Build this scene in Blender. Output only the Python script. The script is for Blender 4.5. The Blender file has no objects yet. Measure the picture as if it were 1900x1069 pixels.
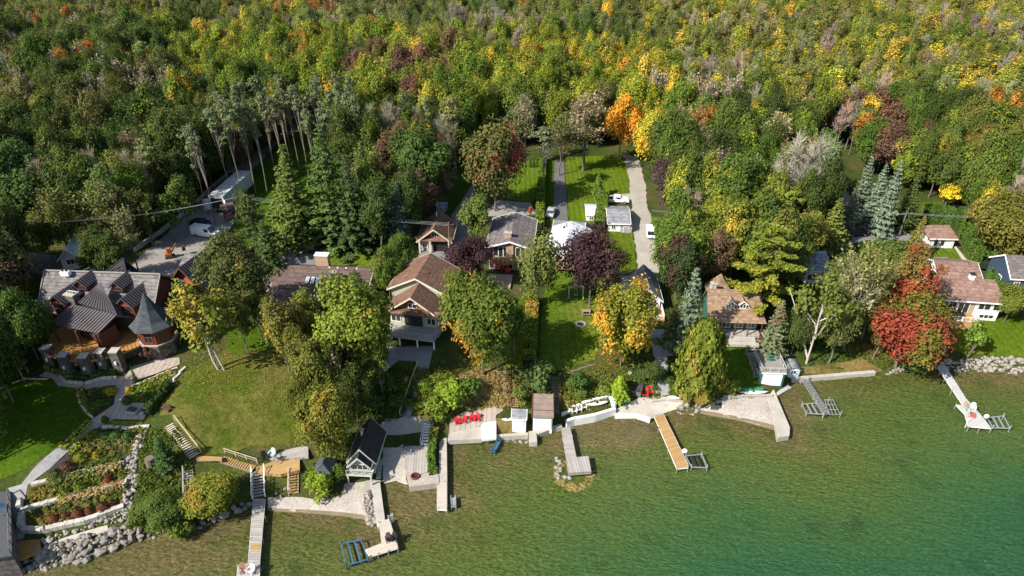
import bpy, bmesh, math, random
import numpy as np
from mathutils import Vector, Matrix
R = math.radians
rng = np.random.default_rng(7)
random.seed(7)
scene = bpy.context.scene
col = scene.collection

# ------------------------------------------------------------ camera, sky, sun
CAMZ, PITCH, FPX = 75.0, 32.0, 1267.0
cam_d = bpy.data.cameras.new('camera'); cam = bpy.data.objects.new('camera', cam_d); col.objects.link(cam)
cam.location = (0, 0, CAMZ); cam.rotation_euler = (R(90 - PITCH), 0, 0)
cam_d.sensor_width = 36; cam_d.lens = FPX / 1900 * 36; cam_d.clip_start = 1; cam_d.clip_end = 6000
scene.camera = cam
SUN_EL, SUN_DIR = 41.0, 33.0          # elevation; the light travels toward +x turned 33 deg toward +y
world = bpy.data.worlds.new('World'); scene.world = world; world.use_nodes = True
wn = world.node_tree; wn.nodes.clear()
sky = wn.nodes.new('ShaderNodeTexSky'); sky.sky_type = 'NISHITA'; sky.sun_disc = False
sky.sun_elevation = R(SUN_EL); sky.sun_rotation = R(270 - SUN_DIR); sky.air_density = 1.0; sky.dust_density = 1.0
bg = wn.nodes.new('ShaderNodeBackground'); bg.inputs[1].default_value = 0.10
wo = wn.nodes.new('ShaderNodeOutputWorld')
wn.links.new(sky.outputs[0], bg.inputs[0]); wn.links.new(bg.outputs[0], wo.inputs[0])
sd = bpy.data.lights.new('sun', 'SUN'); sd.energy = 5.0; sd.angle = R(0.5); sd.color = (1, 0.94, 0.85)
sun = bpy.data.objects.new('sun', sd); col.objects.link(sun)
ld = Vector((math.cos(R(SUN_DIR)) * math.cos(R(SUN_EL)), math.sin(R(SUN_DIR)) * math.cos(R(SUN_EL)), -math.sin(R(SUN_EL))))
sun.rotation_euler = ld.to_track_quat('-Z', 'Y').to_euler()
scene.view_settings.view_transform = 'Standard'; scene.view_settings.look = 'None'
scene.view_settings.exposure = 0.93; scene.view_settings.gamma = 1.0

# ------------------------------------------------------------ projection helpers
_s, _c = math.sin(R(PITCH)), math.cos(R(PITCH))
def ray(px, py):
    a, b = px - 950.0, 534.5 - py
    return Vector((a, FPX * _c + b * _s, -FPX * _s + b * _c))
def W(px, py, z):
    d = ray(px, py); t = (z - CAMZ) / d.z
    return Vector((d.x * t, d.y * t, z))
def to_px(x, y, z):
    dz = z - CAMZ
    dep = y * _c - dz * _s; up = y * _s + dz * _c
    return 950 + FPX * x / dep, 534.5 - FPX * up / dep

# ------------------------------------------------------------ terrain
SHORE = [(-900,1300),(-300,1150),(0,1066),(60,1056),(117,1048),(160,1041),(199,1023),(245,1006),(301,991),(355,983),(408,967),(468,945),
 (498,949),(562,952),(633,958),(675,964),(690,975),(704,978),(706,899),(721,899),(750,892),(759,908),(814,899),(829,894),(833,826),(838,826),
 (916,820),(982,816),(999,813),(1027,803),(1040,800),(1063,791),(1103,784),(1138,775),(1179,777),(1206,786),(1216,774),(1252,763),
 (1280,768),(1308,768),(1364,780),(1420,794),(1440,800),(1446,800),(1449,738),(1465,722),(1467,710),(1560,704),(1620,700),(1643,697),
 (1691,685),(1740,691),(1761,690),(1830,689),(1900,694),(2300,706),(3200,720)]
shore = np.array([tuple(W(a, b, 0.0))[:2] for a, b in SHORE])
water_poly = np.vstack([shore, [[shore[-1, 0] + 50, -200], [shore[0, 0] - 50, -200]]])
def inside(px, py, poly):
    px = np.asarray(px, float); py = np.asarray(py, float); c = np.zeros(px.shape, bool)
    x1, y1 = poly[-1]
    for x2, y2 in poly:
        cond = (y1 > py) != (y2 > py)
        with np.errstate(divide='ignore', invalid='ignore'):
            xi = (x2 - x1) * (py - y1) / ((y2 - y1) if y2 != y1 else 1e-9) + x1
        c ^= cond & (px < xi); x1, y1 = x2, y2
    return c
def seg_dist(px, py, line):
    best = np.full(px.shape, 1e9)
    for (x1, y1), (x2, y2) in zip(line[:-1], line[1:]):
        dx, dy = x2 - x1, y2 - y1; L = dx * dx + dy * dy + 1e-9
        t = np.clip(((px - x1) * dx + (py - y1) * dy) / L, 0, 1)
        best = np.minimum(best, np.hypot(px - x1 - t * dx, py - y1 - t * dy))
    return best
# control heights: (px, py, z)
CTRL = [(200,700,8.2),(120,720,8),(320,680,8.2),(60,640,8.5),(300,600,9),(180,560,9),(80,760,7),(20,800,6.3),(80,840,6),(235,765,6.6),(300,760,6.6),
 (160,830,5.4),(230,870,4.2),(120,900,4.0),(200,920,3.0),(120,960,2.4),(60,960,2.4),(20,1010,1.4),(150,1010,1.2),(270,940,2.0),(350,700,8.2),(400,640,8.5),
 (430,730,7.0),(500,740,6.6),(350,780,6.6),(420,800,5.0),(300,860,4.2),(380,860,3.2),(450,880,2.4),(540,800,3.8),(560,760,5.2),(540,870,1.9),(500,930,.5),
 (600,920,.6),(680,940,.5),(670,880,.8),(600,720,6.0),(620,800,3.6),(650,720,6.0),(700,700,6.0),(760,700,6.0),(700,760,3.6),(740,790,1.7),(740,850,.9),(780,870,.9),
 (690,800,2.6),(780,780,2.2),(840,700,5.6),(890,700,5.0),(860,740,3.4),(900,750,2.6),(880,790,1.3),(930,790,1.2),(940,700,5.0),(1000,700,4.6),(1000,760,1.3),(960,740,2.6),
 (1060,690,5.3),(1060,640,6),(1070,730,3.0),(1100,765,1.2),(1150,755,1.1),(1150,690,5.0),(1200,670,5.0),(1200,700,3.6),(1200,745,1.1),(1240,740,1.2),(1290,765,.5),
 (1300,690,4.2),(1300,740,1.8),(1370,620,5.4),(1400,660,3.9),(1370,690,3.0),(1370,730,1.4),(1380,770,.5),(1430,775,.5),(1440,720,1.0),(1410,620,5.2),(1500,640,3.6),(1560,680,1.2),(1480,680,1.8),
 (1620,670,1.3),(1560,600,4.5),(1700,640,2.4),(1760,640,2.2),(1830,655,2.2),(1890,660,2.2),(1850,600,3.4),(1800,580,3.6),(2100,660,2.2),
 (800,600,6.4),(600,600,7),(940,560,6.5),(1060,560,6.3),(1200,560,6),(1400,540,6),(1600,500,6),(1760,470,5),(1880,480,5),
 (200,470,9),(500,480,7.5),(800,450,7),(1100,420,7),(1400,420,7),(1700,380,6),(1900,380,6),(0,500,9.5),(-300,700,8),(-300,950,3),
 (0,300,10),(500,260,8),(950,260,8),(1400,260,8),(1900,260,8),(-600,400,10),(2500,400,7),(0,60,13),(950,60,12),(1900,60,12),(-1200,100,13),(3000,100,12),(2600,640,3),(-900,1100,2)]
cw = np.array([tuple(W(a, b, c)) for a, b, c in CTRL])
cxy, cz = cw[:, :2] / 50.0, cw[:, 2]
def _U(r): return np.where(r > 0, r * r * np.log(np.maximum(r, 1e-9)), 0)
_n = len(cxy); _K = _U(np.hypot(cxy[:, None, 0] - cxy[None, :, 0], cxy[:, None, 1] - cxy[None, :, 1])) + np.eye(_n) * 0.002
_P = np.hstack([np.ones((_n, 1)), cxy]); _A = np.block([[_K, _P], [_P.T, np.zeros((3, 3))]])
_w = np.linalg.solve(_A, np.concatenate([cz, np.zeros(3)]))
def rbf(x, y):
    x = x / 50.0; y = y / 50.0; out = _w[_n] + _w[_n + 1] * x + _w[_n + 2] * y
    for i in range(_n): out = out + _w[i] * _U(np.hypot(x - cxy[i, 0], y - cxy[i, 1]))
    return out
def axis(pts):
    out = [pts[0][0]]
    for (a, _), (b, st) in zip(pts[:-1], pts[1:]):
        n = max(1, round((b - a) / st)); out += list(np.linspace(a, b, n + 1)[1:])
    return np.array(out)
XS = axis([(-900, 0), (-200, 35), (-110, 3), (110, .75), (200, 3), (900, 35)])
YS = axis([(-60, 0), (36, 12), (52, 1.2), (112, .62), (180, 1.4), (330, 5), (1200, 35)])
GX, GY = np.meshgrid(XS, YS)
_land = rbf(GX, GY); _land = np.clip(_land, 0.35, 16)
_far = np.clip((GY - 450) / 200, 0, 1); _land = _land * (1 - _far) + 12 * _far
_d = seg_dist(GX, GY, shore); _wet = inside(GX, GY, water_poly)
_s1 = np.clip(_d / 1.6, 0, 1)
_deepx = np.clip((GX + 60) / 110, 0.25, 1.0)
_bed = -0.12 - 0.35 * np.clip(_d / 2, 0, 1) - _deepx * 0.13 * np.maximum(_d - 1, 0)
HZ = np.where(_wet, np.maximum(_bed, -6), _land * (0.12 + 0.88 * _s1))
def hf(x, y):
    x = np.asarray(x, float); y = np.asarray(y, float)
    i = np.clip(np.searchsorted(XS, x) - 1, 0, len(XS) - 2); j = np.clip(np.searchsorted(YS, y) - 1, 0, len(YS) - 2)
    u = np.clip((x - XS[i]) / (XS[i + 1] - XS[i]), 0, 1); v = np.clip((y - YS[j]) / (YS[j + 1] - YS[j]), 0, 1)
    return (HZ[j, i] * (1 - u) * (1 - v) + HZ[j, i + 1] * u * (1 - v) + HZ[j + 1, i] * (1 - u) * v + HZ[j + 1, i + 1] * u * v)
def h(x, y): return float(hf(x, y))
def G(px, py, dz=0.0):
    """the point of the ground (raised by dz) seen at this pixel"""
    d = ray(px, py); o = Vector((0, 0, CAMZ))
    if d.z > -40: d.z = -40
    t = (30 - CAMZ) / d.z; st = 0.5 / d.length
    best = None
    for _ in range(4000):
        p = o + d * t
        if p.z <= max(h(p.x, p.y), 0.0) + dz: break
        gap = p.z - max(h(p.x, p.y), 0.0) - dz
        t += max(st * 0.2, gap * 0.4 / d.length)
        if p.y > 1150: break
    return Vector((p.x, p.y, max(h(p.x, p.y), 0.0)))

# ------------------------------------------------------------ tagging
def tag(o, label=None, cat=None, group=None, kind=None):
    if label: o['label'] = label
    if cat: o['category'] = cat
    if group: o['group'] = group
    if kind: o['kind'] = kind
    return o
def thing(name, label, cat, loc=(0, 0, 0), rz=0.0, group=None):
    o = bpy.data.objects.new(name, None); col.objects.link(o); o.empty_display_size = .3
    o.location = loc; o.rotation_euler = (0, 0, rz)
    return tag(o, label, cat, group)
def copy_tree(o, parent=None):
    c = o.copy(); col.objects.link(c)
    if parent is not None: c.parent = parent
    for ch in o.children: copy_tree(ch, c)
    return c

# ------------------------------------------------------------ materials
MATS = {}
def nd(nt, typ, **kw):
    n = nt.nodes.new(typ)
    for k, v in kw.items(): setattr(n, k, v)
    return n
def rampn(nt, fac, stops, interp='LINEAR'):
    r = nt.nodes.new('ShaderNodeValToRGB'); e = r.color_ramp; e.interpolation = interp
    while len(e.elements) < len(stops): e.elements.new(0.5)
    for el, (p, c) in zip(e.elements, stops): el.position = p; el.color = (*c, 1)
    nt.links.new(fac, r.inputs[0]); return r.outputs[0]
def mixc(nt, fac, a, b, mode='MIX'):
    m = nt.nodes.new('ShaderNodeMix'); m.data_type = 'RGBA'; m.blend_type = mode
    for s, v in ((m.inputs[0], fac), (m.inputs[6], a), (m.inputs[7], b)):
        if isinstance(v, (int, float)): s.default_value = v
        elif isinstance(v, tuple): s.default_value = (*v, 1)
        else: nt.links.new(v, s)
    return m.outputs[2]
def mth(nt, op, a, b=None, c=None):
    m = nt.nodes.new('ShaderNodeMath'); m.operation = op
    for s, v in zip(m.inputs, (a, b, c)):
        if v is None: continue
        if isinstance(v, (int, float)): s.default_value = v
        else: nt.links.new(v, s)
    return m.outputs[0]
def noise(nt, vec, scale, detail=3, rough=.55, out=0):
    n = nt.nodes.new('ShaderNodeTexNoise'); n.inputs['Scale'].default_value = scale; n.inputs['Detail'].default_value = detail
    n.inputs['Roughness'].default_value = rough
    if vec is not None: nt.links.new(vec, n.inputs['Vector'])
    return n.outputs[out]
def newmat(name):
    m = bpy.data.materials.new(name); m.use_nodes = True; nt = m.node_tree
    return m, nt, nt.nodes['Principled BSDF']
def M(name, c1, c2=None, rough=.8, scale=1.5, amt=.5, metal=0.0, spec=.3, lines=None, grain=.25, bump=.0, stretch=None, cells=0):
    """plain procedural surface: two tones mixed by noise, fine grain, optional lines=(axis, period, darkness)"""
    if name in MATS: return MATS[name]
    m, nt, b = newmat(name); c2 = c2 or tuple(x * .65 for x in c1)
    tc = nd(nt, 'ShaderNodeTexCoord'); vec = tc.outputs['Object']
    if stretch:
        mp = nd(nt, 'ShaderNodeMapping'); mp.inputs['Scale'].default_value = stretch; nt.links.new(vec, mp.inputs[0]); vec = mp.outputs[0]
    n1 = noise(nt, vec, scale, 4); f = mth(nt, 'MULTIPLY', mth(nt, 'SUBTRACT', n1, .5), 2.2 * amt); f = mth(nt, 'ADD', f, .5)
    f.node.use_clamp = True
    c = mixc(nt, f, c1, c2)
    n2 = noise(nt, vec, scale * 9, 2)
    g = mth(nt, 'MULTIPLY_ADD', n2, grain * 2, 1 - grain)
    c = mixc(nt, 1.0, c, g, 'MULTIPLY')
    if lines:
        ax, per, dark = lines; sx = nd(nt, 'ShaderNodeSeparateXYZ'); nt.links.new(tc.outputs['Object'], sx.inputs[0])
        v = mth(nt, 'FRACT', mth(nt, 'DIVIDE', sx.outputs['XYZ'.index(ax)], per))
        cell = mth(nt, 'FLOOR', mth(nt, 'DIVIDE', sx.outputs['XYZ'.index(ax)], per))
        wn_ = nd(nt, 'ShaderNodeTexWhiteNoise', noise_dimensions='1D'); nt.links.new(cell, wn_.inputs['W'])
        k = mth(nt, 'MULTIPLY', mth(nt, 'LESS_THAN', v, .16), dark)
        k2 = mth(nt, 'SUBTRACT', mth(nt, 'MULTIPLY_ADD', wn_.outputs[0], dark * .5, 1 - dark * .25), k)
        c = mixc(nt, 1.0, c, k2, 'MULTIPLY')
        if cells:
            fl = nd(nt, 'ShaderNodeVectorMath'); fl.operation = 'DIVIDE'; nt.links.new(tc.outputs['Object'], fl.inputs[0]); fl.inputs[1].default_value = (cells, cells, per)
            f2 = nd(nt, 'ShaderNodeVectorMath'); f2.operation = 'FLOOR'; nt.links.new(fl.outputs[0], f2.inputs[0]); w2 = nd(nt, 'ShaderNodeTexWhiteNoise', noise_dimensions='3D'); nt.links.new(f2.outputs[0], w2.inputs['Vector'])
            c = mixc(nt, 1.0, c, mth(nt, 'MULTIPLY_ADD', w2.outputs[0], .5, .75), 'MULTIPLY')
    nt.links.new(c, b.inputs['Base Color']); b.inputs['Roughness'].default_value = rough
    b.inputs['Metallic'].default_value = metal; b.inputs['Specular IOR Level'].default_value = spec
    if bump:
        bp = nd(nt, 'ShaderNodeBump'); bp.inputs['Strength'].default_value = bump; bp.inputs['Distance'].default_value = .08
        nt.links.new(n2, bp.inputs['Height']); nt.links.new(bp.outputs[0], b.inputs['Normal'])
    MATS[name] = m; return m

# ------------------------------------------------------------ mesh builder
class MB:
    def __init__(s): s.v = []; s.f = []; s.T = Matrix.Identity(4)
    def add(s, vs, fs):
        o = len(s.v); s.v += [s.T @ Vector(p) for p in vs]; s.f += [tuple(o + i for i in f) for f in fs]; return s
    def box(s, x0, y0, z0, x1, y1, z1):
        return s.add([(x0,y0,z0),(x1,y0,z0),(x1,y1,z0),(x0,y1,z0),(x0,y0,z1),(x1,y0,z1),(x1,y1,z1),(x0,y1,z1)],
                     [(0,3,2,1),(4,5,6,7),(0,1,5,4),(1,2,6,5),(2,3,7,6),(3,0,4,7)])
    def cbox(s, c, sz, rz=0.0, rx=0.0, ry=0.0):
        o = s.T; s.T = o @ Matrix.Translation(Vector(c)) @ Matrix.Rotation(rz, 4, 'Z') @ Matrix.Rotation(rx, 4, 'X') @ Matrix.Rotation(ry, 4, 'Y')
        a, b, c2 = sz[0] / 2, sz[1] / 2, sz[2] / 2; s.box(-a, -b, -c2, a, b, c2); s.T = o; return s
    def slab(s, pts, t, up=None):
        """polygon thickened downward by t along its normal (or straight down)"""
        P = [Vector(p) for p in pts]; n = Vector((0, 0, 0))
        for i in range(len(P)): n += P[i].cross(P[(i + 1) % len(P)])
        n.normalize()
        if n.z < 0: n = -n; P = P[::-1]
        off = Vector((0, 0, -t)) if up is None else -n * t
        k = len(P); vs = P + [p + off for p in P]
        fs = [tuple(range(k)), tuple(range(2 * k - 1, k - 1, -1))] + [(i, i + k, (i + 1) % k + k, (i + 1) % k) for i in range(k)]
        return s.add(vs, fs)
    def prism(s, pts, z0, z1):
        k = len(pts); vs = [(p[0], p[1], z0) for p in pts] + [(p[0], p[1], z1) for p in pts]
        a = sum(pts[i][0] * pts[(i + 1) % k][1] - pts[(i + 1) % k][0] * pts[i][1] for i in range(k))
        fs = [tuple(range(k - 1, -1, -1)), tuple(range(k, 2 * k))] + [(i, (i + 1) % k, (i + 1) % k + k, i + k) for i in range(k)]
        if a < 0: fs = [f[::-1] for f in fs]
        return s.add(vs, fs)
    def bar(s, a, b, w, hgt=None, n=4):
        a, b = Vector(a), Vector(b); d = b - a; L = d.length
        if L < 1e-6: return s
        hgt = hgt or w; q = d.to_track_quat('Z', 'Y').to_matrix().to_4x4(); o = s.T
        s.T = o @ Matrix.Translation(a) @ q
        if n == 4: s.box(-w / 2, -hgt / 2, 0, w / 2, hgt / 2, L)
        else: s.cyl((0, 0, 0), w / 2, L, n)
        s.T = o; return s
    def cyl(s, c, r, L, n=10, r2=None, cap=True):
        r2 = r if r2 is None else r2; vs = []
        for k in range(n):
            a = 2 * math.pi * k / n; vs.append((c[0] + r * math.cos(a), c[1] + r * math.sin(a), c[2]))
        for k in range(n):
            a = 2 * math.pi * k / n; vs.append((c[0] + r2 * math.cos(a), c[1] + r2 * math.sin(a), c[2] + L))
        fs = [(k, (k + 1) % n, (k + 1) % n + n, k + n) for k in range(n)]
        if cap: fs += [tuple(range(n - 1, -1, -1)), tuple(range(n, 2 * n))]
        return s.add(vs, fs)
    def blob(s, c, r, seed=0, sub=1, rough=.25, sq=1.0):
        bm = bmesh.new(); bmesh.ops.create_icosphere(bm, subdivisions=sub, radius=1); rr = random.Random(seed)
        vs = []
        for v in bm.verts:
            k = 1 + rr.uniform(-rough, rough); vs.append((c[0] + v.co.x * r[0] * k, c[1] + v.co.y * r[1] * k, c[2] + v.co.z * r[2] * k))
        fs = [tuple(v.index for v in f.verts) for f in bm.faces]; bm.free(); return s.add(vs, fs)
    def build(s, name, mat, parent=None, bevel=0.0, smooth=False):
        me = bpy.data.meshes.new(name); me.from_pydata([tuple(v) for v in s.v], [], s.f); me.update()
        if smooth: me.polygons.foreach_set('use_smooth', [True] * len(me.polygons))
        me.materials.append(mat); o = bpy.data.objects.new(name, me); col.objects.link(o)
        if parent is not None: o.parent = parent
        if bevel:
            b = o.modifiers.new('bevel', 'BEVEL'); b.width = bevel; b.segments = 1; b.limit_method = 'ANGLE'
        return o
def npmesh(name, verts, nper, mat, parent=None, attr=None, smooth=False):
    """verts: (N*nper,3): every nper consecutive vertices are one face"""
    verts = np.asarray(verts, np.float32).reshape(-1, 3); nf = len(verts) // nper
    me = bpy.data.meshes.new(name); me.vertices.add(len(verts)); me.vertices.foreach_set('co', verts.ravel())
    me.loops.add(len(verts)); me.loops.foreach_set('vertex_index', np.arange(len(verts), dtype=np.int32))
    me.polygons.add(nf); me.polygons.foreach_set('loop_start', np.arange(nf, dtype=np.int32) * nper)
    me.polygons.foreach_set('loop_total', np.full(nf, nper, np.int32)); me.update(calc_edges=True)
    if attr is not None:
        a = me.attributes.new('leaf', 'FLOAT_COLOR', 'FACE'); a.data.foreach_set('color', np.asarray(attr, np.float32).ravel())
    me.materials.append(mat)
    return me
# ------------------------------------------------------------ ground, lake
def ground_mat():
    m, nt, b = newmat('rough_grass_and_earth'); g = nd(nt, 'ShaderNodeNewGeometry'); P = g.outputs['Position']
    n1 = noise(nt, P, .09, 4); n2 = noise(nt, P, .6, 4); n3 = noise(nt, P, 2.5, 3, .7)
    c = rampn(nt, n1, [(.3, (.022, .038, .008)), (.5, (.042, .055, .011)), (.64, (.065, .06, .02)), (.78, (.06, .045, .02))])
    c = mixc(nt, 1.0, c, mth(nt, 'MULTIPLY_ADD', n2, .9, .55), 'MULTIPLY'); c = mixc(nt, 1.0, c, mth(nt, 'MULTIPLY_ADD', n3, 1.9, .05), 'MULTIPLY')
    sx = nd(nt, 'ShaderNodeSeparateXYZ'); nt.links.new(P, sx.inputs[0])
    wet = mth(nt, 'LESS_THAN', sx.outputs[2], .03)
    c = mixc(nt, wet, c, rampn(nt, noise(nt, P, 1.2, 5, .7), [(.3, (.05, .04, .012)), (.5, (.11, .095, .03)), (.7, (.18, .15, .06))]))
    nt.links.new(c, b.inputs[0]); b.inputs['Roughness'].default_value = .95; b.inputs['Specular IOR Level'].default_value = .1
    return m
def grid_mesh(name, zz, mat, mask=None):
    ny, nx = GX.shape; v = np.stack([GX, GY, zz], -1).reshape(-1, 3)
    idx = np.arange(ny * nx).reshape(ny, nx)
    q = np.stack([idx[:-1, :-1], idx[:-1, 1:], idx[1:, 1:], idx[1:, :-1]], -1).reshape(-1, 4)
    if mask is not None:
        mk = (mask[:-1, :-1] | mask[:-1, 1:] | mask[1:, 1:] | mask[1:, :-1]).reshape(-1); q = q[mk]
        used = np.unique(q); re = np.full(len(v), -1); re[used] = np.arange(len(used)); v = v[used]; q = re[q]
    me = bpy.data.meshes.new(name); me.from_pydata(v.tolist(), [], q.tolist()); me.update()
    me.polygons.foreach_set('use_smooth', [True] * len(me.polygons)); me.materials.append(mat)
    o = bpy.data.objects.new(name, me); col.objects.link(o)
    return o, (used if mask is not None else None)
g_, _ = grid_mesh('ground', HZ, ground_mat()); tag(g_, kind='structure')
def water_mat():
    m, nt, b = newmat('lake_water'); g = nd(nt, 'ShaderNodeNewGeometry'); P = g.outputs['Position']
    at = nd(nt, 'ShaderNodeAttribute', attribute_name='depth'); d = at.outputs['Fac']
    nb = noise(nt, P, .05, 3); nm = noise(nt, P, .25, 4, .6)
    dd = mth(nt, 'ADD', d, mth(nt, 'MULTIPLY', mth(nt, 'SUBTRACT', nb, .5), .42)); dd = mth(nt, 'ADD', dd, mth(nt, 'MULTIPLY', mth(nt, 'SUBTRACT', nm, .5), .26))
    c = rampn(nt, dd, [(0, (.12, .10, .038)), (.05, (.082, .090, .022)), (.16, (.068, .094, .018)), (.36, (.056, .094, .020)), (.60, (.038, .088, .023)), (.85, (.026, .082, .026)), (1, (.020, .074, .028))])
    mq = nd(nt, 'ShaderNodeMapping'); mq.inputs['Scale'].default_value = (1, 1.6, 1); mq.inputs['Rotation'].default_value = (0, 0, .45); nt.links.new(P, mq.inputs[0])
    stones = noise(nt, mq.outputs[0], 1.7, 4, .85)  # lakebed stone mottle plus ripple brightness, both painted into the water colour
    near = mth(nt, 'SUBTRACT', 1.0, mth(nt, 'MULTIPLY', d, 1.5)); near.node.use_clamp = True
    k = mth(nt, 'MULTIPLY_ADD', mth(nt, 'MULTIPLY', mth(nt, 'SUBTRACT', stones, .5), mth(nt, 'MULTIPLY_ADD', near, .5, 1.0)), 2.9, 1.0)
    c = mixc(nt, 1.0, c, k, 'MULTIPLY')
    weed = noise(nt, P, .16, 5, .65); wm = mth(nt, 'MULTIPLY', mth(nt, 'SUBTRACT', weed, .54), 6.0); wm.node.use_clamp = True
    c = mixc(nt, mth(nt, 'MULTIPLY', wm, .45), c, (.012, .026, .006))
    nt.links.new(c, b.inputs[0]); b.inputs['IOR'].default_value = 1.33; b.inputs['Roughness'].default_value = .12
    b.inputs['Specular IOR Level'].default_value = .22
    mp = nd(nt, 'ShaderNodeMapping'); mp.inputs['Scale'].default_value = (1, 1.9, 1); mp.inputs['Rotation'].default_value = (0, 0, .5); nt.links.new(P, mp.inputs[0])
    w1 = noise(nt, mp.outputs[0], 1.1, 5, .7); w2 = noise(nt, mp.outputs[0], .45, 3)
    wv = mth(nt, 'MULTIPLY_ADD', w2, .8, w1)
    bp = nd(nt, 'ShaderNodeBump'); bp.inputs['Strength'].default_value = .75; bp.inputs['Distance'].default_value = .8
    nt.links.new(wv, bp.inputs['Height']); nt.links.new(bp.outputs[0], b.inputs['Normal'])
    tr = nd(nt, 'ShaderNodeBsdfTransparent'); ms = nd(nt, 'ShaderNodeMixShader')
    al = mth(nt, 'MULTIPLY_ADD', d, 2.4, .85); al.node.use_clamp = True
    nt.links.new(al, ms.inputs[0]); nt.links.new(tr.outputs[0], ms.inputs[1]); nt.links.new(b.outputs[0], ms.inputs[2])
    out = nt.nodes['Material Output']; nt.links.new(ms.outputs[0], out.inputs[0]); return m
wo_, used = grid_mesh('lake_water', np.zeros_like(HZ), water_mat(), HZ < 0.02); tag(wo_, kind='structure')
# depth of the lake: grows with distance from shore, faster toward the right where the bottom drops off
_px, _py = to_px(GX, GY, 0.0)
_dd = np.clip((_d - 1.5) / 42, 0, 1) * (0.30 + 0.8 * np.clip((_px - 350) / 1100, 0, 1)) + 0.35 * np.clip((_py - 830) / 240, 0, 1) * np.clip((_px - 900) / 500, 0, 1)
at_ = wo_.data.attributes.new('depth', 'FLOAT', 'POINT'); at_.data.foreach_set('value', np.clip(_dd, 0, 1).reshape(-1)[used].astype(np.float32))

def drape(name, pts, mat, off=.06, kind='structure', step=1.0, world=False, label=None, wobble=None):
    """a sheet lying on the ground inside the outline"""
    P = [Vector(p) if world else G(*p) for p in pts]
    if wobble is None: wobble = .22 if name in ('lawn', 'dry_grass', 'mulch_bed', 'gravel_drive', 'gravel_yard', 'pebble_beach', 'herb_patch') else 0
    if wobble:
        Q = []; rr = random.Random(len(pts))
        for a, b in zip(P, P[1:] + P[:1]):
            L = (b - a).length; n = max(1, min(40, int(L / 1.1))); d = (b - a) / max(L, 1e-6); w = Vector((-d.y, d.x, 0))
            Q += [a + (b - a) * (i / n) + w * (rr.uniform(-wobble, wobble) if i else 0) for i in range(n)]
        P = Q
    bm = bmesh.new(); vs = [bm.verts.new((p.x, p.y, 0)) for p in P]; f = bm.faces.new(vs)
    bmesh.ops.triangulate(bm, faces=[f])
    xs = [p.x for p in P]; ys = [p.y for p in P]
    for lo, hi, no in ((min(xs), max(xs), (1, 0, 0)), (min(ys), max(ys), (0, 1, 0))):
        n = int((hi - lo) / step)
        for i in range(1, n + 1):
            c = lo + i * step; co = (c, 0, 0) if no[0] else (0, c, 0)
            bmesh.ops.bisect_plane(bm, geom=bm.verts[:] + bm.edges[:] + bm.faces[:], plane_co=co, plane_no=no)
    bmesh.ops.recalc_face_normals(bm, faces=bm.faces[:])
    for v in bm.verts: v.co.z = h(v.co.x, v.co.y) + off
    if sum(f.normal.z for f in bm.faces) < 0: bmesh.ops.reverse_faces(bm, faces=bm.faces[:])
    me = bpy.data.meshes.new(name); bm.to_mesh(me); bm.free(); me.materials.append(mat)
    me.polygons.foreach_set('use_smooth', [True] * len(me.polygons))
    o = bpy.data.objects.new(name, me); col.objects.link(o); tag(o, kind=kind); return o
def lawn_mat(name, a, b_, dry, dryamt=.5, stripe=0.0, sdir=0.0):
    m, nt, b = newmat(name); g = nd(nt, 'ShaderNodeNewGeometry'); P = g.outputs['Position']
    n1 = noise(nt, P, .12, 4); n2 = noise(nt, P, .9, 4); n3 = noise(nt, P, 2.6, 3, .7)
    c = rampn(nt, n1, [(.38, a), (.62, b_)])
    f = mth(nt, 'MULTIPLY', mth(nt, 'SUBTRACT', mth(nt, 'MULTIPLY_ADD', n2, .35, noise(nt, P, .07, 3)), .72 - dryamt * .18), 5); f.node.use_clamp = True
    c = mixc(nt, mth(nt, 'MULTIPLY', f, dryamt), c, dry)
    c = mixc(nt, 1.0, c, mth(nt, 'MULTIPLY_ADD', n3, 1.9, .05), 'MULTIPLY')
    c = mixc(nt, 1.0, c, mth(nt, 'MULTIPLY_ADD', n2, .8, .6), 'MULTIPLY')
    if stripe:
        mp = nd(nt, 'ShaderNodeMapping'); mp.inputs['Rotation'].default_value = (0, 0, sdir); nt.links.new(P, mp.inputs[0])
        sx = nd(nt, 'ShaderNodeSeparateXYZ'); nt.links.new(mp.outputs[0], sx.inputs[0])
        s = mth(nt, 'MULTIPLY_ADD', mth(nt, 'SINE', mth(nt, 'MULTIPLY', sx.outputs[0], 5.2)), stripe, 1.0)
        c = mixc(nt, 1.0, c, s, 'MULTIPLY')
    nt.links.new(c, b.inputs[0]); b.inputs['Roughness'].default_value = .9; b.inputs['Specular IOR Level'].default_value = .02
    MATS[name] = m; return m
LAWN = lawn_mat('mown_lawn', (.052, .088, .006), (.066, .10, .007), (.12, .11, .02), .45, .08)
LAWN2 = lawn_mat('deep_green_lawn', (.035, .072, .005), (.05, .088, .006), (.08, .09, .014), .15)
LAWND = lawn_mat('dry_sloping_lawn', (.043, .068, .007), (.057, .074, .010), (.12, .10, .03), .7)
SLOPE = lawn_mat('dry_brown_slope', (.09, .075, .022), (.15, .11, .04), (.19, .145, .06), .6)
GRAVEL = M('pale_gravel', (.34, .31, .27), (.24, .215, .18), rough=.95, scale=.35, amt=.7, grain=.3)
GRAVELD = M('grey_gravel_yard', (.27, .25, .225), (.18, .165, .145), rough=.95, scale=.3, amt=.8, grain=.3)
ASPH = M('worn_asphalt', (.12, .115, .11), (.075, .072, .07), rough=.95, scale=.4, amt=.7)
ASPHL = M('light_asphalt', (.20, .19, .18), (.14, .135, .125), rough=.95, scale=.4, amt=.7)
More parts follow.
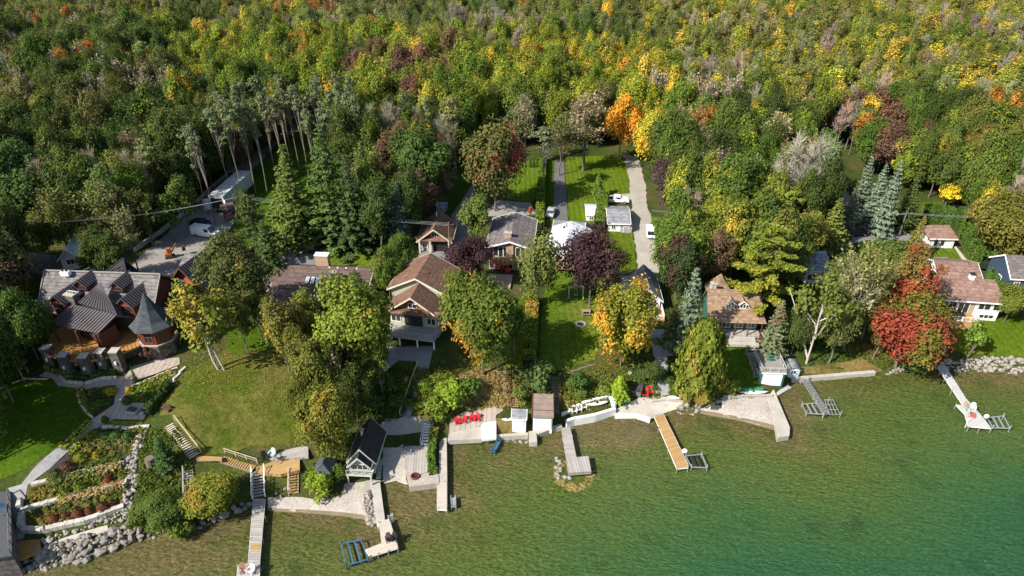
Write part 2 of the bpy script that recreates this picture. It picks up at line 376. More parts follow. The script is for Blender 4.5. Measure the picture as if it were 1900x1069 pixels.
SAND = M('pebble_beach', (.37, .33, .29), (.27, .24, .20), rough=.95, scale=.35, amt=.9, grain=.5)
WETS = M('wet_shore_sand', (.17, .135, .085), (.12, .095, .055), rough=.7, scale=.6, amt=.8)
CONC = M('weathered_concrete', (.42, .39, .34), (.28, .26, .22), rough=.9, scale=.5, amt=.8, grain=.25)
CONCW = M('white_painted_concrete', (.72, .71, .68), (.58, .56, .52), rough=.85, scale=.6, amt=.6)
PAVE = M('warm_stone_pavers', (.36, .30, .25), (.27, .225, .19), rough=.9, scale=.9, lines=('X', .8, .3))
PAVEG = M('grey_patio_pavers', (.24, .24, .235), (.17, .17, .165), rough=.9, scale=.8, lines=('Y', .6, .2))
FLAG = M('grey_flagstones', (.26, .26, .255), (.17, .17, .17), rough=.9, scale=1.5, amt=1.0)
MULCH = M('dark_mulch', (.045, .036, .032), (.03, .025, .022), rough=1, scale=2, grain=.5)
BEDG = lawn_mat('terrace_groundcover', (.045, .06, .010), (.09, .08, .02), (.12, .08, .035), .6)
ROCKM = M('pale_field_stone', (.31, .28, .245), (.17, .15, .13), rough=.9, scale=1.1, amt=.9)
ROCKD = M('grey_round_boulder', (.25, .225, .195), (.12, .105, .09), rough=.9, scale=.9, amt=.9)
ROCKW = M('submerged_stone', (.22, .165, .05), (.11, .085, .025), rough=.6, scale=.9, amt=.9)
STONEW = M('white_limestone_blocks', (.50, .47, .41), (.33, .30, .26), rough=.9, scale=.7, amt=.9, lines=('X', .9, .35))
# ------------------------------------------------------------ lawns, drives, beaches (sheets on the ground)
drape('lawn', [(345,692),(420,650),(480,622),(500,650),(560,690),(572,740),(556,800),(540,830),(470,828),(430,842),(375,846),(335,800),(318,770),(296,772),(312,740),(335,712)], LAWND)
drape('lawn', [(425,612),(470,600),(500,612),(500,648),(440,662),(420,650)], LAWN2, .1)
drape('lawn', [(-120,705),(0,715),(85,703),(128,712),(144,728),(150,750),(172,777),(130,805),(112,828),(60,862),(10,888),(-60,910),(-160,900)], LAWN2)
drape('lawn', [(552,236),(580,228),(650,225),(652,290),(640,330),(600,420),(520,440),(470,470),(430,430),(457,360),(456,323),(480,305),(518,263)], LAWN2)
drape('lawn', [(606,440),(700,440),(748,452),(752,478),(705,512),(604,505)], lawn_mat('striped_lawn', (.066,.105,.007), (.085,.115,.009), (.14,.13,.03), .35, .15, .5))
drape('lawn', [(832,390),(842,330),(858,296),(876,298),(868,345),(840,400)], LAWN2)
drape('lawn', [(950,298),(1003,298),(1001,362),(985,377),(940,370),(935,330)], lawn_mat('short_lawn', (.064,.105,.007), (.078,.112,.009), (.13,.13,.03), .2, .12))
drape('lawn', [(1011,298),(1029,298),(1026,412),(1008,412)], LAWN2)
drape('lawn', [(1048,292),(1100,290),(1158,290),(1166,330),(1169,360),(1128,362),(1128,425),(1112,440),(1056,412),(1050,340)], MATS['short_lawn'])
drape('lawn', [(1108,432),(1173,432),(1183,500),(1155,506),(1118,480)], LAWN)
drape('lawn', [(1010,545),(1004,600),(1000,688),(1050,686),(1104,668),(1118,600),(1104,560),(1060,500),(1020,510)], lawn_mat('fire_ring_lawn', (.05,.098,.006), (.07,.108,.008), (.15,.13,.04), .35, .08))
drape('lawn', [(962,552),(984,552),(972,684),(935,686),(948,620)], LAWN)
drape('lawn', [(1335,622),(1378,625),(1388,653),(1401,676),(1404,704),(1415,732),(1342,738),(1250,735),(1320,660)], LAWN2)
drape('lawn', [(1752,600),(1900,588),(2150,596),(2150,672),(1900,668),(1830,660),(1775,654),(1745,630)], LAWN)
drape('lawn', [(1724,456),(1770,457),(1812,492),(1800,500),(1712,494)], MATS['short_lawn'])
drape('lawn', [(1706,378),(1740,374),(1795,398),(1760,404),(1712,396)], LAWN)
drape('lawn', [(8,394),(54,394),(54,409),(8,409)], MATS['short_lawn'])
drape('dry_grass', [(1477,693),(1482,682),(1555,674),(1600,664),(1640,690),(1618,697),(1560,697)], SLOPE)
drape('dry_grass', [(850,698),(888,680),(925,690),(957,711),(975,735),(949,754),(931,756),(866,762),(846,735)], SLOPE)
drape('dry_grass', [(919,777),(949,779),(978,802),(980,808),(920,811)], SLOPE)
drape('dry_grass', [(40,430),(100,418),(95,432),(45,440)], SLOPE)
drape('dry_grass', [(1035,700),(1100,690),(1135,700),(1130,735),(1045,765),(1036,740)], BEDG)
drape('gravel_yard', [(585,208),(680,214),(680,222),(590,222),(556,239),(518,263),(480,305),(456,323),(450,345),(470,360),(445,400),(424,430),(400,470),(372,514),(300,526),(236,502),(261,475),(300,443),(339,407),(390,359),(420,332),(450,302),(500,260),(551,231)], GRAVELD)
drape('gravel_drive', [(1156,288),(1183,290),(1197,340),(1201,385),(1216,425),(1227,475),(1222,508),(1184,508),(1180,460),(1173,425),(1172,378),(1128,378),(1128,362),(1169,360),(1166,330)], GRAVEL)
drape('paved_driveway', [(1029,296),(1046,296),(1049,340),(1054,412),(1027,414),(1027,360)], ASPH)
drape('paved_driveway', [(546,456),(607,448),(606,495),(538,492),(500,492)], ASPHL)
drape('paved_driveway', [(776,476),(788,458),(835,462),(838,400),(862,365),(876,344),(882,352),(868,400),(872,428),(848,470),(832,512),(796,512)], ASPHL)
drape('parking_area', [(900,392),(925,372),(985,377),(994,398),(960,402),(905,402)], GRAVELD)
drape('road', [(1520,262),(1545,300),(1573,360),(1600,390),(1636,427),(1672,434),(1720,440),(1716,450),(1668,447),(1636,447),(1600,450),(1570,455),(1575,446),(1612,430),(1590,402),(1548,360),(1535,320),(1508,270)], ASPHL)
drape('road_shoulder', [(1600,378),(1640,420),(1690,430),(1686,436),(1640,429),(1603,392)], GRAVEL, .03)
drape('road', [(-140,480),(45,466),(104,475),(118,500),(70,508),(-140,508)], ASPH)
drape('garden_path', [(1767,378),(1812,392),(1820,398),(1806,398),(1766,384)], GRAVEL)
drape('garden_path', [(1768,457),(1773,457),(1794,484),(1788,487)], CONC, .1)
drape('stone_terrace', [(72,699),(85,690),(112,695),(121,706),(157,710),(191,698),(231,700),(247,681),(290,668),(333,664),(334,677),(254,708),(247,716),(240,735),(232,747),(281,750),(267,780),(213,779),(190,790),(167,782),(212,752),(216,716),(157,724),(108,717),(99,704)], PAVE, .09, step=.8)
drape('mulch_bed', [(140,722),(158,725),(214,718),(211,750),(172,776),(158,762),(146,742)], MULCH)
drape('mulch_bed', [(249,716),(330,683),(322,700),(290,748),(236,745),(243,735)], BEDG)
drape('mulch_bed', [(190,794),(270,792),(262,812),(245,835),(234,862),(85,896),(90,872),(117,850),(155,820)], MULCH)
drape('mulch_bed', [(45,903),(85,899),(233,868),(240,892),(150,915),(42,948)], BEDG)
drape('mulch_bed', [(42,952),(150,918),(238,900),(230,938),(150,965),(80,984),(42,975)], BEDG)
drape('herb_patch', [(150,845),(185,822),(225,845),(228,856),(140,868)], BEDG, .12)
drape('groundcover', [(196,782),(266,782),(262,790),(196,790)], lawn_mat('bright_groundcover', (.10,.13,.012), (.12,.14,.016), (.15,.14,.03), .2), .12)
drape('stone_walk', [(167,783),(190,790),(152,815),(117,848),(92,872),(52,902),(44,940),(46,1000),(24,1004),(22,930),(14,908),(40,900),(62,872),(106,833),(142,800)], FLAG, .11, step=.7)
drape('concrete_ramp', [(80,1020),(110,1003),(200,976),(202,986),(130,1012),(84,1036)], CONC, .12)
drape('stone_patio', [(703,645),(806,643),(795,690),(778,682),(771,672),(739,670),(717,690),(702,688)], PAVEG, .09)
drape('gravel_terrace', [(700,795),(716,778),(752,774),(803,772),(802,800),(760,806),(712,808)], GRAVEL)
drape('pebble_beach', [(710,832),(752,832),(754,872),(757,900),(735,893),(712,898)], SAND)
drape('pebble_beach', [(497,924),(562,924),(597,926),(633,920),(640,898),(706,893),(706,974),(690,973),(675,962),(633,956),(562,950),(497,947)], SAND)
drape('pebble_beach', [(1290,762),(1320,750),(1353,740),(1432,736),(1440,798),(1420,792),(1364,778),(1308,767),(1288,767)], SAND)
drape('wet_sand', [(498,944),(562,946),(633,951),(675,957),(700,968),(701,977),(675,965),(633,958),(562,952),(498,949)], WETS, .075)
drape('wet_sand', [(1300,762),(1364,773),(1420,786),(1438,791),(1440,799),(1420,794),(1364,780),(1298,768)], WETS, .075)
drape('concrete_apron', [(1141,761),(1165,751),(1185,740),(1216,735),(1275,737),(1277,752),(1252,761),(1216,773),(1206,784),(1186,773),(1140,772)], CONC, .1)
drape('flagstone_path', [(1214,655),(1238,655),(1240,700),(1244,734),(1224,736),(1218,700)], FLAG, .1)
drape('shaded_patio', [(1205,612),(1262,612),(1262,660),(1212,662)], FLAG, .08)
drape('stone_patio', [(835,781),(863,764),(931,754),(934,762),(920,772),(919,812),(893,816),(832,818)], PAVE, .08)
drape('concrete_walk', [(1352,612),(1424,614),(1430,640),(1424,652),(1390,652),(1379,622),(1345,620)], PAVE, .09)
drape('stone_patio', [(1715,478),(1757,478),(1757,490),(1712,492)], ASPHL, .12)

# ------------------------------------------------------------ walls, rocks, stairs
def wpt(px, py, z): return W(px, py, z)
def line_wall(name, pts, mat, hgt, thick, label, cat='wall', group=None, ztop=None, below=.5, world=False):
    """a wall that follows the ground along these pixels"""
    P = [p if world else G(*p) for p in pts]; root = P[0]; m = MB()
    for a, b in zip(P[:-1], P[1:]):
        d = Vector((b.x - a.x, b.y - a.y, 0)); L = d.length; n = max(1, int(L / 1.2)); u = d / L; w = Vector((-u.y, u.x, 0)) * thick / 2
        for i in range(n):
            p, q = a + (b - a) * (i / n), a + (b - a) * ((i + 1) / n - .012 / L); zp = (h(p.x, p.y) + hgt) if ztop is None else ztop; k = random.uniform(-.03, .03) * min(1, hgt)
            z0 = min(h(p.x, p.y), h(q.x, q.y)) - below; zz = zp + k
            pts3 = [p - w, q - w, q + w, p + w]; m.prism([(v.x - root.x, v.y - root.y) for v in pts3], z0, zz)
    o = m.build(name, mat, None, bevel=.03); o.location = (root.x, root.y, 0); return tag(o, label, cat, group)
gw = 'white block terrace walls'
line_wall('block_wall', [(60,902),(85,896),(160,878),(232,862)], STONEW, .55, .6, 'upper white limestone block wall across the terraced garden', group=gw)
line_wall('block_wall', [(40,930),(40,950),(150,920),(238,897)], STONEW, .65, .6, 'middle white limestone block wall across the terraced garden', group=gw)
line_wall('block_wall', [(42,955),(44,985),(80,986),(160,968),(232,942)], STONEW, .6, .7, 'lowest white limestone block wall above the boulder shore', group=gw)
line_wall('block_wall', [(190,794),(232,796),(278,792)], STONEW, .35, .5, 'short white block wall below the fire table terrace', group=gw)
line_wall('block_wall', [(262,772),(300,735),(345,682)], STONEW, .4, .4, 'long grey capped wall between the mansion garden and the big lawn', group=gw)
line_wall('block_wall', [(247,718),(290,700),(330,683)], STONEW, .35, .35, 'upper white edging wall in the slanting garden beside the turret', group=gw)
line_wall('block_wall', [(240,738),(290,716),(326,694)], STONEW, .35, .35, 'lower white edging wall in the slanting garden beside the turret', group=gw)
line_wall('block_wall', [(158,714),(192,704),(218,704)], STONEW, .5, .35, 'pale wall in front of the stone pillars', group=gw)
line_wall('block_wall', [(112,700),(122,711),(156,714)], STONEW, .5, .35, 'pale angled wall below the leftmost stone pillars', group=gw)
line_wall('curb', [(145,728),(150,752),(162,768),(174,778)], CONC, .25, .25, 'curved pale curb between the lawn and the dark garden bed')
line_wall('curb', [(0,722),(45,703),(90,705)], CONC, .2, .25, 'thin grey curb along the back of the curved lawn')
line_wall('garden_wall', [(250,468),(300,432),(345,396),(392,352),(440,310)], STONEW, .8, .5, 'rough grey stone wall along the left side of the gravel yard')
line_wall('retaining_wall', [(1036,697),(1060,692),(1104,677)], M('timber_retaining', (.20,.16,.12)), .35, .25, 'timber edging wall at the foot of the fire ring lawn')
line_wall('sea_wall', [(831,820),(893,820),(919,815),(980,812)], CONC, .0, .5, 'weathered concrete seawall below the red chairs', ztop=.95, below=1.2)
line_wall('sea_wall', [(982,809),(1000,809),(1026,799),(1042,796)], CONC, .0, .6, 'short rough stone seawall below the flat-roofed shed', ztop=.85, below=1.2)
line_wall('sea_wall', [(1050,793),(1064,788),(1103,781),(1141,767)], CONCW, .0, .5, 'white concrete wall around the white chairs terrace, water side', ztop=1.5, below=2)
line_wall('sea_wall', [(1042,772),(1083,750),(1131,738)], CONCW, .55, .35, 'white concrete wall behind the white chairs terrace')
line_wall('sea_wall', [(1131,739),(1141,765)], CONCW, .6, .35, 'white concrete end wall beside the blue kayaks')
line_wall('sea_wall', [(1141,775),(1180,774),(1206,784)], CONCW, .0, .5, 'low white concrete seawall of the beach apron', ztop=.75, below=1)
line_wall('sea_wall', [(1467,706),(1560,699),(1622,694)], CONC, .0, .7, 'long grey concrete seawall right of the green boathouse', ztop=.8, below=1.4)
line_wall('low_wall', [(1342,738),(1380,737),(1432,737)], CONC, .35, .4, 'low concrete wall between the kayak grass and the beach')
line_wall('low_wall', [(1208,746),(1235,742),(1274,745)], CONC, .3, .4, 'low stone wall behind the small boat apron')
line_wall('sea_wall', [(1429,734),(1466,722)], CONC, .0, .5, 'stepped concrete slip edge under the green boathouse', ztop=.5, below=1)
# concrete piers
def slab_px(name, pts, z, t, mat, label, cat, group=None, bevel=.03):
    P = [W(a, b, z) for a, b in pts]; c = P[0]; m = MB(); m.slab([(p.x - c.x, p.y - c.y, 0) for p in P], t); o = m.build(name, mat, None, bevel); o.location = c; return tag(o, label, cat, group)
slab_px('concrete_pier', [(1411,708),(1429,706),(1466,793),(1465,808),(1443,812),(1440,793),(1432,760)], .95, 2.4, CONC, 'long angled concrete pier below the green boathouse', 'pier', 'concrete piers')
slab_px('concrete_pier', [(686,893),(705,893),(716,974),(700,978)], .7, 1.8, CONC, 'concrete pier running out from the left boathouse', 'pier', 'concrete piers')
slab_px('concrete_pier', [(815,812),(829,812),(830,893),(814,896)], .9, 2.0, CONC, 'narrow concrete pier below the boardwalk stairs', 'pier', 'concrete piers')
slab_px('concrete_pier', [(981,800),(995,800),(997,820),(982,821)], .9, 2.0, CONC, 'stubby concrete pier block below the flat-roofed shed', 'pier', 'concrete piers')
slab_px('concrete_slab', [(893,788),(921,770),(921,812),(894,815)], 1.5, .5, CONCW, 'bright white concrete slab beside the red chairs', 'slab')
slab_px('concrete_slab', [(832,806),(850,795),(893,788),(894,814),(832,817)], 1.25, .9, CONC, 'sloping pale concrete slab in front of the red chairs', 'slab')
slab_px('concrete_slab', [(1429,736),(1464,710),(1463,722),(1436,738)], .55, 1.0, CONC, 'pale concrete boat slip under the green boathouse door', 'slab')
# stones
def stones(name, P, label, cat, mat, rmin, rmax, seed, kind='stuff', sink=.3, sub=1):
    rr = random.Random(seed); m = MB(); c = Vector(P[0])
    for i, p in enumerate(P):
        r = rmin * .8 + (rmax * 1.25 - rmin * .8) * rr.random() ** 1.7; z = h(p[0], p[1]); z = max(z, -.25)
        o = m.T; m.T = Matrix.Translation((p[0] - c.x, p[1] - c.y, z + r * sink)) @ Matrix.Rotation(rr.uniform(0, 3), 4, 'Z'); m.blob((0, 0, 0), (r * rr.uniform(.8, 1.35), r * rr.uniform(.6, 1), r * rr.uniform(.5, .85)), i + seed, sub, .24); m.T = o
    o = m.build(name, mat, None, smooth=False); o.location = (c.x, c.y, 0); return tag(o, label, cat, None, kind)
def scatter(poly, sp, seed, dz=0):
    Pp = [tuple(G(*q))[:2] for q in poly]; rr = random.Random(seed); xs = [p[0] for p in Pp]; ys = [p[1] for p in Pp]; out = []; y = min(ys)
    while y < max(ys):
        x = min(xs)
        while x < max(xs):
            q = (x + rr.uniform(-.4, .4) * sp, y + rr.uniform(-.4, .4) * sp)
            if inside([q[0]], [q[1]], Pp)[0]: out.append(q)
            x += sp
        y += sp * .85
    return out
stones('boulder_bank', scatter([(-40,1052),(28,1030),(80,1016),(210,985),(245,965),(262,985),(245,1008),(200,1025),(160,1044),(60,1060),(-40,1085)], .5, 1), 'bank of grey round boulders along the lower left shore', 'boulders', ROCKD, .26, .52, 1)
stones('boulder_bank', scatter([(75,1000),(150,980),(232,945),(246,948),(245,968),(205,972),(110,1000),(84,1010)], .42, 2), 'band of pale cobbles above the concrete ramp', 'cobbles', ROCKM, .2, .36, 2)
stones('stone_run', scatter([(262,802),(276,800),(262,835),(252,862),(256,890),(246,930),(262,960),(228,965),(225,930),(238,890),(233,862),(245,830)], .4, 3), 'run of pale pinkish stones down the slope beside the terraces', 'stones', ROCKM, .2, .38, 3)
stones('boulder_bank', scatter([(245,990),(300,978),(355,972),(410,955),(466,925),(470,940),(408,968),(355,986),(301,994),(250,1008)], .6, 4), 'dark boulders under the bushes at the lower left shore', 'boulders', ROCKD, .28, .5, 4)
stones('riprap', scatter([(1745,668),(1790,668),(1830,664),(1900,668),(2100,672),(2100,700),(1900,694),(1830,690),(1762,690),(1740,682)], .46, 5), 'wide bank of pale riprap stones at the right shore', 'riprap', ROCKM, .26, .5, 5)
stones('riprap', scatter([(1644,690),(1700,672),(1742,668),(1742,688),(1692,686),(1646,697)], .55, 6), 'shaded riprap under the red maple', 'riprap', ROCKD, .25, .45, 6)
stones('rock_garden', scatter([(1165,690),(1215,690),(1222,735),(1190,735),(1160,720)], .95, 7), 'rock garden left of the flagstone path', 'rocks', ROCKM, .2, .5, 7)
stones('rock_garden', scatter([(1240,690),(1262,700),(1270,735),(1246,738)], .95, 8), 'scattered rocks right of the flagstone path', 'rocks', ROCKM, .2, .45, 8)
stones('rock_line', scatter([(1248,758),(1275,748),(1300,748),(1360,737),(1362,743),(1300,756),(1292,770),(1262,772)], .6, 9), 'line of rocks at the foot of the rounded cedar', 'rocks', ROCKM, .22, .45, 9)
stones('rock_pile', scatter([(672,915),(690,915),(690,940),(700,965),(700,978),(684,978),(676,950)], .48, 10), 'pile of pale and dark boulders against the left pier', 'rocks', ROCKM, .28, .5, 10)
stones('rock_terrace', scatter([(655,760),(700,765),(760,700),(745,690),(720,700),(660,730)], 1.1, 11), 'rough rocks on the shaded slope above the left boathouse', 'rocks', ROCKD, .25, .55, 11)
stones('rock_terrace', scatter([(765,770),(790,740),(800,755),(790,772)], .9, 12), 'pale rocks right of the long stone stairs', 'rocks', ROCKM, .25, .55, 12)
stones('rock_line', scatter([(925,817),(985,814),(988,823),(950,828),(925,824)], .8, 13), 'brown rocks at the foot of the seawall', 'rocks', ROCKM, .18, .36, 13)
stones('rock_line', scatter([(500,925),(530,905),(548,912),(520,930)], .9, 14), 'few grey boulders between the deck stairs', 'rocks', ROCKD, .3, .5, 14)
# crib rocks round the square platform, partly awash
cr = []; rr = random.Random(3)
for i in range(170):
    an = rr.uniform(0, 6.28); q = W(1066 + math.cos(an) * 40 * rr.uniform(.55, 1), 880 + math.sin(an) * 32 * rr.uniform(.5, 1), 0); cr.append((q.x, q.y))
o = MB(); c0 = W(1066, 880, 0)
for i, (x, y) in enumerate(cr):
    r = rr.uniform(.22, .42); o.blob((x - c0.x, y - c0.y, -.02 + rr.uniform(-.1, .05)), (r, r * .8, r * .45), i, 1, .1)
o = o.build('awash_rocks', ROCKW); o.location = c0; tag(o, 'ochre rocks just under the water around the square platform', 'rocks', None, 'stuff')
o = MB()
for i in range(16):
    q = W(1036 + rr.uniform(-4, 5) + (i > 11) * (i - 11) * 6, 852 + min(i, 11) * 3.2 + rr.uniform(-2, 2), 0); r = rr.uniform(.25, .42); o.blob((q.x - c0.x, q.y - c0.y, .15), (r, r * .8, r * .7), i, 1, .12)
o = o.build('crib_rocks', ROCKM); o.location = c0; tag(o, 'pale dry rocks along the left edge of the square platform', 'rocks', None, 'stuff')
# ------------------------------------------------------------ buildings
def shingle(name, a, b, amt=.6, per=.32, dark=.3): return M(name, a, b, rough=.95, scale=.7, amt=amt, grain=.3, lines=('Z', per, dark), cells=.55)
BROWNR = shingle('brown_shingles', (.165,.093,.06), (.12,.066,.043)); BROWNR2 = shingle('reddish_brown_shingles', (.215,.135,.105), (.165,.10,.08)); BROWND = shingle('dark_brown_shingles', (.115,.08,.068), (.085,.06,.052))
GREYB = shingle('taupe_shingles', (.145,.125,.12), (.115,.098,.095), .4); SHAKE = shingle('weathered_shakes', (.185,.17,.163), (.105,.097,.094), 1.0, .38, .5); TANR = shingle('tan_cedar_shingles', (.26,.175,.11), (.18,.115,.075), .9)
GREYR = shingle('grey_shingles', (.21,.215,.225), (.16,.165,.175)); LGREYR = shingle('silver_grey_shingles', (.50,.51,.54), (.40,.41,.44)); SLATE = shingle('blue_slate_shingles', (.058,.068,.075), (.042,.05,.056), .5); DARKR = shingle('charcoal_shingles', (.04,.035,.035), (.028,.025,.025)); BLUEG = shingle('pale_blue_grey_shingles', (.30,.34,.38), (.24,.275,.31))
METAL = M('dark_ribbed_metal', (.05,.042,.047), (.04,.034,.038), rough=.6, scale=.5, spec=.3); RIB = M('metal_roof_ribs', (.10,.088,.092), rough=.6)
WHITE = M('white_paint', (.78,.77,.74), (.70,.69,.66), rough=.6, scale=.8); CREAM = M('cream_siding', (.62,.57,.45), (.54,.49,.38), lines=('Z', .2, .15)); SAGE = M('sage_siding', (.36,.38,.30), (.30,.32,.25), lines=('Z', .2, .2)); REDW = M('red_cedar_siding', (.19,.045,.022), (.12,.03,.016), lines=('Z', .22, .4)); DKWOOD = M('dark_log_wood', (.10,.05,.03), (.06,.032,.02)); CEDAR = M('cedar_shake_wall', (.33,.145,.05), (.22,.095,.035), amt=1, lines=('Z', .25, .35))
NAVY = M('navy_siding', (.035,.065,.10), (.028,.05,.08), lines=('Z', .22, .25)); GREENS = M('dark_green_siding', (.03,.11,.085), (.022,.085,.065), lines=('Z', .2, .2)); TAN = M('tan_brick', (.42,.31,.20), (.32,.23,.15), lines=('Z', .15, .2)); GREYS = M('grey_siding', (.33,.33,.32), (.26,.26,.25), lines=('Z', .2, .2)); PALEBL = M('pale_blue_siding', (.45,.55,.60), (.38,.47,.52), lines=('Z', .18, .2)); WSID = M('white_siding', (.74,.74,.72), (.66,.66,.64), lines=('Z', .2, .12))
STONE = M('dark_ledge_stone', (.15,.135,.12), (.06,.055,.052), rough=.95, scale=1.6, amt=1.2, lines=('Z', .28, .5)); GLASS = M('window_glass', (.03,.035,.04), (.02,.022,.026), rough=.12, spec=.8, grain=.05)
DECKG = M('grey_weathered_planks', (.36,.335,.305), (.26,.24,.22), scale=.9, lines=('Y', .4, .45)); DECKX = M('grey_planks_crosswise', (.36,.335,.305), (.26,.24,.22), scale=.9, lines=('X', .4, .45)); DECKT = M('new_tan_planks', (.40,.255,.105), (.30,.19,.075), scale=.9, lines=('Y', .4, .4)); DECKA = M('amber_stained_planks', (.40,.20,.05), (.30,.14,.035), scale=.9, lines=('Y', .18, .3)); DECKB = M('beige_composite_boards', (.46,.40,.33), (.38,.33,.27), scale=.6, lines=('Y', .3, .2)); DECKW = M('pale_grey_boards', (.44,.43,.42), (.36,.35,.34), scale=.6, lines=('Y', .22, .3))
ALU = M('galvanised_metal', (.52,.54,.55), (.40,.42,.43), rough=.4, metal=.6); WOOD = M('weathered_timber', (.27,.22,.17), (.18,.145,.11)); RUST = M('red_brown_trim', (.20,.06,.045), (.14,.05,.04)); BLUEP = M('blue_paint', (.05,.13,.20), (.04,.10,.16), rough=.5); BLACK = M('black_fabric', (.02,.02,.022), rough=.8)
class House:
    def __init__(s, name, label, A, B, z, pad, cat='house', group=None, w=None, ang=None):
        a, b = W(*A, z), W(*B, z); s.ang = math.atan2(b.y - a.y, b.x - a.x) if ang is None else R(ang); s.w = w or (Vector((b.x - a.x, b.y - a.y)).length); s.pad = pad
        s.root = thing(name, label, cat, (a.x, a.y, pad), s.ang, group); s.M = Matrix.Translation((a.x, a.y, pad)) @ Matrix.Rotation(s.ang, 4, 'Z'); s.I = s.M.inverted(); s.ze = z - pad
    def p(s, px, py, zl): return s.I @ W(px, py, zl + s.pad)
    def b(s, m, name, mat, parent=None, bevel=0.0): return m.build(name, mat, parent or s.root, bevel)
    def block(s, x0, y0, x1, y1, ze, zr, d='D', wall=None, roof=None, oh=.5, og=.4, gable=None, trim=None, z0=-1.0, hip=0.0, t=.16, ridge=.5, name='roof', ribs=0):
        """a wing: walls with gables and two roof planes; d='D': ridge runs front to back, 'W': ridge runs along the front"""
        if wall:
            m = MB(); m.box(x0, y0, z0, x1, y1, ze)
            s.b(m, 'wall', wall)
            if not hip:
                m = MB()
                if d == 'D': xm = x0 + (x1 - x0) * ridge; tri = [((x0, ze), (x1, ze), (xm, zr - .05))]; m.add([(x0,y0,ze),(x1,y0,ze),(xm,y0,zr-.05),(x0,y1,ze),(x1,y1,ze),(xm,y1,zr-.05)], [(0,1,2),(5,4,3),(0,2,5,3),(1,4,5,2)])
                else: ym = y0 + (y1 - y0) * ridge; m.add([(x0,y0,ze),(x0,y1,ze),(x0,ym,zr-.05),(x1,y0,ze),(x1,y1,ze),(x1,ym,zr-.05)], [(2,1,0),(3,4,5),(0,3,5,2),(1,2,5,4)])
                s.b(m, 'gable', gable or wall)
        rm = MB(); tm = MB(); rb = MB()
        def plane(pts):
            rm.slab(pts, t, up=1)
        if d == 'D':
            xm = x0 + (x1 - x0) * ridge; kL = (zr - ze) / (xm - x0); kR = (zr - ze) / (x1 - xm); zl, zr_ = ze - kL * oh, ze - kR * oh; f0, f1 = y0 - og, y1 + og
            plane([(x0 - oh, f0, zl + t), (xm, f0 + hip, zr + t), (xm, f1 - hip, zr + t), (x0 - oh, f1, zl + t)]); plane([(xm, f0 + hip, zr + t), (x1 + oh, f0, zr_ + t), (x1 + oh, f1, zr_ + t), (xm, f1 - hip, zr + t)])
            if hip:
                plane([(x0 - oh, f0, zl + t), (x1 + oh, f0, zr_ + t), (xm, f0 + hip, zr + t)]); plane([(x1 + oh, f1, zr_ + t), (x0 - oh, f1, zl + t), (xm, f1 - hip, zr + t)])
            E = [((x0 - oh, zl), (xm, zr)), ((xm, zr), (x1 + oh, zr_))]
            if trim and not hip:
                for (ax, az), (bx, bz) in E:
                    for yy in (f0 - .03, f1 + .03): tm.bar((ax, yy, az + t * .3), (bx, yy, bz + t * .3), .06, .26) if False else tm.add([(ax,yy-.03,az-.12),(bx,yy-.03,bz-.12),(bx,yy-.03,bz+t+.03),(ax,yy-.03,az+t+.03),(ax,yy+.03,az-.12),(bx,yy+.03,bz-.12),(bx,yy+.03,bz+t+.03),(ax,yy+.03,az+t+.03)],[(0,1,2,3),(7,6,5,4),(3,2,6,7),(0,4,5,1),(0,3,7,4),(1,5,6,2)])
                for (xx, zz) in ((x0 - oh - .03, zl), (x1 + oh + .03, zr_)): tm.box(xx - .04, f0, zz - .08, xx + .04, f1, zz + t - .01)
            if ribs:
                y = f0 + .1
                while y < f1:
                    rb.bar((x0 - oh, y, zl + t + .05), (xm, y, zr + t + .05), .09, .09); rb.bar((x1 + oh, y, zr_ + t + .05), (xm, y, zr + t + .05), .09, .09); y += ribs
        else:
            ym = y0 + (y1 - y0) * ridge; kF = (zr - ze) / (ym - y0); kB = (zr - ze) / (y1 - ym); zf, zb = ze - kF * oh, ze - kB * oh; f0, f1 = x0 - og, x1 + og
            plane([(f0, y0 - oh, zf + t), (f1, y0 - oh, zf + t), (f1 - hip, ym, zr + t), (f0 + hip, ym, zr + t)]); plane([(f0 + hip, ym, zr + t), (f1 - hip, ym, zr + t), (f1, y1 + oh, zb + t), (f0, y1 + oh, zb + t)])
            if hip:
                plane([(f0, y1 + oh, zb + t), (f0, y0 - oh, zf + t), (f0 + hip, ym, zr + t)]); plane([(f1, y0 - oh, zf + t), (f1, y1 + oh, zb + t), (f1 - hip, ym, zr + t)])
            if trim:
                tm.box(f0, y0 - oh - .06, zf - .1, f1, y0 - oh + .02, zf + t - .01)
                if not hip:
                    for xx in (f0 - .03, f1 + .03):
                        for (ay, az), (by, bz) in (((y0 - oh, zf), (ym, zr)), ((ym, zr), (y1 + oh, zb))): tm.add([(xx-.03,ay,az-.12),(xx-.03,by,bz-.12),(xx-.03,by,bz+t+.03),(xx-.03,ay,az+t+.03),(xx+.03,ay,az-.12),(xx+.03,by,bz-.12),(xx+.03,by,bz+t+.03),(xx+.03,ay,az+t+.03)],[(3,2,1,0),(4,5,6,7),(7,6,2,3),(1,5,4,0),(4,7,3,0),(2,6,5,1)])
            if ribs:
                x = f0 + .1
                while x < f1: rb.bar((x, y0 - oh, zf + t + .05), (x, ym, zr + t + .05), .09, .09); rb.bar((x, y1 + oh, zb + t + .05), (x, ym, zr + t + .05), .09, .09); x += ribs
        ro = s.b(rm, name, roof)
        if trim: s.b(tm, 'roof_trim', trim, ro)
        if ribs: s.b(rb, 'rib', RIB, ro)
        return ro
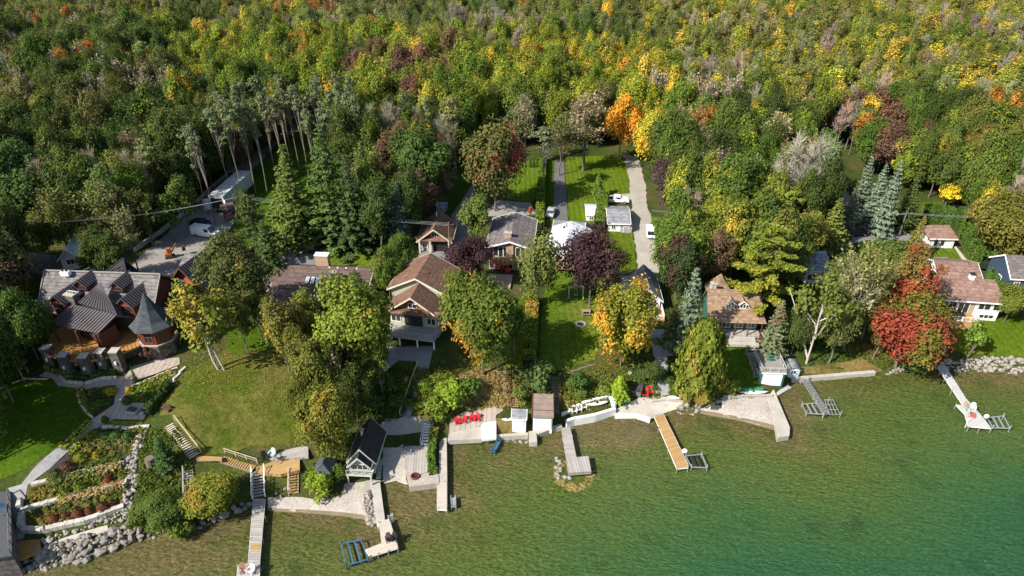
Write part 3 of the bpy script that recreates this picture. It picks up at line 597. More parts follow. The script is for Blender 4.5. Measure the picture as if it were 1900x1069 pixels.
    def win(s, x, y, z, w, hh, face='F', frame=None, n=2, rows=1, name='window', glass=None, parent=None):
        """x,y: centre on the wall, z: sill"""
        r_ = {'F': 0, 'R': R(90), 'B': R(180), 'L': R(-90)}[face] if isinstance(face, str) else face
        T_ = Matrix.Translation((x, y, z)) @ Matrix.Rotation(r_, 4, 'Z'); m = MB(); m.T = T_; e = .09
        m.box(-w/2-e, -.09, -e, w/2+e, 0, 0); m.box(-w/2-e, -.09, hh, w/2+e, 0, hh+e); m.box(-w/2-e, -.09, 0, -w/2, 0, hh); m.box(w/2, -.09, 0, w/2+e, 0, hh)
        for i in range(1, n): xx = -w/2 + w * i / n; m.box(xx - .04, -.08, 0, xx + .04, 0, hh)
        for i in range(1, rows): zz = hh * i / rows; m.box(-w/2, -.07, zz - .03, w/2, 0, zz + .03)
        f = m.build(name, frame or WHITE, parent or s.root); g = MB(); g.T = T_; g.box(-w/2, -.035, 0, w/2, -.004, hh); g.build('pane', glass or GLASS, f); return f
    def door(s, x, y, z, w, hh, mat, face='F', frame=None, name='door', panels=0):
        r_ = {'F': 0, 'R': R(90), 'B': R(180), 'L': R(-90)}[face]; T_ = Matrix.Translation((x, y, z)) @ Matrix.Rotation(r_, 4, 'Z'); m = MB(); m.T = T_
        m.box(-w/2, -.06, 0, w/2, -.004, hh); 
        for i in range(panels): m.box(-w/2 + .12, -.075, hh * (i + .12) / panels, w/2 - .12, -.06, hh * (i + .88) / panels)
        d = m.build(name, mat, s.root); f = MB(); f.T = T_; f.box(-w/2-.1, -.085, 0, -w/2, -.004, hh+.1); f.box(w/2, -.085, 0, w/2+.1, -.004, hh+.1); f.box(-w/2, -.085, hh, w/2, -.004, hh+.1); f.build('door_frame', frame or WHITE, d)
        k = MB(); k.T = T_; k.cyl((w/2 - .15, -.13, hh * .48), .05, .12, 6); k.build('handle', ALU, d); return d
    def chimney(s, x, y, z0, z1, w=.7, d=.5, mat=None, cap=None, parent=None):
        m = MB(); m.box(x-w/2, y-d/2, z0, x+w/2, y+d/2, z1); c = m.build('chimney', mat or TAN, parent or s.root, .02); m = MB(); m.box(x-w/2-.1, y-d/2-.1, z1+.002, x+w/2+.1, y+d/2+.1, z1+.14); m.cyl((x, y, z1+.14), .14, .3, 8)
        m.build('chimney_cap', cap or CONC, c) if parent is None else None; return c
    def vents(s, pts, col=None):
        for (x, y, z) in pts:
            m = MB(); m.box(x-.18, y-.18, z-.1, x+.18, y+.18, z+.16); m.cyl((x, y, z+.16), .13, .12, 8); m.build('roof_vent', col or BLACK, s.root)
    def rail(s, pts, z, hh=1.0, mat=None, sp=1.3, name='railing', glass=None):
        m = MB()
        for a, b in zip(pts[:-1], pts[1:]):
            A, B = Vector((*a, z)), Vector((*b, z)); L = (B - A).length; n = max(1, round(L / sp)); m.bar(A + Vector((0,0,hh)), B + Vector((0,0,hh)), .07); m.bar(A + Vector((0,0,.15)), B + Vector((0,0,.15)), .05)
            for i in range(n + 1): p = A + (B - A) * i / n; m.bar(p, p + Vector((0, 0, hh + .05)), .09)
            k = max(1, round(L / .3))
            for i in range(k): p = A + (B - A) * (i + .5) / k; m.bar(p + Vector((0,0,.15)), p + Vector((0, 0, hh)), .03)
        o = s.b(m, name, mat or DKWOOD); return o
    def deck(s, pts, z, mat, t=.25, post=None, name='deck', pm=None, zp=-2.0):
        m = MB(); m.slab([(a, b, z) for a, b in pts], t); o = s.b(m, name, mat)
        if post:
            for (x, y) in post: q = MB(); q.box(x-.1, y-.1, zp, x+.1, y+.1, z - t - .002); q.build('post', pm or WOOD, o)
        return o
# --- the two-gabled brown house
H = House('gabled_house', 'tall brown-roofed house with two front gables and a grey deck facing the water', (713,579), (813,590.5), 11.8, 6.2)
w = H.w
H.block(-.6, 5.2, w-.5, 13.2, 7.2, 9.6, 'D', SAGE, BROWNR, .6, .5, trim=CREAM, ridge=.5)
H.block(.5, 1.0, w-.5, 5.2, 5.6, 8.6, 'D', SAGE, BROWNR, .6, .7, gable=CEDAR, trim=CREAM, name='front_roof')
m = MB(); m.slab([(-.1, 1.0, 6.12), (-.1, .05, 5.45), (w + .1, .05, 5.45), (w + .1, 1.0, 6.12)], .1, up=1); H.b(m, 'skirt_roof', BROWNR)
H.win(w*.5, 1.0, 6.35, 1.3, .8, n=2); H.win(w*.5, 1.0, 2.9, 2.9, 2.0, n=2, name='patio_door', frame=BLACK); H.win(w*.17, 1.0, 3.4, 1.5, 1.2); H.win(w*.83, 1.0, 3.4, 1.4, 1.2)
H.deck([(-.2, 1.0), (-.2, -2.6), (w, -2.6), (w, 1.0)], 2.8, DECKG, post=[(.2, -2.4), (3.2, -2.4), (6.2, -2.4), (w-.2, -2.4)], pm=WHITE)
H.rail([(-.15, -2.5), (w - .05, -2.5), (w - .05, 1.0)], 2.8, 1.0, ALU); H.win(2.4, .995, .3, 2.2, 1.9, n=2, name='patio_door', frame=WHITE); H.win(6.6, .995, .3, 2.2, 1.9, n=2, name='patio_door', frame=WHITE)
H.vents([(5.4, 8, 8.9), (2.7, 9.5, 8.7), (2.5, 7, 8.6)])
# --- small brown garage with cedar gable
H = House('garage', 'small brown-roofed garage with an orange cedar gable and open bay', (773,447), (837,448.5), 9.6, 6.8, 'garage'); w = H.w
H.block(.5, .8, w-.4, 8, 2.9, 5.3, 'D', SAGE, BROWNR, .6, .8, gable=CEDAR, trim=CREAM, hip=0); H.win(w*.5, .8, 3.5, .9, .8)
m = MB(); m.slab([(-.1, .8, 3.4), (-.1, -.05, 2.8), (w+.1, -.05, 2.8), (w+.1, .8, 3.4)], .1, up=1); H.b(m, 'skirt_roof', BROWNR)
m = MB(); m.box(w*.42, .76, 0, w*.88, .79, 2.3); H.b(m, 'garage_door', BLACK); H.win(w*.22, .8, 1.0, .9, .9); m = MB(); m.cyl((3.3, 6.5, 5.0), .12, 1.2, 8); H.b(m, 'flue', WHITE)  # flat black panel on the wall stands for the shade inside the open bay
for xx in (.5, w*.38, w - .5): m = MB(); m.box(xx-.15, -.05, -.5, xx+.15, .25, 2.75); H.b(m, 'post', CREAM)
# --- grey-brown roofed house with curved balcony
H = House('balcony_house', 'low-pitched taupe-roofed house with a curved wooden balcony', (901,457), (986,461), 12, 6.5); w = H.w
H.block(.5, .9, w-.3, 12, 5.3, 6.6, 'D', TAN, GREYB, .6, .9, trim=WHITE, ridge=.52)
for i in range(3): H.win(1.9 + i * .95, .9, 3.0, .8, 2.0, n=1)
H.win(w*.76, .9, 3.0, 1.9, 2.0, n=2); m = MB(); m.box(w*.44, .5, 2.6, w*.60, .95, 6.0); H.b(m, 'fireplace_wall', TAN)
arc = [(.3, .9)] + [(.3 + (w - 1.6) * i / 8, .9 - 2.2 * math.sin(math.pi * (i + .7) / 9.4)) for i in range(9)] + [(w - 1.0, .9)]
H.deck(arc, 2.6, DECKT, t=.35); H.rail(arc[1:-1], 2.6, 1.0, DKWOOD, 1.0); H.chimney(w*.47, 2.2, 5.5, 7.5, 1.3, .8, TAN)
for xx in (1.5, 4.2, 7.2): H.win(xx, .9, .2, 1.8, 1.9, n=2)
H.deck([(.2, -1.6), (.2, -6.4), (5.4, -6.4), (5.4, -1.6)], .35, M('pinkish_deck_boards', (.42,.30,.23), (.33,.23,.17), lines=('Y', .2, .3)), t=.5, name='lower_deck')
# --- white-roofed bungalow
H = House('white_roof_house', 'white-walled house with a pale silver-grey low roof', (1014,462), (1088,469), 10, 6.3); w = H.w
H.block(.4, .8, w-.3, 9.6, 3.6, 4.9, 'D', WSID, LGREYR, .6, .7, trim=WHITE, ridge=.45); H.win(1.8, .8, .9, 1.6, 1.5); H.win(w*.62, .8, .2, 1.9, 2.1, frame=RUST, n=2, name='patio_door')
H.vents([(2.4, 8.0, 4.7), (4.6, 6.6, 4.7), (4.8, 5.0, 4.7), (5.0, 3.6, 4.7)]); m = MB(); m.cyl((2.9, 8.3, 4.5), .09, 1.1, 8); H.b(m, 'flue', BLACK)
H.block(.0, 10.2, 6.2, 14.0, 3.2, 4.0, 'W', WSID, GREYR, .3, .3, trim=WHITE, name='rear_roof'); H.deck([(2.2, .8), (2.2, -2.4), (7.4, -2.4), (7.4, .8)], 1.0, DECKT, post=[(2.4, -2.2), (7.2, -2.2)]); H.rail([(2.3, -2.3), (7.3, -2.3)], 1.0, .9, WOOD)
# --- grey garage on the gravel drive
H = House('garage', 'grey-roofed white garage on the gravel drive', (1127,414), (1171,415), 9, 6.6, 'garage'); w = H.w
H.block(.3, .3, w-.3, 8.5, 2.3, 3.5, 'W', WSID, GREYR, .35, .3, trim=WHITE, ridge=.5); H.win(1.4, .3, .9, .8, .8); H.door(w - .3, 2.6, 0, 2.4, 2.0, WHITE, 'R', name='garage_door', panels=3); H.door(w - .3, 6.0, 0, 2.4, 2.0, WHITE, 'R', name='garage_door', panels=3)
H = House('shed', 'small square grey shed with a dark roof in front of the grey garage', (1151,421), (1174,421.5), 8.3, 6.6, 'shed'); w = H.w
H.block(.1, .1, w-.1, 2.2, 1.9, 2.35, 'W', GREYS, DARKR, .15, .15, ridge=.6); H.door(w*.5, .1, 0, 1.1, 1.7, GREYS)
# --- white shed on the hedge lawn
H = House('shed', 'white garden shed with a pale ridged roof on the upper lawn', (1087,402), (1108,402.5), 8.2, 6.6, 'shed'); w = H.w
H.block(.1, .1, w-.1, 5.4, 2.0, 2.7, 'W', WHITE, LGREYR, .2, .15, trim=WHITE); H.win(w*.5, .1, .8, .8, .7); H.door(w-.1, 1.8, 0, .9, 1.8, WHITE, 'R')
# --- grey gabled cottage half hidden by the orange maple
H = House('cottage', 'white cottage with a slate-grey gabled roof behind the golden orange maple', (1183,552), (1229,553), 9.4, 6); w = H.w
H.block(.2, .3, w-.2, 8.2, 3.0, 5.0, 'D', WSID, GREYR, .4, .6, trim=WHITE, ridge=.45); H.win(w*.5, .3, 1.0, 1.5, 1.2); H.win(w-.2, 3, 1.0, 1.2, 1.1, 'R')
H.block(-2.2, 4.4, .2, 8.0, 2.6, 4.0, 'W', WSID, BLUEG, .3, .3, trim=WHITE, name='side_roof')
H.deck([(.2, .3), (.2, -3.4), (w+.2, -3.4), (w+.2, .3)], 1.0, DECKT, post=[(.4, -3.2), (w, -3.2)]); H.rail([(.3, -3.3), (w+.1, -3.3), (w+.1, .3)], 1.0, .9, WHITE); m = MB(); m.cyl((1.7, -1.6, 1.0), .04, 2.2, 6); m.cyl((1.7, -1.6, 2.6), 1.3, .5, 8, .05); H.b(m, 'parasol', WHITE)
# --- dormered cottage
H = House('cottage', 'dark-walled cottage with a tan shingle roof and two white-framed dormers', (1317,598), (1417,601), 8.6, 5.6); w = H.w
H.block(.4, 2.0, w-.2, 7.0, 3.9, 6.4, 'W', GREENS, TANR, .4, .4, ridge=.62, trim=None)
m = MB(); m.slab([(-.2, 0, 3.0), (w+.5, 0, 3.0), (w+.2, 2.1, 4.15), (-.2, 2.1, 4.15)], .12, up=1); m.slab([(-.2, 2.1, 4.15), (w+.2, 2.1, 4.15), (w-1.4, 3.5, 5.6), (-.2, 3.5, 5.6)], .12, up=1); H.b(m, 'porch_roof', TANR)
H.block(1.2, 6.6, 5.2, 10.6, 4.4, 7.0, 'D', GREENS, TANR, .4, .2, hip=1.4, name='rear_roof')
for xx in (w*.42, w*.64):
    m = MB(); m.box(xx-.65, 2.35, 3.9, xx+.65, 4.4, 5.35); m.add([(xx-.65,2.35,5.35),(xx+.65,2.35,5.35),(xx,2.35,5.9),(xx-.65,4.6,5.35),(xx+.65,4.6,5.35),(xx,4.6,5.9)],[(0,1,2),(5,4,3),(0,2,5,3),(1,4,5,2)]); d_ = H.b(m, 'dormer', GREENS)
    m = MB(); m.slab([(xx-.85,2.1,5.27),(xx,2.1,6.02),(xx,5.4,6.02),(xx-.85,5.4,5.27)], .08, up=1); m.slab([(xx,2.1,6.02),(xx+.85,2.1,5.27),(xx+.85,5.4,5.27),(xx,5.4,6.02)], .08, up=1); m.build('dormer_roof', TANR, d_)
    m = MB(); 
    for s_ in (-1, 1): m.bar((xx + s_*.85, 2.06, 5.25), (xx, 2.06, 6.0), .08, .16)
    m.build('dormer_trim', WHITE, d_); H.win(xx, 2.35, 4.55, .9, .75, n=2, parent=d_)
for i in range(4): H.win(1.3 + i * (w - 2.6) / 3, 2.0, .8, 1.3, 1.4, n=2)
for i in range(5): m = MB(); m.box(.1 + i * (w - .2) / 4 - .08, .1, -.5, .1 + i * (w - .2) / 4 + .08, .26, 2.85); H.b(m, 'porch_post', DKWOOD)
H.deck([(0, 2.0), (0, .1), (w, .1), (w, 2.0)], .4, DECKX, t=.5, name='porch_floor'); H.chimney(1.1, 5.6, 4.5, 7.3, .9, .7, STONEW)
m = MB(); m.box(2.6, -1.2, -.5, w - 1.0, .08, .15); m.box(2.2, -1.9, -.6, w - .6, -1.2, -.12); H.b(m, 'step', CONC)
# --- green boathouse with roof deck
H = House('green_boathouse', 'dark green boathouse with a white door and a railed roof deck', (1414,690), (1458,691), 4.1, 1.2, 'boathouse'); w = H.w
m = MB(); m.box(0, 0, -1.2, w, 6.3, 2.75); H.b(m, 'wall', GREENS); H.deck([(-.05, -.15), (w+.05, -.15), (w+.05, 6.4), (-.05, 6.4)], 2.91, M('worn_roof_deck', (.27,.25,.22), (.19,.17,.15), lines=('Y', .16, .35)), t=.16, name='roof_deck')
H.rail([(0, 6.3), (0, -.1), (w, -.1), (w, 6.3)], 2.92, .9, M('grey_white_rail', (.5,.5,.48)), 1.5); m = MB(); m.box(-.08, -.21, 2.62, w+.08, -.152, 2.87); m.box(w*.08, -.08, -.1, w*.18, -.01, 2.5); H.b(m, 'fascia', WHITE)
H.door(w*.55, 0, .1, w*.66, 2.25, WHITE, name='boat_door', panels=0); H.win(0, 1.8, .6, .7, 1.2, 'L'); H.door(0, 3.4, 0, .8, 1.9, WHITE, 'L')
BH = H
H = House('shed', 'little pale blue shed with a curved grey roof beside the green boathouse', (1462,684), (1486,685), 2.6, 1.2, 'shed'); w = H.w
m = MB(); m.box(.05, 0, -1, w-.05, 2.2, 1.2); H.b(m, 'wall', PALEBL)
m = MB(); pts = [(-.15 + (w + .3) * i / 8, 1.15 + .75 * math.sin(math.pi * i / 8)) for i in range(9)]
for (a, za), (b_, zb) in zip(pts[:-1], pts[1:]): m.slab([(a, -.3, za), (b_, -.3, zb), (b_, 2.4, zb), (a, 2.4, za)], .07, up=1)
H.b(m, 'roof', GREYR); m = MB(); m.add([(p[0], .0, p[1] - .07) for p in pts[1:-1]] + [(w-.05, 0, 1.2), (.05, 0, 1.2)], [tuple(range(8, -1, -1))]); H.b(m, 'gable', PALEBL); H.win(w*.5, 0, .35, .8, .7)
# --- pale blue-grey roof behind the pines
H = House('house', 'house with a plain pale blue-grey roof among the trees', (1496,500), (1544,500), 9.5, 6); w = H.w
H.block(.3, .3, w-.3, 7, 3.2, 5, 'W', WSID, BLUEG, .4, .3, ridge=.6, trim=WHITE); H.win(1.5, .3, 1, 1.4, 1.2); H.win(w-.3, 3, 1, 1.2, 1.1, 'R')
# --- right house with brown roof
H = House('brown_roof_house', 'white and tan bungalow with a wide reddish brown roof and a timber deck', (1744,552), (1873,561), 8.1, 3.9); w = H.w
H.block(.5, .7, w-.5, 7.0, 3.9, 5.9, 'W', WSID, BROWNR2, .6, .6, ridge=.62, hip=1.3, trim=WHITE)
H.block(2.6, 6.4, 9.6, 15, 4.2, 6.0, 'W', WSID, BROWNR2, .5, .5, ridge=.5, trim=WHITE, name='rear_roof'); H.chimney(w*.56, 4.6, 5, 6.9, .8, .8, WHITE, cap=DARKR)
m = MB(); m.box(.5, .66, -1, w*.58, .7, 3.9); H.b(m, 'brick_front', TAN)
H.win(2.6, .66, 1.9, 2.0, 1.3, n=3); H.win(w*.42, .66, 1.0, 1.8, 2.1, n=2, name='patio_door'); H.win(w*.72, .7, 1.9, 2.0, 1.2, n=2); H.win(w*.90, .7, 1.9, 1.2, 1.2, n=1); H.win(w*.80, .7, .1, 2.4, .7, n=3)
H.deck([(.6, .7), (.6, -2.6), (w*.56, -2.6), (w*.56, .7)], 1.0, DECKT, t=1.6); H.rail([(1.0, -2.5), (w*.56-.05, -2.5), (w*.56-.05, -.4)], 1.0, .95, WHITE)
m = MB()
for i in range(5): m.box(w*.57, -.6 - i*.32, -.3, w*.66, -.28 - i*.32, .8 - i*.2)
H.b(m, 'step', WOOD); m = MB(); m.box(2.7, -1.4, 1.0, 4.6, -.6, 1.75); H.b(m, 'garden_table', BLACK)
# --- white garage with hip roof
H = House('garage', 'white garage with a reddish brown hipped roof above a small lawn', (1724,441), (1779,442), 7.8, 5.2, 'garage'); w = H.w
H.block(.3, .4, w-.3, 5.0, 2.5, 4.1, 'W', WSID, BROWNR2, .4, .3, hip=1.1, trim=WHITE); H.win(w*.32, .4, .7, .45, 1.2, n=1, frame=BLACK); H.win(w*.55, .4, .7, .45, 1.2, n=1, frame=BLACK); H.door(w*.8, .4, 0, .9, 2.0, WHITE)
# --- navy house at the right edge
H = House('navy_house', 'navy blue house with white windows and a tan roof at the right edge', (1876,516), (1910,516), 8.6, 4.6, ang=-6, w=13)
H.block(.3, .3, 12, 8, 4.0, 6.6, 'W', NAVY, GREYB, .4, .3, trim=WHITE); H.block(3.4, -1.4, 7.6, .3, 3.9, 5.5, 'D', NAVY, GREYB, .3, .3, trim=WHITE, name='front_roof')
H.win(1.6, .3, 1.6, .9, 1.4); H.win(5.5, -1.4, 1.4, 1.5, 1.6, n=3); H.win(9, .3, 1.2, 1.6, 1.4); H.win(.3, 3.5, 1.2, 1.0, 1.3, 'L')
# --- long brown bungalow
H = House('long_bungalow', 'long low bungalow with a dark brown roof, skylights and a broad chimney', (486,560), (640,560), 10.2, 7.2, ang=-4, w=18.5)
H.block(-2.5, 4.5, 17.0, 13.0, 2.9, 4.6, 'W', TAN, BROWND, .6, .5, trim=WHITE, ridge=.62)
H.block(.5, -.5, 8.6, 5.2, 2.7, 3.6, 'W', TAN, BROWND, .5, .4, trim=WHITE, name='front_roof', ridge=.93); H.win(4.5, -.5, .9, 3.0, 1.4, n=3); H.win(12, 4.5, .9, 2.4, 1.3, n=3); H.chimney(11.2, 6.3, 3.2, 5.6, .9, .8, STONE)
H.chimney(7.6, 11.2, 3.5, 6.4, 2.4, 1.2, TAN, cap=WHITE)
for i in range(3): m = MB(); x = 6.2 + .95 * i; m.T = Matrix.Translation((x, 6.1, 3.93)) @ Matrix.Rotation(math.atan(1.7 / 5.3), 4, 'X'); m.box(-.28, -.7, -.05, .28, .7, .12); sk = H.b(m, 'skylight', WHITE); g = MB(); g.T = m.T; g.box(-.2, -.6, .121, .2, .6, .14); g.build('pane', M('skylight_glass', (.25,.38,.42), rough=.1), sk)
H.vents([(9.3, 9.6, 4.5), (10.8, 9.6, 4.5), (12.4, 9.6, 4.5), (14.4, 9.6, 4.5)], WHITE)
# --- left boathouse
H = House('boathouse', 'little boathouse with a black roof and pale green dormer gable on the beach', (640,846), (696,849), 4.6, .9, 'boathouse'); w = H.w
PG_ = M('pale_green_siding', (.34,.38,.28), (.28,.31,.23), lines=('Z', .2, .2))
SG = M('grey_green_trim', (.42,.44,.38), (.33,.35,.30))
H.block(.4, .6, w-.4, 6.0, 2.7, 4.9, 'D', PG_, DARKR, .4, .5, trim=SG)
H.block(.75, -.6, w-.75, 3.2, 2.9, 4.4, 'D', PG_, DARKR, .3, .5, gable=PG_, trim=SG, name='front_roof', z0=1.7); H.win(w*.5, -.6, 1.9, 2.1, .9, n=3, frame=SG)
H.deck([(.3, .6), (.3, -1.6), (w-.3, -1.6), (w-.3, .6)], 1.7, SG, t=.2, post=[(.5, -1.45), (w-.5, -1.45)], pm=SG, name='balcony'); H.rail([(.4, -1.5), (w-.4, -1.5)], 1.7, .8, ALU, 1.2)
H.door(w*.5, .6, 0, 2.4, 1.7, WHITE, name='boat_door', panels=2); H.win(w-.4, 2.6, 1.0, .9, .8, 'R'); H.chimney(w*.38, 3.6, 4, 5.2, .35, .35, WHITE)
# --- gazebo-like sauna hut
H = House('garden_hut', 'small dark hut with a blue-grey hipped roof beside the boathouse', (581,875), (613,876), 3.6, 1.3, 'hut'); w = H.w
H.block(.25, .25, w-.25, 2.5, 2.1, 3.0, 'D', DKWOOD, SLATE, .35, .35, hip=w*.5-.35); H.door(w*.5, .25, 0, .8, 1.8, DKWOOD)
# --- white shed and flat shed on the seawall
H = House('shed', 'white lakeside shed with a dark ridge and grey roof', (949,776), (977,777), 3.4, 1.25, 'shed'); w = H.w
H.block(.1, .1, w-.1, 2.0, 2.0, 2.6, 'W', WSID, GREYR, .2, .12, ridge=.72, trim=WHITE); H.door(w*.5, .1, 0, 1.2, 1.7, WHITE)
H = House('flat_roof_shed', 'boat shed with a weathered brown flat roof and red-brown sides', (988,772), (1026,773), 3.7, 1.1, 'shed'); w = H.w
m = MB(); m.box(.1, .1, -1, w-.1, 4.6, 2.35); H.b(m, 'wall', WHITE); m = MB(); m.slab([(-.1, -.2, 2.5), (w+.1, -.2, 2.5), (w+.1, 4.8, 2.95), (-.1, 4.8, 2.95)], .12, up=1); ro = H.b(m, 'roof', M('weathered_flat_roof', (.25,.20,.16), (.16,.125,.10), scale=.8, amt=1, lines=('Y', 1.2, .2)))
m = MB()
for s_ in (-.12, w+.06): m.slab([(s_, -.25, 2.64), (s_+.1, -.25, 2.64), (s_+.1, 4.85, 3.09), (s_, 4.85, 3.09)], .16)
m.slab([(-.1, 1.2, 2.72), (w+.1, 1.2, 2.72), (w+.1, 1.3, 2.73), (-.1, 1.3, 2.73)], .08); m.build('roof_trim', RUST, ro)
m = MB(); m.box(.35, .02, 1.95, w-.3, .09, 2.3); H.b(m, 'transom', PALEBL); H.door(w*.52, .1, 0, w*.72, 1.9, WHITE, name='boat_door')
# --- dark shed beside the red chairs at the apron
H = House('shed', 'small dark grey shed with a red door by the beach apron', (1168,722), (1188,728), 3.0, 1.1, 'shed', ang=-20); w = max(H.w, 1.9)
H.block(0, 0, w, 2.2, 1.8, 2.2, 'W', M('dark_grey_boards', (.13,.13,.135), lines=('Z', .2, .2)), DARKR, .12, .12, ridge=.7); H.door(w, 1.2, 0, 1.0, 1.6, RUST, 'R')
# --- little metal shed in the shade
H = House('shed', 'tiny grey metal shed in the shade behind the brown garage', (808,382), (828,382.5), 8.8, 7, 'shed', group=None); w = H.w
H.block(.1, .1, w-.1, 2.3, 1.6, 2.1, 'W', GREYS, BLUEG, .1, .1); H.door(w*.5, .1, 0, 1.0, 1.5, GREYS)
# --- white cottage in the wood, cabin by the lane
H = House('white_cottage', 'white cottage glimpsed through the bare trees at upper left', (296,282), (335,282), 12.5, 9.5); w = H.w
H.block(.3, .3, w-.3, 7, 3.0, 5.2, 'D', WSID, BLUEG, .4, .4, trim=WHITE); H.win(w*.5, .3, 1, 1.4, 1.2); H.deck([(.3, .3), (.3, -2.4), (w, -2.4), (w, .3)], .9, DECKT)
H = House('cabin', 'small white gabled cabin beside the side lane', (108,486), (150,480), 11.2, 9.3, 'cabin', ang=14); w = H.w
H.block(.3, .3, w-.3, 5, 2.4, 4.2, 'D', WSID, LGREYR, .4, .4, trim=WHITE); H.win(w*.5, .3, 1, 1.2, 1.0)
H = House('far_shed', 'pale low shed at the far end of the gravel lane', (655,216), (690,216), 11, 8.6, 'shed'); w = H.w
H.block(.3, .3, w-.3, 5, 2.6, 3.6, 'W', WSID, LGREYR, .4, .4); H.door(w*.5, .3, 0, 2.2, 2.0, WHITE)
# ------------------------------------------------------------ the mansion
class WorldPart:
    """parts given by pixel and height, kept in the frame of one root"""
    def __init__(s, root): s.r = root; s.I = Matrix.Translation(-root.location)
    def mb(s): m = MB(); m.T = s.I.copy(); return m
    def poly(s, name, pts, t, mat, parent=None, rib=None):
        P = [W(a, b, z) for a, b, z in pts]; m = s.mb(); m.slab(P, t, up=1); o = m.build(name, mat, parent or s.r)
        if rib:                                     # ribs parallel to the edge pts[0]->pts[1], stepping along pts[0]->pts[-1]
            sp = rib; A, B, C, D = P[0], P[1], P[-1], P[-2] if len(P) > 3 else P[1]; L = (C - A).length; n = max(1, int(L / sp)); rb = s.mb(); nrm = (B - A).cross(C - A).normalized(); nrm = nrm if nrm.z > 0 else -nrm
            for i in range(n + 1):
                k = i / n; a, b = A + (C - A) * k, B + (D - B) * k
                if (a - b).length > .2: rb.bar(a + nrm * .05, b + nrm * .05, .1, .1)
            rb.build('rib', RIB, o)
        return o
mr = thing('mansion', 'grand turreted stone and timber mansion with shake roof and striped metal gables', 'mansion', tuple(W(180, 640, 8.2)))
D_ = WorldPart(mr)
# body
A, B = W(75, 590, 12), W(285, 605, 12); u = (B - A).normalized(); v = Vector((-u.y, u.x, 0))
if v.y < 0: v = -v
def body(name, a, b, y0, y1, z0, z1, mat):
    m = D_.mb(); p = A + u * a; q = A + u * b; m.prism([((p + v * y0).x, (p + v * y0).y), ((q + v * y0).x, (q + v * y0).y), ((q + v * y1).x, (q + v * y1).y), ((p + v * y1).x, (p + v * y1).y)], z0, z1); return m.build(name, mat, mr)
LW = (B - A).length
E1 = [W(83,502,18.6), W(297,509,18.6), W(282,592,14), W(68,580,14)]
rdir = (E1[1] - E1[0]).normalized(); perp = Vector((-rdir.y, rdir.x, 0))
m = D_.mb(); m.slab(E1, .22, up=1); bk = [E1[0], E1[1], E1[1] + perp * 5.5 - Vector((0,0,4.4)), E1[0] + perp * 5.5 - Vector((0,0,4.4))]; m.slab(bk, .22, up=1); mroof = m.build('main_roof', SHAKE, mr)
# walls under the main roof
mm = D_.mb(); f0, f1 = E1[3] - E1[0], None
q0, q1 = E1[3] + perp * .7 + rdir * .6, E1[2] + perp * .7 - rdir * .6; q2, q3 = q1 + perp * 9.6, q0 + perp * 9.6
mm.prism([(q0.x, q0.y), (q1.x, q1.y), (q2.x, q2.y), (q3.x, q3.y)], 7.0, 14.1); mm.build('wall', DKWOOD, mr)
rm_ = (E1[0] + rdir * .6, E1[1] - rdir * .6)
for e, sgn in ((0, 1), (1, -1)):
    g = D_.mb(); pr = rm_[e] - Vector((0, 0, .25)); fr_ = (q0 if e == 0 else q1); bk_ = (q3 if e == 0 else q2); g.add([(fr_.x, fr_.y, 14.0), (bk_.x, bk_.y, 14.0), tuple(pr)], [(0, 1, 2), (2, 1, 0)]) if False else g.add([(fr_.x, fr_.y, 14.0), (bk_.x, bk_.y, 14.0), tuple(pr), (fr_.x + rdir.x * sgn * .2, fr_.y + rdir.y * sgn * .2, 14.0), (bk_.x + rdir.x * sgn * .2, bk_.y + rdir.y * sgn * .2, 14.0), tuple(pr + rdir * sgn * .2)], [(0, 1, 2), (5, 4, 3), (0, 2, 5, 3), (1, 4, 5, 2)]); g.build('gable', REDW, mr)
m = D_.mb(); m.bar(E1[0] + Vector((0,0,.06)), E1[1] + Vector((0,0,.06)), .3, .12); m.bar(E1[1] + rdir * .05, E1[2] + rdir * .05, .12, .3); m.bar(E1[0] - rdir * .05, E1[3] - rdir * .05, .12, .3); m.build('ridge_cap', M('pale_roof_trim', (.30,.27,.25)), mroof)
# porch wing roof and cross gable
D_.poly('porch_roof', [(93,601,14.4),(134,565,16.4),(217,584,16.2),(182,619,14.2)], .2, METAL, rib=.55)
D_.poly('porch_roof_back', [(134,565,16.4),(120,566,14.2),(205,560,14.2),(217,584,16.2)], .2, METAL)
D_.poly('cross_gable_roof', [(217,585,16.2),(187,524,18.3),(187,524.5,18.28),(146,562,16.9)], .2, METAL, rib=.55)
m = D_.mb(); a, b, c_ = W(184,618,14.1), W(219,586,16.0), W(216,600,14.2); m.add([tuple(a), tuple(b), tuple(c_ + Vector((0,0,0))), (a.x, a.y, 11), (c_.x, c_.y, 11)], [(0,1,2),(2,1,0)][:1] + [(0,2,4,3)]); 
m = D_.mb(); P3 = [W(182,622,14), W(214,602,14), W(208,597,14), W(150,590,14)]; m.prism([(p.x, p.y) for p in P3], 10.8, 14.0); m.build('porch_wall', M('dark_red_timber', (.13,.04,.025), (.08,.028,.018), lines=('Z', .22, .4)), mr)
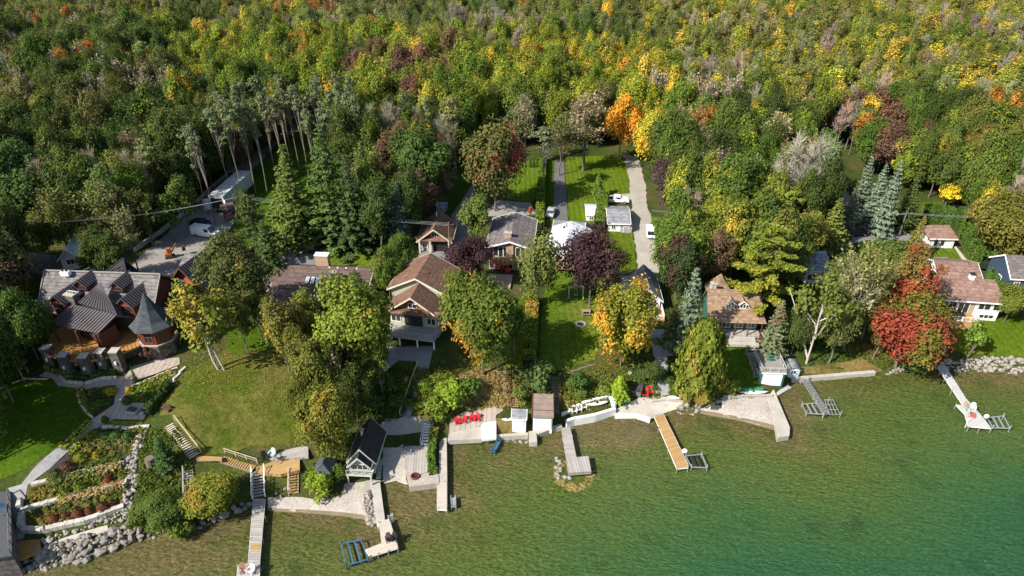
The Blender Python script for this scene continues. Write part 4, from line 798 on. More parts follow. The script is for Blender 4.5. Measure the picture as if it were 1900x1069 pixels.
def dormer(px, py, w_, d_, hh, z, metal, ang, big):
    c = W(px, py, z); dr = thing('dormer', None, None, c - mr.location, R(ang)); dr.parent = mr; m = MB()
    m.box(-w_/2, 0, -hh, w_/2, d_, 0); m.add([(-w_/2,0,0),(w_/2,0,0),(0,0,w_*.45),(-w_/2,d_,0),(w_/2,d_,0),(0,d_,w_*.45)],[(0,1,2),(5,4,3),(0,2,5,3),(1,4,5,2)]); m.build('dormer_wall', REDW, dr)
    m = MB(); o_ = .35; k = .9
    for s_ in (-1, 1):
        pts = [(s_*(w_/2+o_), -.4, -o_*k), (0, -.4, w_*.45+.02), (0, d_+1.4, w_*.45+.02), (s_*(w_/2+o_), d_+.6, -o_*k)]; m.slab([Vector(p) + Vector((0,0,.14)) for p in pts], .12, up=1)
    ro = m.build('dormer_roof', METAL if metal else SHAKE, dr)
    if metal:
        m = MB(); y = -.35
        while y < d_ + 1.0:
            for s_ in (-1, 1): m.bar((s_*(w_/2+o_), y, -o_*k+.2), (0, y, w_*.45+.21), .08, .08)
            y += .45
        m.build('rib', RIB, ro)
    hx = House.__new__(House); hx.root = dr; hx.pad = 0
    House.win(hx, 0, 0, -hh + .15, w_*.72, hh - .35, 'F', REDW if not big else M('red_window_frame', (.25,.07,.04)), 2 if big else 1, 2 if big else 1)
dormer(107, 561, 2.7, 3.8, 2.5, 16.5, True, -14, True); dormer(232, 566, 2.7, 3.8, 2.5, 16.3, True, -14, True)
dormer(149, 529, 1.9, 2.4, .9, 17.9, True, -10, False); dormer(216, 532, 1.9, 2.4, .9, 17.9, True, -10, False)
# chimney with white cap
c = W(140, 566, 15.5); m = D_.mb(); m.cbox((c.x, c.y, 15.4), (1.6, 1.1, 4.2), R(-16)); ch = m.build('chimney', STONE, mr); m = D_.mb(); m.cbox((c.x, c.y, 17.62), (1.9, 1.4, .22), R(-16)); 
for s_ in (-.6, .1, .7): m.cyl((c.x + s_*.7, c.y - s_ * .2, 17.73), .16, .35, 8)
m.build('chimney_cap', CONC, ch)
# rooftop flue at the ridge
c = W(122, 508, 18.6); m = D_.mb(); m.cbox((c.x, c.y, 18.7), (1.4, .8, .7), R(-4)); f_ = m.build('flue_base', WHITE, mr); m = D_.mb(); m.cyl((c.x-.35, c.y, 19.05), .16, .4, 8); m.cyl((c.x+.3, c.y, 19.05), .16, .4, 8); m.build('flue_cap', BLACK, f_)
# turret
tc = W(283, 594, 14.2); t8 = lambda r, z, k=8: [(tc.x + r * math.cos(2*math.pi*i/k + .39), tc.y + r * math.sin(2*math.pi*i/k + .39), z) for i in range(k)]
m = D_.mb(); m.prism([p[:2] for p in t8(2.75, 0)], 11.2, 14.4); tw = m.build('turret_wall', REDW, mr); m = D_.mb(); m.prism([p[:2] for p in t8(2.9, 0)], 7.0, 11.0); m.build('turret_base', STONE, mr); m = D_.mb(); m.prism([p[:2] for p in t8(3.05, 0)], 11.0, 11.2); m.build('turret_ledge', CONC, mr)
m = D_.mb(); rings = [(3.5, 13.9), (2.4, 14.8), (1.3, 16.5), (.05, 19.3)]; vs = sum([t8(r, z) for r, z in rings], []); fs = []
for j in range(3):
    for i in range(8): fs.append((j*8+i, j*8+(i+1)%8, (j+1)*8+(i+1)%8, (j+1)*8+i))
fs.append(tuple(range(7, -1, -1))); m.add(vs, fs); tr = m.build('turret_roof', SLATE, mr)
m = D_.mb(); m.cyl((tc.x, tc.y, 19.2), .05, 1.3, 6); m.bar((tc.x-.4, tc.y, 20.1), (tc.x+.4, tc.y, 20.1), .06, .15); m.blob((tc.x+.15, tc.y, 20.4), (.3, .06, .25), 3, 1, .1); m.build('weather_vane', BLACK, tr)
for i in range(8):
    an = 2*math.pi*(i+.5)/8 + .39; n_ = Vector((math.cos(an), math.sin(an), 0))
    if n_.y > .4: continue
    for (rr_, z0, hh, fm) in ((2.75*math.cos(math.pi/8), 11.7, 1.9, MATS['red_window_frame']), (2.9*math.cos(math.pi/8), 8.6, 1.7, DKWOOD)):
        p = tc + n_ * rr_; hx = House.__new__(House); hx.root = mr; lp = Vector((p.x, p.y, z0)) - mr.location; House.win(hx, lp.x, lp.y, lp.z, 1.15, hh, an + math.pi/2, fm, 2, 2)
# right wing in shade and rear gables
D_.poly('wing_roof', [(297,512,16),(342,520,16),(348,576,13),(296,572,13)], .2, M('shaded_metal_roof', (.07,.062,.068), lines=('X', .6, .4)))
m = D_.mb(); P3 = [W(298,574,12.8), W(346,578,12.8), W(343,540,12.8), W(303,536,12.8)]; m.prism([(p.x, p.y) for p in P3], 7.5, 12.7); m.build('wall', REDW, mr)
D_.poly('rear_gable_roof', [(194,505,16.6),(227,479,19.4),(232,505,19.0),(236,508,16.6)], .2, METAL, rib=.6); D_.poly('rear_gable_roof', [(262,508,16.6),(236,508,16.6),(227,479,19.4)], .2, METAL)
D_.poly('rear_gable_roof', [(150,503,17.6),(166,495,18.8),(180,503,17.6)], .2, METAL); D_.poly('rear_gable_roof', [(276,508,17.4),(288,499,18.6),(300,510,17.4)], .2, METAL)
# deck on stone pillars
dk = [(82,655),(114,668),(160,671),(214,660),(263,640),(250,612),(120,600),(92,622)]
m = D_.mb(); P3 = [W(a, b, 11.0) for a, b in dk]; m.slab(P3, .3); dko = m.build('terrace_deck', DECKA, mr); m = D_.mb(); P4 = [W(a, b, 10.7) + Vector((0, 1.6, 0)) for a, b in dk[:5]] + [W(250,600,10.7), W(110,600,10.7)]; m.prism([(p.x, p.y) for p in P4], 7.0, 10.68); m.build('lower_wall', STONE, mr)
m = D_.mb()
for a, b in zip(P3[:4], P3[1:5]):
    m.bar(a + Vector((0,0,1)), b + Vector((0,0,1)), .1); n = int((b - a).length / .5)
    for i in range(n): p = a + (b - a) * (i + .5) / n; m.bar(p, p + Vector((0,0,1)), .05)
m.build('railing', BLACK, dko)
for (a, b) in [(84.6,645),(116,659),(154,661),(184,652),(212,651)]:
    p = W(a, b, 12.0); m = D_.mb(); q = [(p.x - .62, p.y - .62), (p.x + .62, p.y - .62), (p.x + .62, p.y + .62), (p.x - .62, p.y + .62)]; vs = [(x + (p.x - x) * -.12, y + (p.y - y) * -.12, 7.2) for x, y in q] + [(x, y, 12.0) for x, y in q]
    m.add(vs, [(3,2,1,0),(4,5,6,7),(0,1,5,4),(1,2,6,5),(2,3,7,6),(3,0,4,7)]); pl = m.build('stone_pillar', STONE, mr); m = D_.mb(); m.cbox((p.x, p.y, 12.09), (1.36, 1.36, .16)); m.build('pillar_cap', CONC, pl); m = D_.mb(); m.cbox((p.x, p.y - .78, 10.2), (.25, .2, .5)); m.build('lantern', WHITE, pl)
for (a, b, c2, d2) in [(97,603,112,655),(140,612,150,652),(176,618,182,644)]:
    m = D_.mb(); m.bar(W(a, b + 2, 14.2), Vector((W(a, b, 14.2).x, W(a, b, 14.2).y, 11.0)), .34, n=8); m.build('log_post', DKWOOD, mr)
hx = House.__new__(House); hx.root = mr
p = W(160, 622, 12.4) - mr.location; House.win(hx, p.x, p.y + .6, p.z - 1.0, 3.0, 2.4, R(-14), M('dark_frame', (.05,.04,.035)), 3, 2, name='window'); p = W(200, 618, 12.2) - mr.location; House.win(hx, p.x + .25, p.y - .25, p.z - 1.0, 1.8, 2.2, R(28), MATS['dark_frame'], 2, 2)
# --- garage of the mansion with the red gable
H = House('red_gable_garage', 'dark metal-roofed garage with a bright red cedar gable beside the mansion', (313,525), (372,535), 12.3, 9, 'garage', ang=-16, w=7.0)
H.block(.2, .5, 6.8, 11, 3.2, 7.0, 'D', REDW, METAL, .5, .9, gable=M('bright_red_cedar', (.42,.09,.035), (.33,.065,.028), lines=('Z', .24, .5)), trim=DKWOOD, ribs=.55); H.win(3.5, .5, .6, 4.2, 2.1, n=4, name='garage_door', frame=DKWOOD)
H.block(-2.6, 6.5, .2, 10.5, 3.0, 4.2, 'W', REDW, SHAKE, .4, .3, name='side_roof')
# --- pergola and dark boathouse at the left edge
pr = thing('pergola', 'small orange-brown timber pergola left of the curved lawn', 'pergola', tuple(G(25, 705)), R(12)); m = MB()
for x in (-1.9, 1.9):
    for y in (-.9, .9): q = MB(); q.box(x-.08, y-.08, -.3, x+.08, y+.08, 2.3); q.build('post', WOOD, pr)
for y in (-.9, .9): m.box(-2.4, y-.06, 2.302, 2.4, y+.06, 2.5)
for i in range(12): x = -2.2 + i * .4; m.box(x-.04, -1.4, 2.502, x+.04, 1.4, 2.64)
m.build('rafters', M('orange_brown_timber', (.36,.15,.05), (.28,.11,.04)), pr)
db = thing('dark_boathouse', 'dark flat-roofed boathouse with a railed roof deck at the lower left edge', 'boathouse', tuple(W(0, 990, 1.0))); F_ = WorldPart(db)
F_.poly('roof_deck', [(-130,915,4.2),(19,912,4.2),(22,1030,4.2),(-130,1060,4.2)], .3, M('dark_roof_deck', (.07,.075,.085))); m = F_.mb(); q = [W(a_, b_, 4.2) for a_, b_ in [(-125,918),(17,914),(20,1027),(-125,1056)]]; m.prism([(p.x, p.y) for p in q], -.5, 3.88); m.build('wall', STONE, db)
m = F_.mb(); a_, b_ = W(18,915,4.2), W(21,1028,4.2)
for i in range(8): p = a_ + (b_ - a_) * i / 7; m.bar(p, p + Vector((0,0,.95)), .12)
m.bar(a_ + Vector((0,0,.9)), b_ + Vector((0,0,.9)), .12); m.build('railing', STONE, db)
um = thing('parasol', 'bright blue parasol on the dark boathouse roof', 'parasol', W(4, 958, 4.2)); m = MB(); m.cyl((0,0,0), .04, 1.6, 6); m.build('pole', ALU, um); m = MB(); m.cyl((0,0,1.6), .9, .4, 8, .05); m.build('canopy', BLUEP, um)
dk_ = slab_px('amber_deck', [(26,1003),(48,1000),(74,990),(76,1022),(40,1038),(-8,1052),(-8,1040),(22,1030)], 1.5, .3, DECKA, 'amber stained timber deck beside the dark boathouse', 'deck')
# ------------------------------------------------------------ trees
def leaf_mat(name, rough=.6, transl=.22, bright=1.0, spread=.55):
    m, nt, b = newmat(name)
    t = nd(nt, 'ShaderNodeAttribute', attribute_type='INSTANCER', attribute_name='tint')
    a = nd(nt, 'ShaderNodeAttribute', attribute_type='INSTANCER', attribute_name='accent')
    k = nd(nt, 'ShaderNodeAttribute', attribute_type='INSTANCER', attribute_name='amt')
    lf = nd(nt, 'ShaderNodeAttribute', attribute_name='leaf'); sp = nd(nt, 'ShaderNodeSeparateColor'); nt.links.new(lf.outputs[0], sp.inputs[0])
    oi = nd(nt, 'ShaderNodeObjectInfo'); tc = nd(nt, 'ShaderNodeTexCoord')
    off = nd(nt, 'ShaderNodeVectorMath'); off.operation = 'ADD'; nt.links.new(tc.outputs['Object'], off.inputs[0])
    cb = nd(nt, 'ShaderNodeCombineXYZ'); r = mth(nt, 'MULTIPLY', oi.outputs['Random'], 60); nt.links.new(r, cb.inputs[0]); nt.links.new(r, cb.inputs[1]); nt.links.new(cb.outputs[0], off.inputs[1])
    n = noise(nt, off.outputs[0], .13, 2)
    v = mth(nt, 'MULTIPLY_ADD', sp.outputs[0], .18, mth(nt, 'MULTIPLY_ADD', n, 1.7, -.42))
    v = mth(nt, 'MULTIPLY_ADD', sp.outputs[1], .12, v)          # about .2 .. .9
    f = mth(nt, 'MULTIPLY', mth(nt, 'SUBTRACT', mth(nt, 'ADD', v, mth(nt, 'MULTIPLY', k.outputs['Fac'], .75)), .92), 7); f.node.use_clamp = True
    c = mixc(nt, f, t.outputs[0], a.outputs[0])
    g = mth(nt, 'MULTIPLY_ADD', sp.outputs[1], spread, (1 - spread / 2) * bright); g = mth(nt, 'MULTIPLY', g, mth(nt, 'MULTIPLY_ADD', sp.outputs[0], .4, .8))
    c = mixc(nt, 1.0, c, g, 'MULTIPLY')
    nt.links.new(c, b.inputs[0]); b.inputs['Roughness'].default_value = rough; b.inputs['Specular IOR Level'].default_value = .06
    tr = nd(nt, 'ShaderNodeBsdfTranslucent'); nt.links.new(c, tr.inputs[0]); ms = nd(nt, 'ShaderNodeMixShader'); ms.inputs[0].default_value = transl
    nt.links.new(b.outputs[0], ms.inputs[1]); nt.links.new(tr.outputs[0], ms.inputs[2]); nt.links.new(ms.outputs[0], nt.nodes['Material Output'].inputs[0])
    return m
LEAF = leaf_mat('foliage'); NEEDLE = leaf_mat('needles', .75, .08, 1.0, .5); TWIG = leaf_mat('fine_twigs', .9, .0, 1.0, .4)
BARK = M('grey_brown_bark', (.17, .145, .12), (.09, .075, .06), rough=.95, scale=2); BIRCH = M('white_birch_bark', (.62, .58, .52), (.32, .29, .25), rough=.8, scale=3, stretch=(1, 1, 3))
PBARK = M('grey_pine_bark', (.25, .20, .165), (.15, .12, .10), rough=.95, scale=2)
def rot_cards(C, N, size, r_, asp=1.0, jit=.5, diamond=True):
    """one quad per centre C facing roughly N"""
    n = len(C); N = N + r_.normal(0, jit, (n, 3)); N /= np.linalg.norm(N, axis=1, keepdims=True) + 1e-9
    t = np.cross(N, r_.normal(0, 1, (n, 3))); t /= np.linalg.norm(t, axis=1, keepdims=True) + 1e-9; b = np.cross(N, t)
    s = (size * r_.uniform(.6, 1.35, n))[:, None]
    if diamond: V = np.stack([C - t * s, C - b * s * .62 * asp, C + t * s, C + b * s * .62 * asp], 1)
    else: V = np.stack([C - t * s - b * s * asp, C + t * s - b * s * asp, C + t * s + b * s * asp, C - t * s + b * s * asp], 1)
    return V
def tube_np(a, b, r0, r1, k=4):
    a, b = np.array(a, float), np.array(b, float); d = b - a; L = np.linalg.norm(d) + 1e-9; d /= L
    u = np.cross(d, [0, 0, 1.0] if abs(d[2]) < .9 else [1.0, 0, 0]); u /= np.linalg.norm(u); w = np.cross(d, u); q = []
    an = [2 * math.pi * i / k for i in range(k)]; ca = [(math.cos(x), math.sin(x)) for x in an]
    A = [a + (u * c + w * s) * r0 for c, s in ca]; B = [b + (u * c + w * s) * r1 for c, s in ca]
    for i in range(k): q += [A[i], A[(i + 1) % k], B[(i + 1) % k], B[i]]
    return q
def path_tubes(P, r0, r1, k=5):
    q = []
    for i in range(len(P) - 1):
        t0, t1 = i / (len(P) - 1), (i + 1) / (len(P) - 1); q += tube_np(P[i], P[i + 1], r0 + (r1 - r0) * t0, r0 + (r1 - r0) * t1, k)
    return q
def wob(a, b, n, amp, r_):
    a, b = np.array(a, float), np.array(b, float)
    return [a + (b - a) * i / n + (r_.normal(0, amp, 3) * (0 < i < n)) for i in range(n + 1)]
PROTO = {}
def proto(name, trunk_q, crown_v, attr, lm, bark, H, Rr, cc):
    tm = npmesh('trunk', np.array(trunk_q), 4, bark) if len(trunk_q) else None
    cm = npmesh('crown', crown_v, 4, lm, attr=attr)
    PROTO[name] = dict(trunk=tm, crown=cm, H=H, R=Rr, c=cc); return PROTO[name]
def decid(name, seed, H, Rr, base, nclump, nleaf, lsize, cl=(.26, .42), flat=1.0, bark=None, droop=0.0, fill=.35, lm=None, up=1.15, shape=0.0, multi=1):
    r_ = np.random.default_rng(seed); hc = (H - base) / 2; zc = base + hc; cs = []; tries = 0; ani = r_.uniform(.8, 1.08, 2)
    while len(cs) < nclump and tries < 5000:
        tries += 1
        d = r_.normal(0, 1, 3); d /= np.linalg.norm(d); d[2] = abs(d[2]) * (1 if r_.random() < .66 else -1)
        rr = r_.uniform(.56, .98) if r_.random() > fill else r_.uniform(.2, .6)
        p = d * rr; wz = 1 - shape * max(0, p[2]); p = np.array([p[0] * Rr * wz * ani[0], p[1] * Rr * wz * ani[1], p[2] * hc])
        if any(np.linalg.norm((p - q) / [1, 1, up]) < Rr * cl[0] * .62 for q, _ in cs): continue
        cs.append((p, Rr * r_.uniform(*cl)))
    cs.append((np.array([0, 0, hc * .72]), Rr * cl[1])); V = []; A = []
    for p, cr in cs:
        n = int(nleaf * (cr / (Rr * cl[1])) ** 2 * r_.uniform(.7, 1.2)); d = r_.normal(0, 1, (n, 3)); d /= np.linalg.norm(d, axis=1, keepdims=True)
        d[:, 2] = np.where(d[:, 2] < -.3, -d[:, 2], d[:, 2]); rad = cr * r_.uniform(.55, 1.08, n)[:, None]
        lump = 1 + .22 * np.sin(d[:, :1] * 5 + seed) * np.sin(d[:, 1:2] * 6) 
        C = p + [0, 0, zc] + d * rad * lump * [1, 1, up * flat]
        if droop: C[:, 2] -= droop * r_.random(n) ** 2 * cr * 2
        Nn = d * [1, 1, 1 / flat] + np.array([0, 0, .5]) + .35 * (p / (np.linalg.norm(p) + .1))
        V.append(rot_cards(C, Nn, lsize, r_, 1.0, .55)); a = np.ones((n, 4)); a[:, 0] = r_.random(); a[:, 1] = r_.random(n); A.append(a)
    T = []
    for m_ in range(multi):
        ox = r_.normal(0, .35 * (multi > 1), 2); lean = r_.normal(0, .5 + 1.2 * (multi > 1), 2)
        top = [ox[0] + lean[0], ox[1] + lean[1], zc + hc * .4]; tp = wob([ox[0], ox[1], -.6], top, 5, .12, r_)
        r0 = (.006 if H > 16 else .015) * H + .05; T += path_tubes(tp, r0 / math.sqrt(multi), .05, 6)
    for p, cr in cs[::2]:
        k = r_.uniform(.35, .8); s0 = np.array(tp[0]) + (np.array(tp[-1]) - np.array(tp[0])) * k; s0[2] = min(s0[2], p[2] + zc - .3)
        T += path_tubes(wob(s0, p + [0, 0, zc], 3, .15, r_), .012 * H * .5, .03, 4)
    return proto(name, T, np.concatenate(V).reshape(-1, 3), np.concatenate(A), lm or LEAF, bark or BARK, H, Rr, zc / H)
def spruce(name, seed, H, Rr, base=.6, dens=1.0, size=.26, tip=.85, open_=0.0):
    r_ = np.random.default_rng(seed); V = []; A = []; T = list(path_tubes([(0, 0, -.6), (0, 0, H * .5), (0, 0, H * .98)], .016 * H + .06, .03, 6)); z = base
    while z < H * .985:
        t = (z - base) / (H - base); r = Rr * (1 - t) ** tip * r_.uniform(.85, 1.12) + .15; nb = int(6 + 7 * (1 - t)); a0 = r_.uniform(0, 6.3)
        for b in range(nb):
            if r_.random() < open_: continue
            an = a0 + 6.283 * b / nb + r_.normal(0, .12); L = r * r_.uniform(.72, 1.15); n = max(4, int(L * 9 * dens)); s = r_.uniform(.12, 1, n) ** .8
            wd = (.10 + .16 * L * (1 - s) + .05) ; cross = r_.normal(0, 1, n) * wd; dz = -.22 * L * s + .14 * L * s ** 3 + r_.normal(0, .05, n)
            C = np.stack([np.cos(an) * s * L - np.sin(an) * cross, np.sin(an) * s * L + np.cos(an) * cross, z + dz], 1)
            Nn = np.tile([math.cos(an) * .35, math.sin(an) * .35, 1.0], (n, 1)); V.append(rot_cards(C, Nn, size * (.75 + .4 * (1 - t)), r_, 1.0, .38))
            a = np.ones((n, 4)); a[:, 0] = r_.random(); a[:, 1] = r_.random(n); A.append(a)
        z += (.42 + .30 * (1 - t)) * (1 if H > 6 else .6)
    return proto(name, T, np.concatenate(V).reshape(-1, 3), np.concatenate(A), NEEDLE, PBARK, H, Rr, .5)
def layered(name, seed, H, Rr, base, nb, nleaf, size):
    """white pine: long level boughs in flat plumes"""
    r_ = np.random.default_rng(seed); V = []; A = []; T = list(path_tubes(wob((0, 0, -.6), (0, 0, H * .95), 4, .12, r_), .017 * H + .06, .04, 6))
    for i in range(nb):
        t = (i + r_.random()) / nb; z = base + (H - base) * t; an = i * 2.4 + r_.normal(0, .3); L = Rr * (1 - .75 * t ** 1.6) * r_.uniform(.65, 1.1)
        e = np.array([math.cos(an) * L, math.sin(an) * L, z + .12 * L]); T += path_tubes(wob((0, 0, z - .2), e, 3, .1, r_), .07, .03, 4)
        for s in np.arange(.3, 1.05, .17):
            c = np.array([0, 0, z]) + (e - [0, 0, z]) * s; cr = .55 + .16 * L * (1.2 - s); n = int(nleaf * cr); d = r_.normal(0, 1, (n, 3)); d /= np.linalg.norm(d, axis=1, keepdims=True)
            C = c + d * [cr, cr, .32 * cr] * r_.uniform(.5, 1.1, (n, 1)) + [0, 0, .15]
            V.append(rot_cards(C, np.tile([0, 0, 1.0], (n, 1)), size, r_, 1.0, .45)); a = np.ones((n, 4)); a[:, 0] = r_.random(); a[:, 1] = r_.random(n); A.append(a)
    return proto(name, T, np.concatenate(V).reshape(-1, 3), np.concatenate(A), NEEDLE, PBARK, H, Rr, .55)
def bare(name, seed, H, Rr, nmain=9, leafy=0, lsize=.3, bark=None, tall=.35, tw=1.0):
    r_ = np.random.default_rng(seed); T = []; Q = []; V = []; A = []
    tp = wob((0, 0, -.6), (r_.normal(0, .4), r_.normal(0, .4), H * .8), 5, .15, r_); T += path_tubes(tp, .016 * H + .05, .06, 6)
    def twigs(p, d, L, n, w):
        for _ in range(n):
            dd = d + r_.normal(0, .55, 3); dd[2] += .25; dd /= np.linalg.norm(dd); s = r_.uniform(.3, 1) * L
            t = np.cross(dd, r_.normal(0, 1, 3)); t /= np.linalg.norm(t); e = p + dd * s
            Q.append([p - t * w, p + t * w, e + t * w * .4, e - t * w * .4]); A.append((r_.random(), r_.random(), 0, 1))
            if leafy and r_.random() < leafy: V.append(e + r_.normal(0, .25, 3))
    for i in range(nmain):
        k = tall + (1 - tall) * (i + r_.random()) / nmain; s0 = np.array([np.interp(k * .98, np.linspace(0, 1, 6), [q[j] for q in tp]) for j in range(3)])
        an = i * 2.4 + r_.normal(0, .4); el = r_.uniform(.5, 1.1) + .3 * k; L = Rr * (1.25 - .55 * k) * r_.uniform(.8, 1.15)
        d = np.array([math.cos(an) * math.cos(el), math.sin(an) * math.cos(el), math.sin(el)]); e = s0 + d * L; bp = wob(s0, e, 4, .12 * L / 3, r_); T += path_tubes(bp, .07 + .006 * H, .03, 4)
        for j in range(9):
            u = r_.uniform(.25, 1); q = np.array([np.interp(u, np.linspace(0, 1, 5), [w[m_] for w in bp]) for m_ in range(3)]); d2 = d + r_.normal(0, .65, 3); d2[2] += .2; d2 /= np.linalg.norm(d2)
            l2 = L * r_.uniform(.25, .5); e2 = q + d2 * l2; Q.append(None); Q.pop()
            w0 = .05; t = np.cross(d2, r_.normal(0, 1, 3)); t /= np.linalg.norm(t); Q.append([q - t * w0, q + t * w0, e2 + t * w0 * .4, e2 - t * w0 * .4]); A.append((r_.random(), r_.random(), 0, 1))
            for u2 in (.35, .6, .8, 1): twigs(q + (e2 - q) * u2, d2, L * .3 + .35, int(5 * tw), .022)
    v = np.array(Q); a = np.array(A)
    if V:
        C = np.array(V); v2 = rot_cards(C, np.tile([0, 0, 1.0], (len(C), 1)), lsize, r_, 1, .8); v = np.concatenate([v, v2]); a2 = np.ones((len(C), 4)); a2[:, 0] = 1; a2[:, 1] = r_.random(len(C)); a = np.concatenate([a, a2])
    return proto(name, T, v.reshape(-1, 3), a, TWIG, bark or MATS['grey_brown_bark'], H, Rr, .62)
def cedar(name, seed, H, Rr, n, size, p=1.3, round_=False):
    r_ = np.random.default_rng(seed); z = r_.random(n) ** .9; prof = np.sqrt(np.clip(1 - (2 * z - .72) ** 2 / 1.7, .02, 1)) if round_ else (1 - z) ** (1 / p) * .95 + .06
    an = r_.uniform(0, 6.283, n); lump = 1 + .16 * np.sin(an * 5 + z * 9 + seed) + .10 * np.sin(an * 9 - z * 17); rr = Rr * prof * lump * r_.uniform(.72, 1.05, n)
    C = np.stack([np.cos(an) * rr, np.sin(an) * rr, z * H], 1); Nn = np.stack([np.cos(an), np.sin(an), np.full(n, .55)], 1)
    a = np.ones((n, 4)); a[:, 0] = (np.sin(an * 5 + z * 9 + seed) + 1) / 2; a[:, 1] = r_.random(n)
    return proto(name, path_tubes([(0, 0, -.4), (0, 0, H * .7)], .12, .05, 5), rot_cards(C, Nn, size, r_, 1, .4).reshape(-1, 3), a, LEAF, BARK, H, Rr, .5)
for i in range(4): decid('maple%d' % i, 10 + i, 14, 6.2, 2.6, 58, 400, .265, up=1.05 + .1 * i, bark=BARK)
for i in range(3): decid('ash%d' % i, 30 + i, 14, 4.4, 3.5, 40, 230, .24, cl=(.22, .38), up=1.25)
for i in range(3): decid('poplar%d' % i, 40 + i, 13, 2.3, 2.5, 24, 90, .24, cl=(.28, .5), up=1.6, bark=BIRCH, fill=.45)
decid('birch0', 50, 14, 4.6, 3.0, 32, 95, .30, cl=(.2, .34), up=1.5, bark=BIRCH, droop=.5, multi=3); decid('birch1', 51, 12, 4.2, 2.4, 30, 90, .30, cl=(.2, .34), up=1.4, bark=BIRCH, droop=.6, multi=2)
decid('willow0', 55, 13, 4.6, 2, 38, 150, .30, cl=(.24, .36), up=1.2, droop=1.1)
for i in range(2): decid('shrub%d' % i, 60 + i, 3.2, 2.6, .1, 26, 90, .24, cl=(.26, .42), up=1.0)
for i in range(2): decid('youngtree%d' % i, 65 + i, 6, 2.4, 1.4, 20, 75, .26, cl=(.26, .42), up=1.2)
for i in range(3): decid('redpine%d' % i, 70 + i, 18, 2.7, 9.6, 24, 80, .24, cl=(.22, .42), fill=.5, flat=.6, bark=PBARK, lm=NEEDLE, up=.9)
for i in range(3): spruce('spruce%d' % i, 80 + i, 15, 4.4, 1.0, 1.15, .27, .85)
spruce('bluespruce0', 85, 10, 3.3, .4, 1.5, .23, .8); spruce('bluespruce1', 86, 11, 3.0, .4, 1.5, .23, .8)
for i in range(2): layered('whitepine%d' % i, 90 + i, 15, 6.4, 2.5, 30, 60, .27)
for i in range(3): bare('bare%d' % i, 100 + i, 12.5, 4.6, 11, tw=1.6)
for i in range(2): bare('thin%d' % i, 110 + i, 12.5, 4.3, 11, leafy=.5, lsize=.22, tw=1.4)
cedar('cedar0', 120, 5, 1.4, 1500, .20); cedar('cedar1', 121, 9, 4.2, 7000, .30, round_=True); cedar('cedar2', 122, 2.2, 1.4, 900, .17, round_=True)

TREES = []          # (x, y, r) already placed
G0 = (.042, .064, .014); G1 = (.075, .105, .017); GB = (.085, .15, .022); YG = (.16, .18, .024); YE = (.34, .27, .035); OR = (.30, .12, .022); RU = (.20, .085, .035)
RB = (.105, .058, .042); GG = (.125, .14, .055); OL = (.105, .108, .03); PU = (.040, .022, .026); RED = (.24, .04, .025); GREY = (.21, .195, .165); PGREY = (.17, .145, .13); BLUE = (.13, .19, .19); PG = (.075, .10, .045)
def warm(c):
    r, g, b = c[:3]; m_ = (r + g) / 2; k = .94; r = m_ + (r - m_) * k; g = m_ + (g - m_) * k; return [r * (1.30 if g > r * .95 else 1.36), g * 1.28, b * (.85 if g >= r * .8 and b < g * .45 else 1.0) + .006, 1.0]
def plant(pname, x, y, r, hgt, tint, accent=None, amt=0.0, label=None, cat='tree', group=None, rz=None, name='tree', z=None, lean=None):
    P = PROTO[pname]; sx = r / P['R']; sz = hgt / P['H']
    root = thing(name, label, cat, (x, y, (h(x, y) if z is None else z)), random.uniform(0, 6.28) if rz is None else rz, group); root.scale = (sx, sx, sz)
    if lean: root.rotation_euler = (lean[0], lean[1], root.rotation_euler[2])
    for part in ('trunk', 'crown'):
        if P[part] is None: continue
        o = bpy.data.objects.new(part if part != 'crown' or name != 'shrub' else 'foliage', P[part]); col.objects.link(o); o.parent = root
        if part == 'crown':
            o['tint'] = warm(tint); o['accent'] = warm(accent or tint); o['amt'] = float(amt)
    TREES.append((x, y, r)); return root
def T(pname, cx, cy, w, hgt, tint, accent=None, amt=0.0, label=None, name='tree', cat='tree', group=None, lean=None):
    """crown centre at this pixel, crown w px wide"""
    if cat == 'tree': hgt *= 1.38 if 'spruce' in pname and w > 50 else 1.22
    if pname.startswith('spruce') and w > 50: w *= 1.35
    g = G(cx, cy, PROTO[pname]['c'] * hgt); dep = g.y * _c - (g.z + hgt * .5 - CAMZ) * _s; r = w * dep / FPX / 2
    return plant(pname, g.x, g.y, r, hgt, tint, accent, amt, label, cat, group, name=name, lean=lean)
# ------------------------------------------------------------ the trees of the lots, one by one
mp, dt = 'maple_tree', 'tree'
T('maple0',893,600,142,14,(.075,.105,.018),(.26,.12,.02),.38,'broad green maple turning orange on top, right of the two-gabled brown house',mp)
T('maple1',657,608,140,14.5,(.125,.16,.025),(.30,.06,.04),.32,'yellow-green maple with a red patch, left of the two-gabled brown house',mp)
T('birch0',378,592,116,13.5,(.115,.135,.022),(.2,.17,.03),.3,'yellow-green birch clump with white stems on the big lawn beside the turret','birch_tree')
T('maple2',432,512,112,13.5,(.06,.072,.022),(.17,.11,.03),.3,'dull olive tree between the turreted mansion and the long brown bungalow')
T('ash0',520,612,78,11,(.11,.11,.026),(.24,.14,.03),.22,'thin ochre-leaved tree in front of the long brown bungalow')
T('ash1',570,585,66,10,(.12,.135,.03),(.25,.16,.03),.2,'thin olive tree between the ochre tree and the red-patched maple')
T('maple3',1160,602,112,11.5,(.14,.15,.022),(.36,.20,.025),.55,'golden orange maple at the foot of the fire ring lawn',mp)
T('maple2',1100,490,112,12,PU,(.055,.03,.025),.3,'large dark purple beech beside the white-roofed house','beech_tree')
T('willow0',1000,490,78,12.5,(.105,.125,.04),None,0,'pale green weeping tree between the dark-roofed and white-roofed houses','willow_tree')
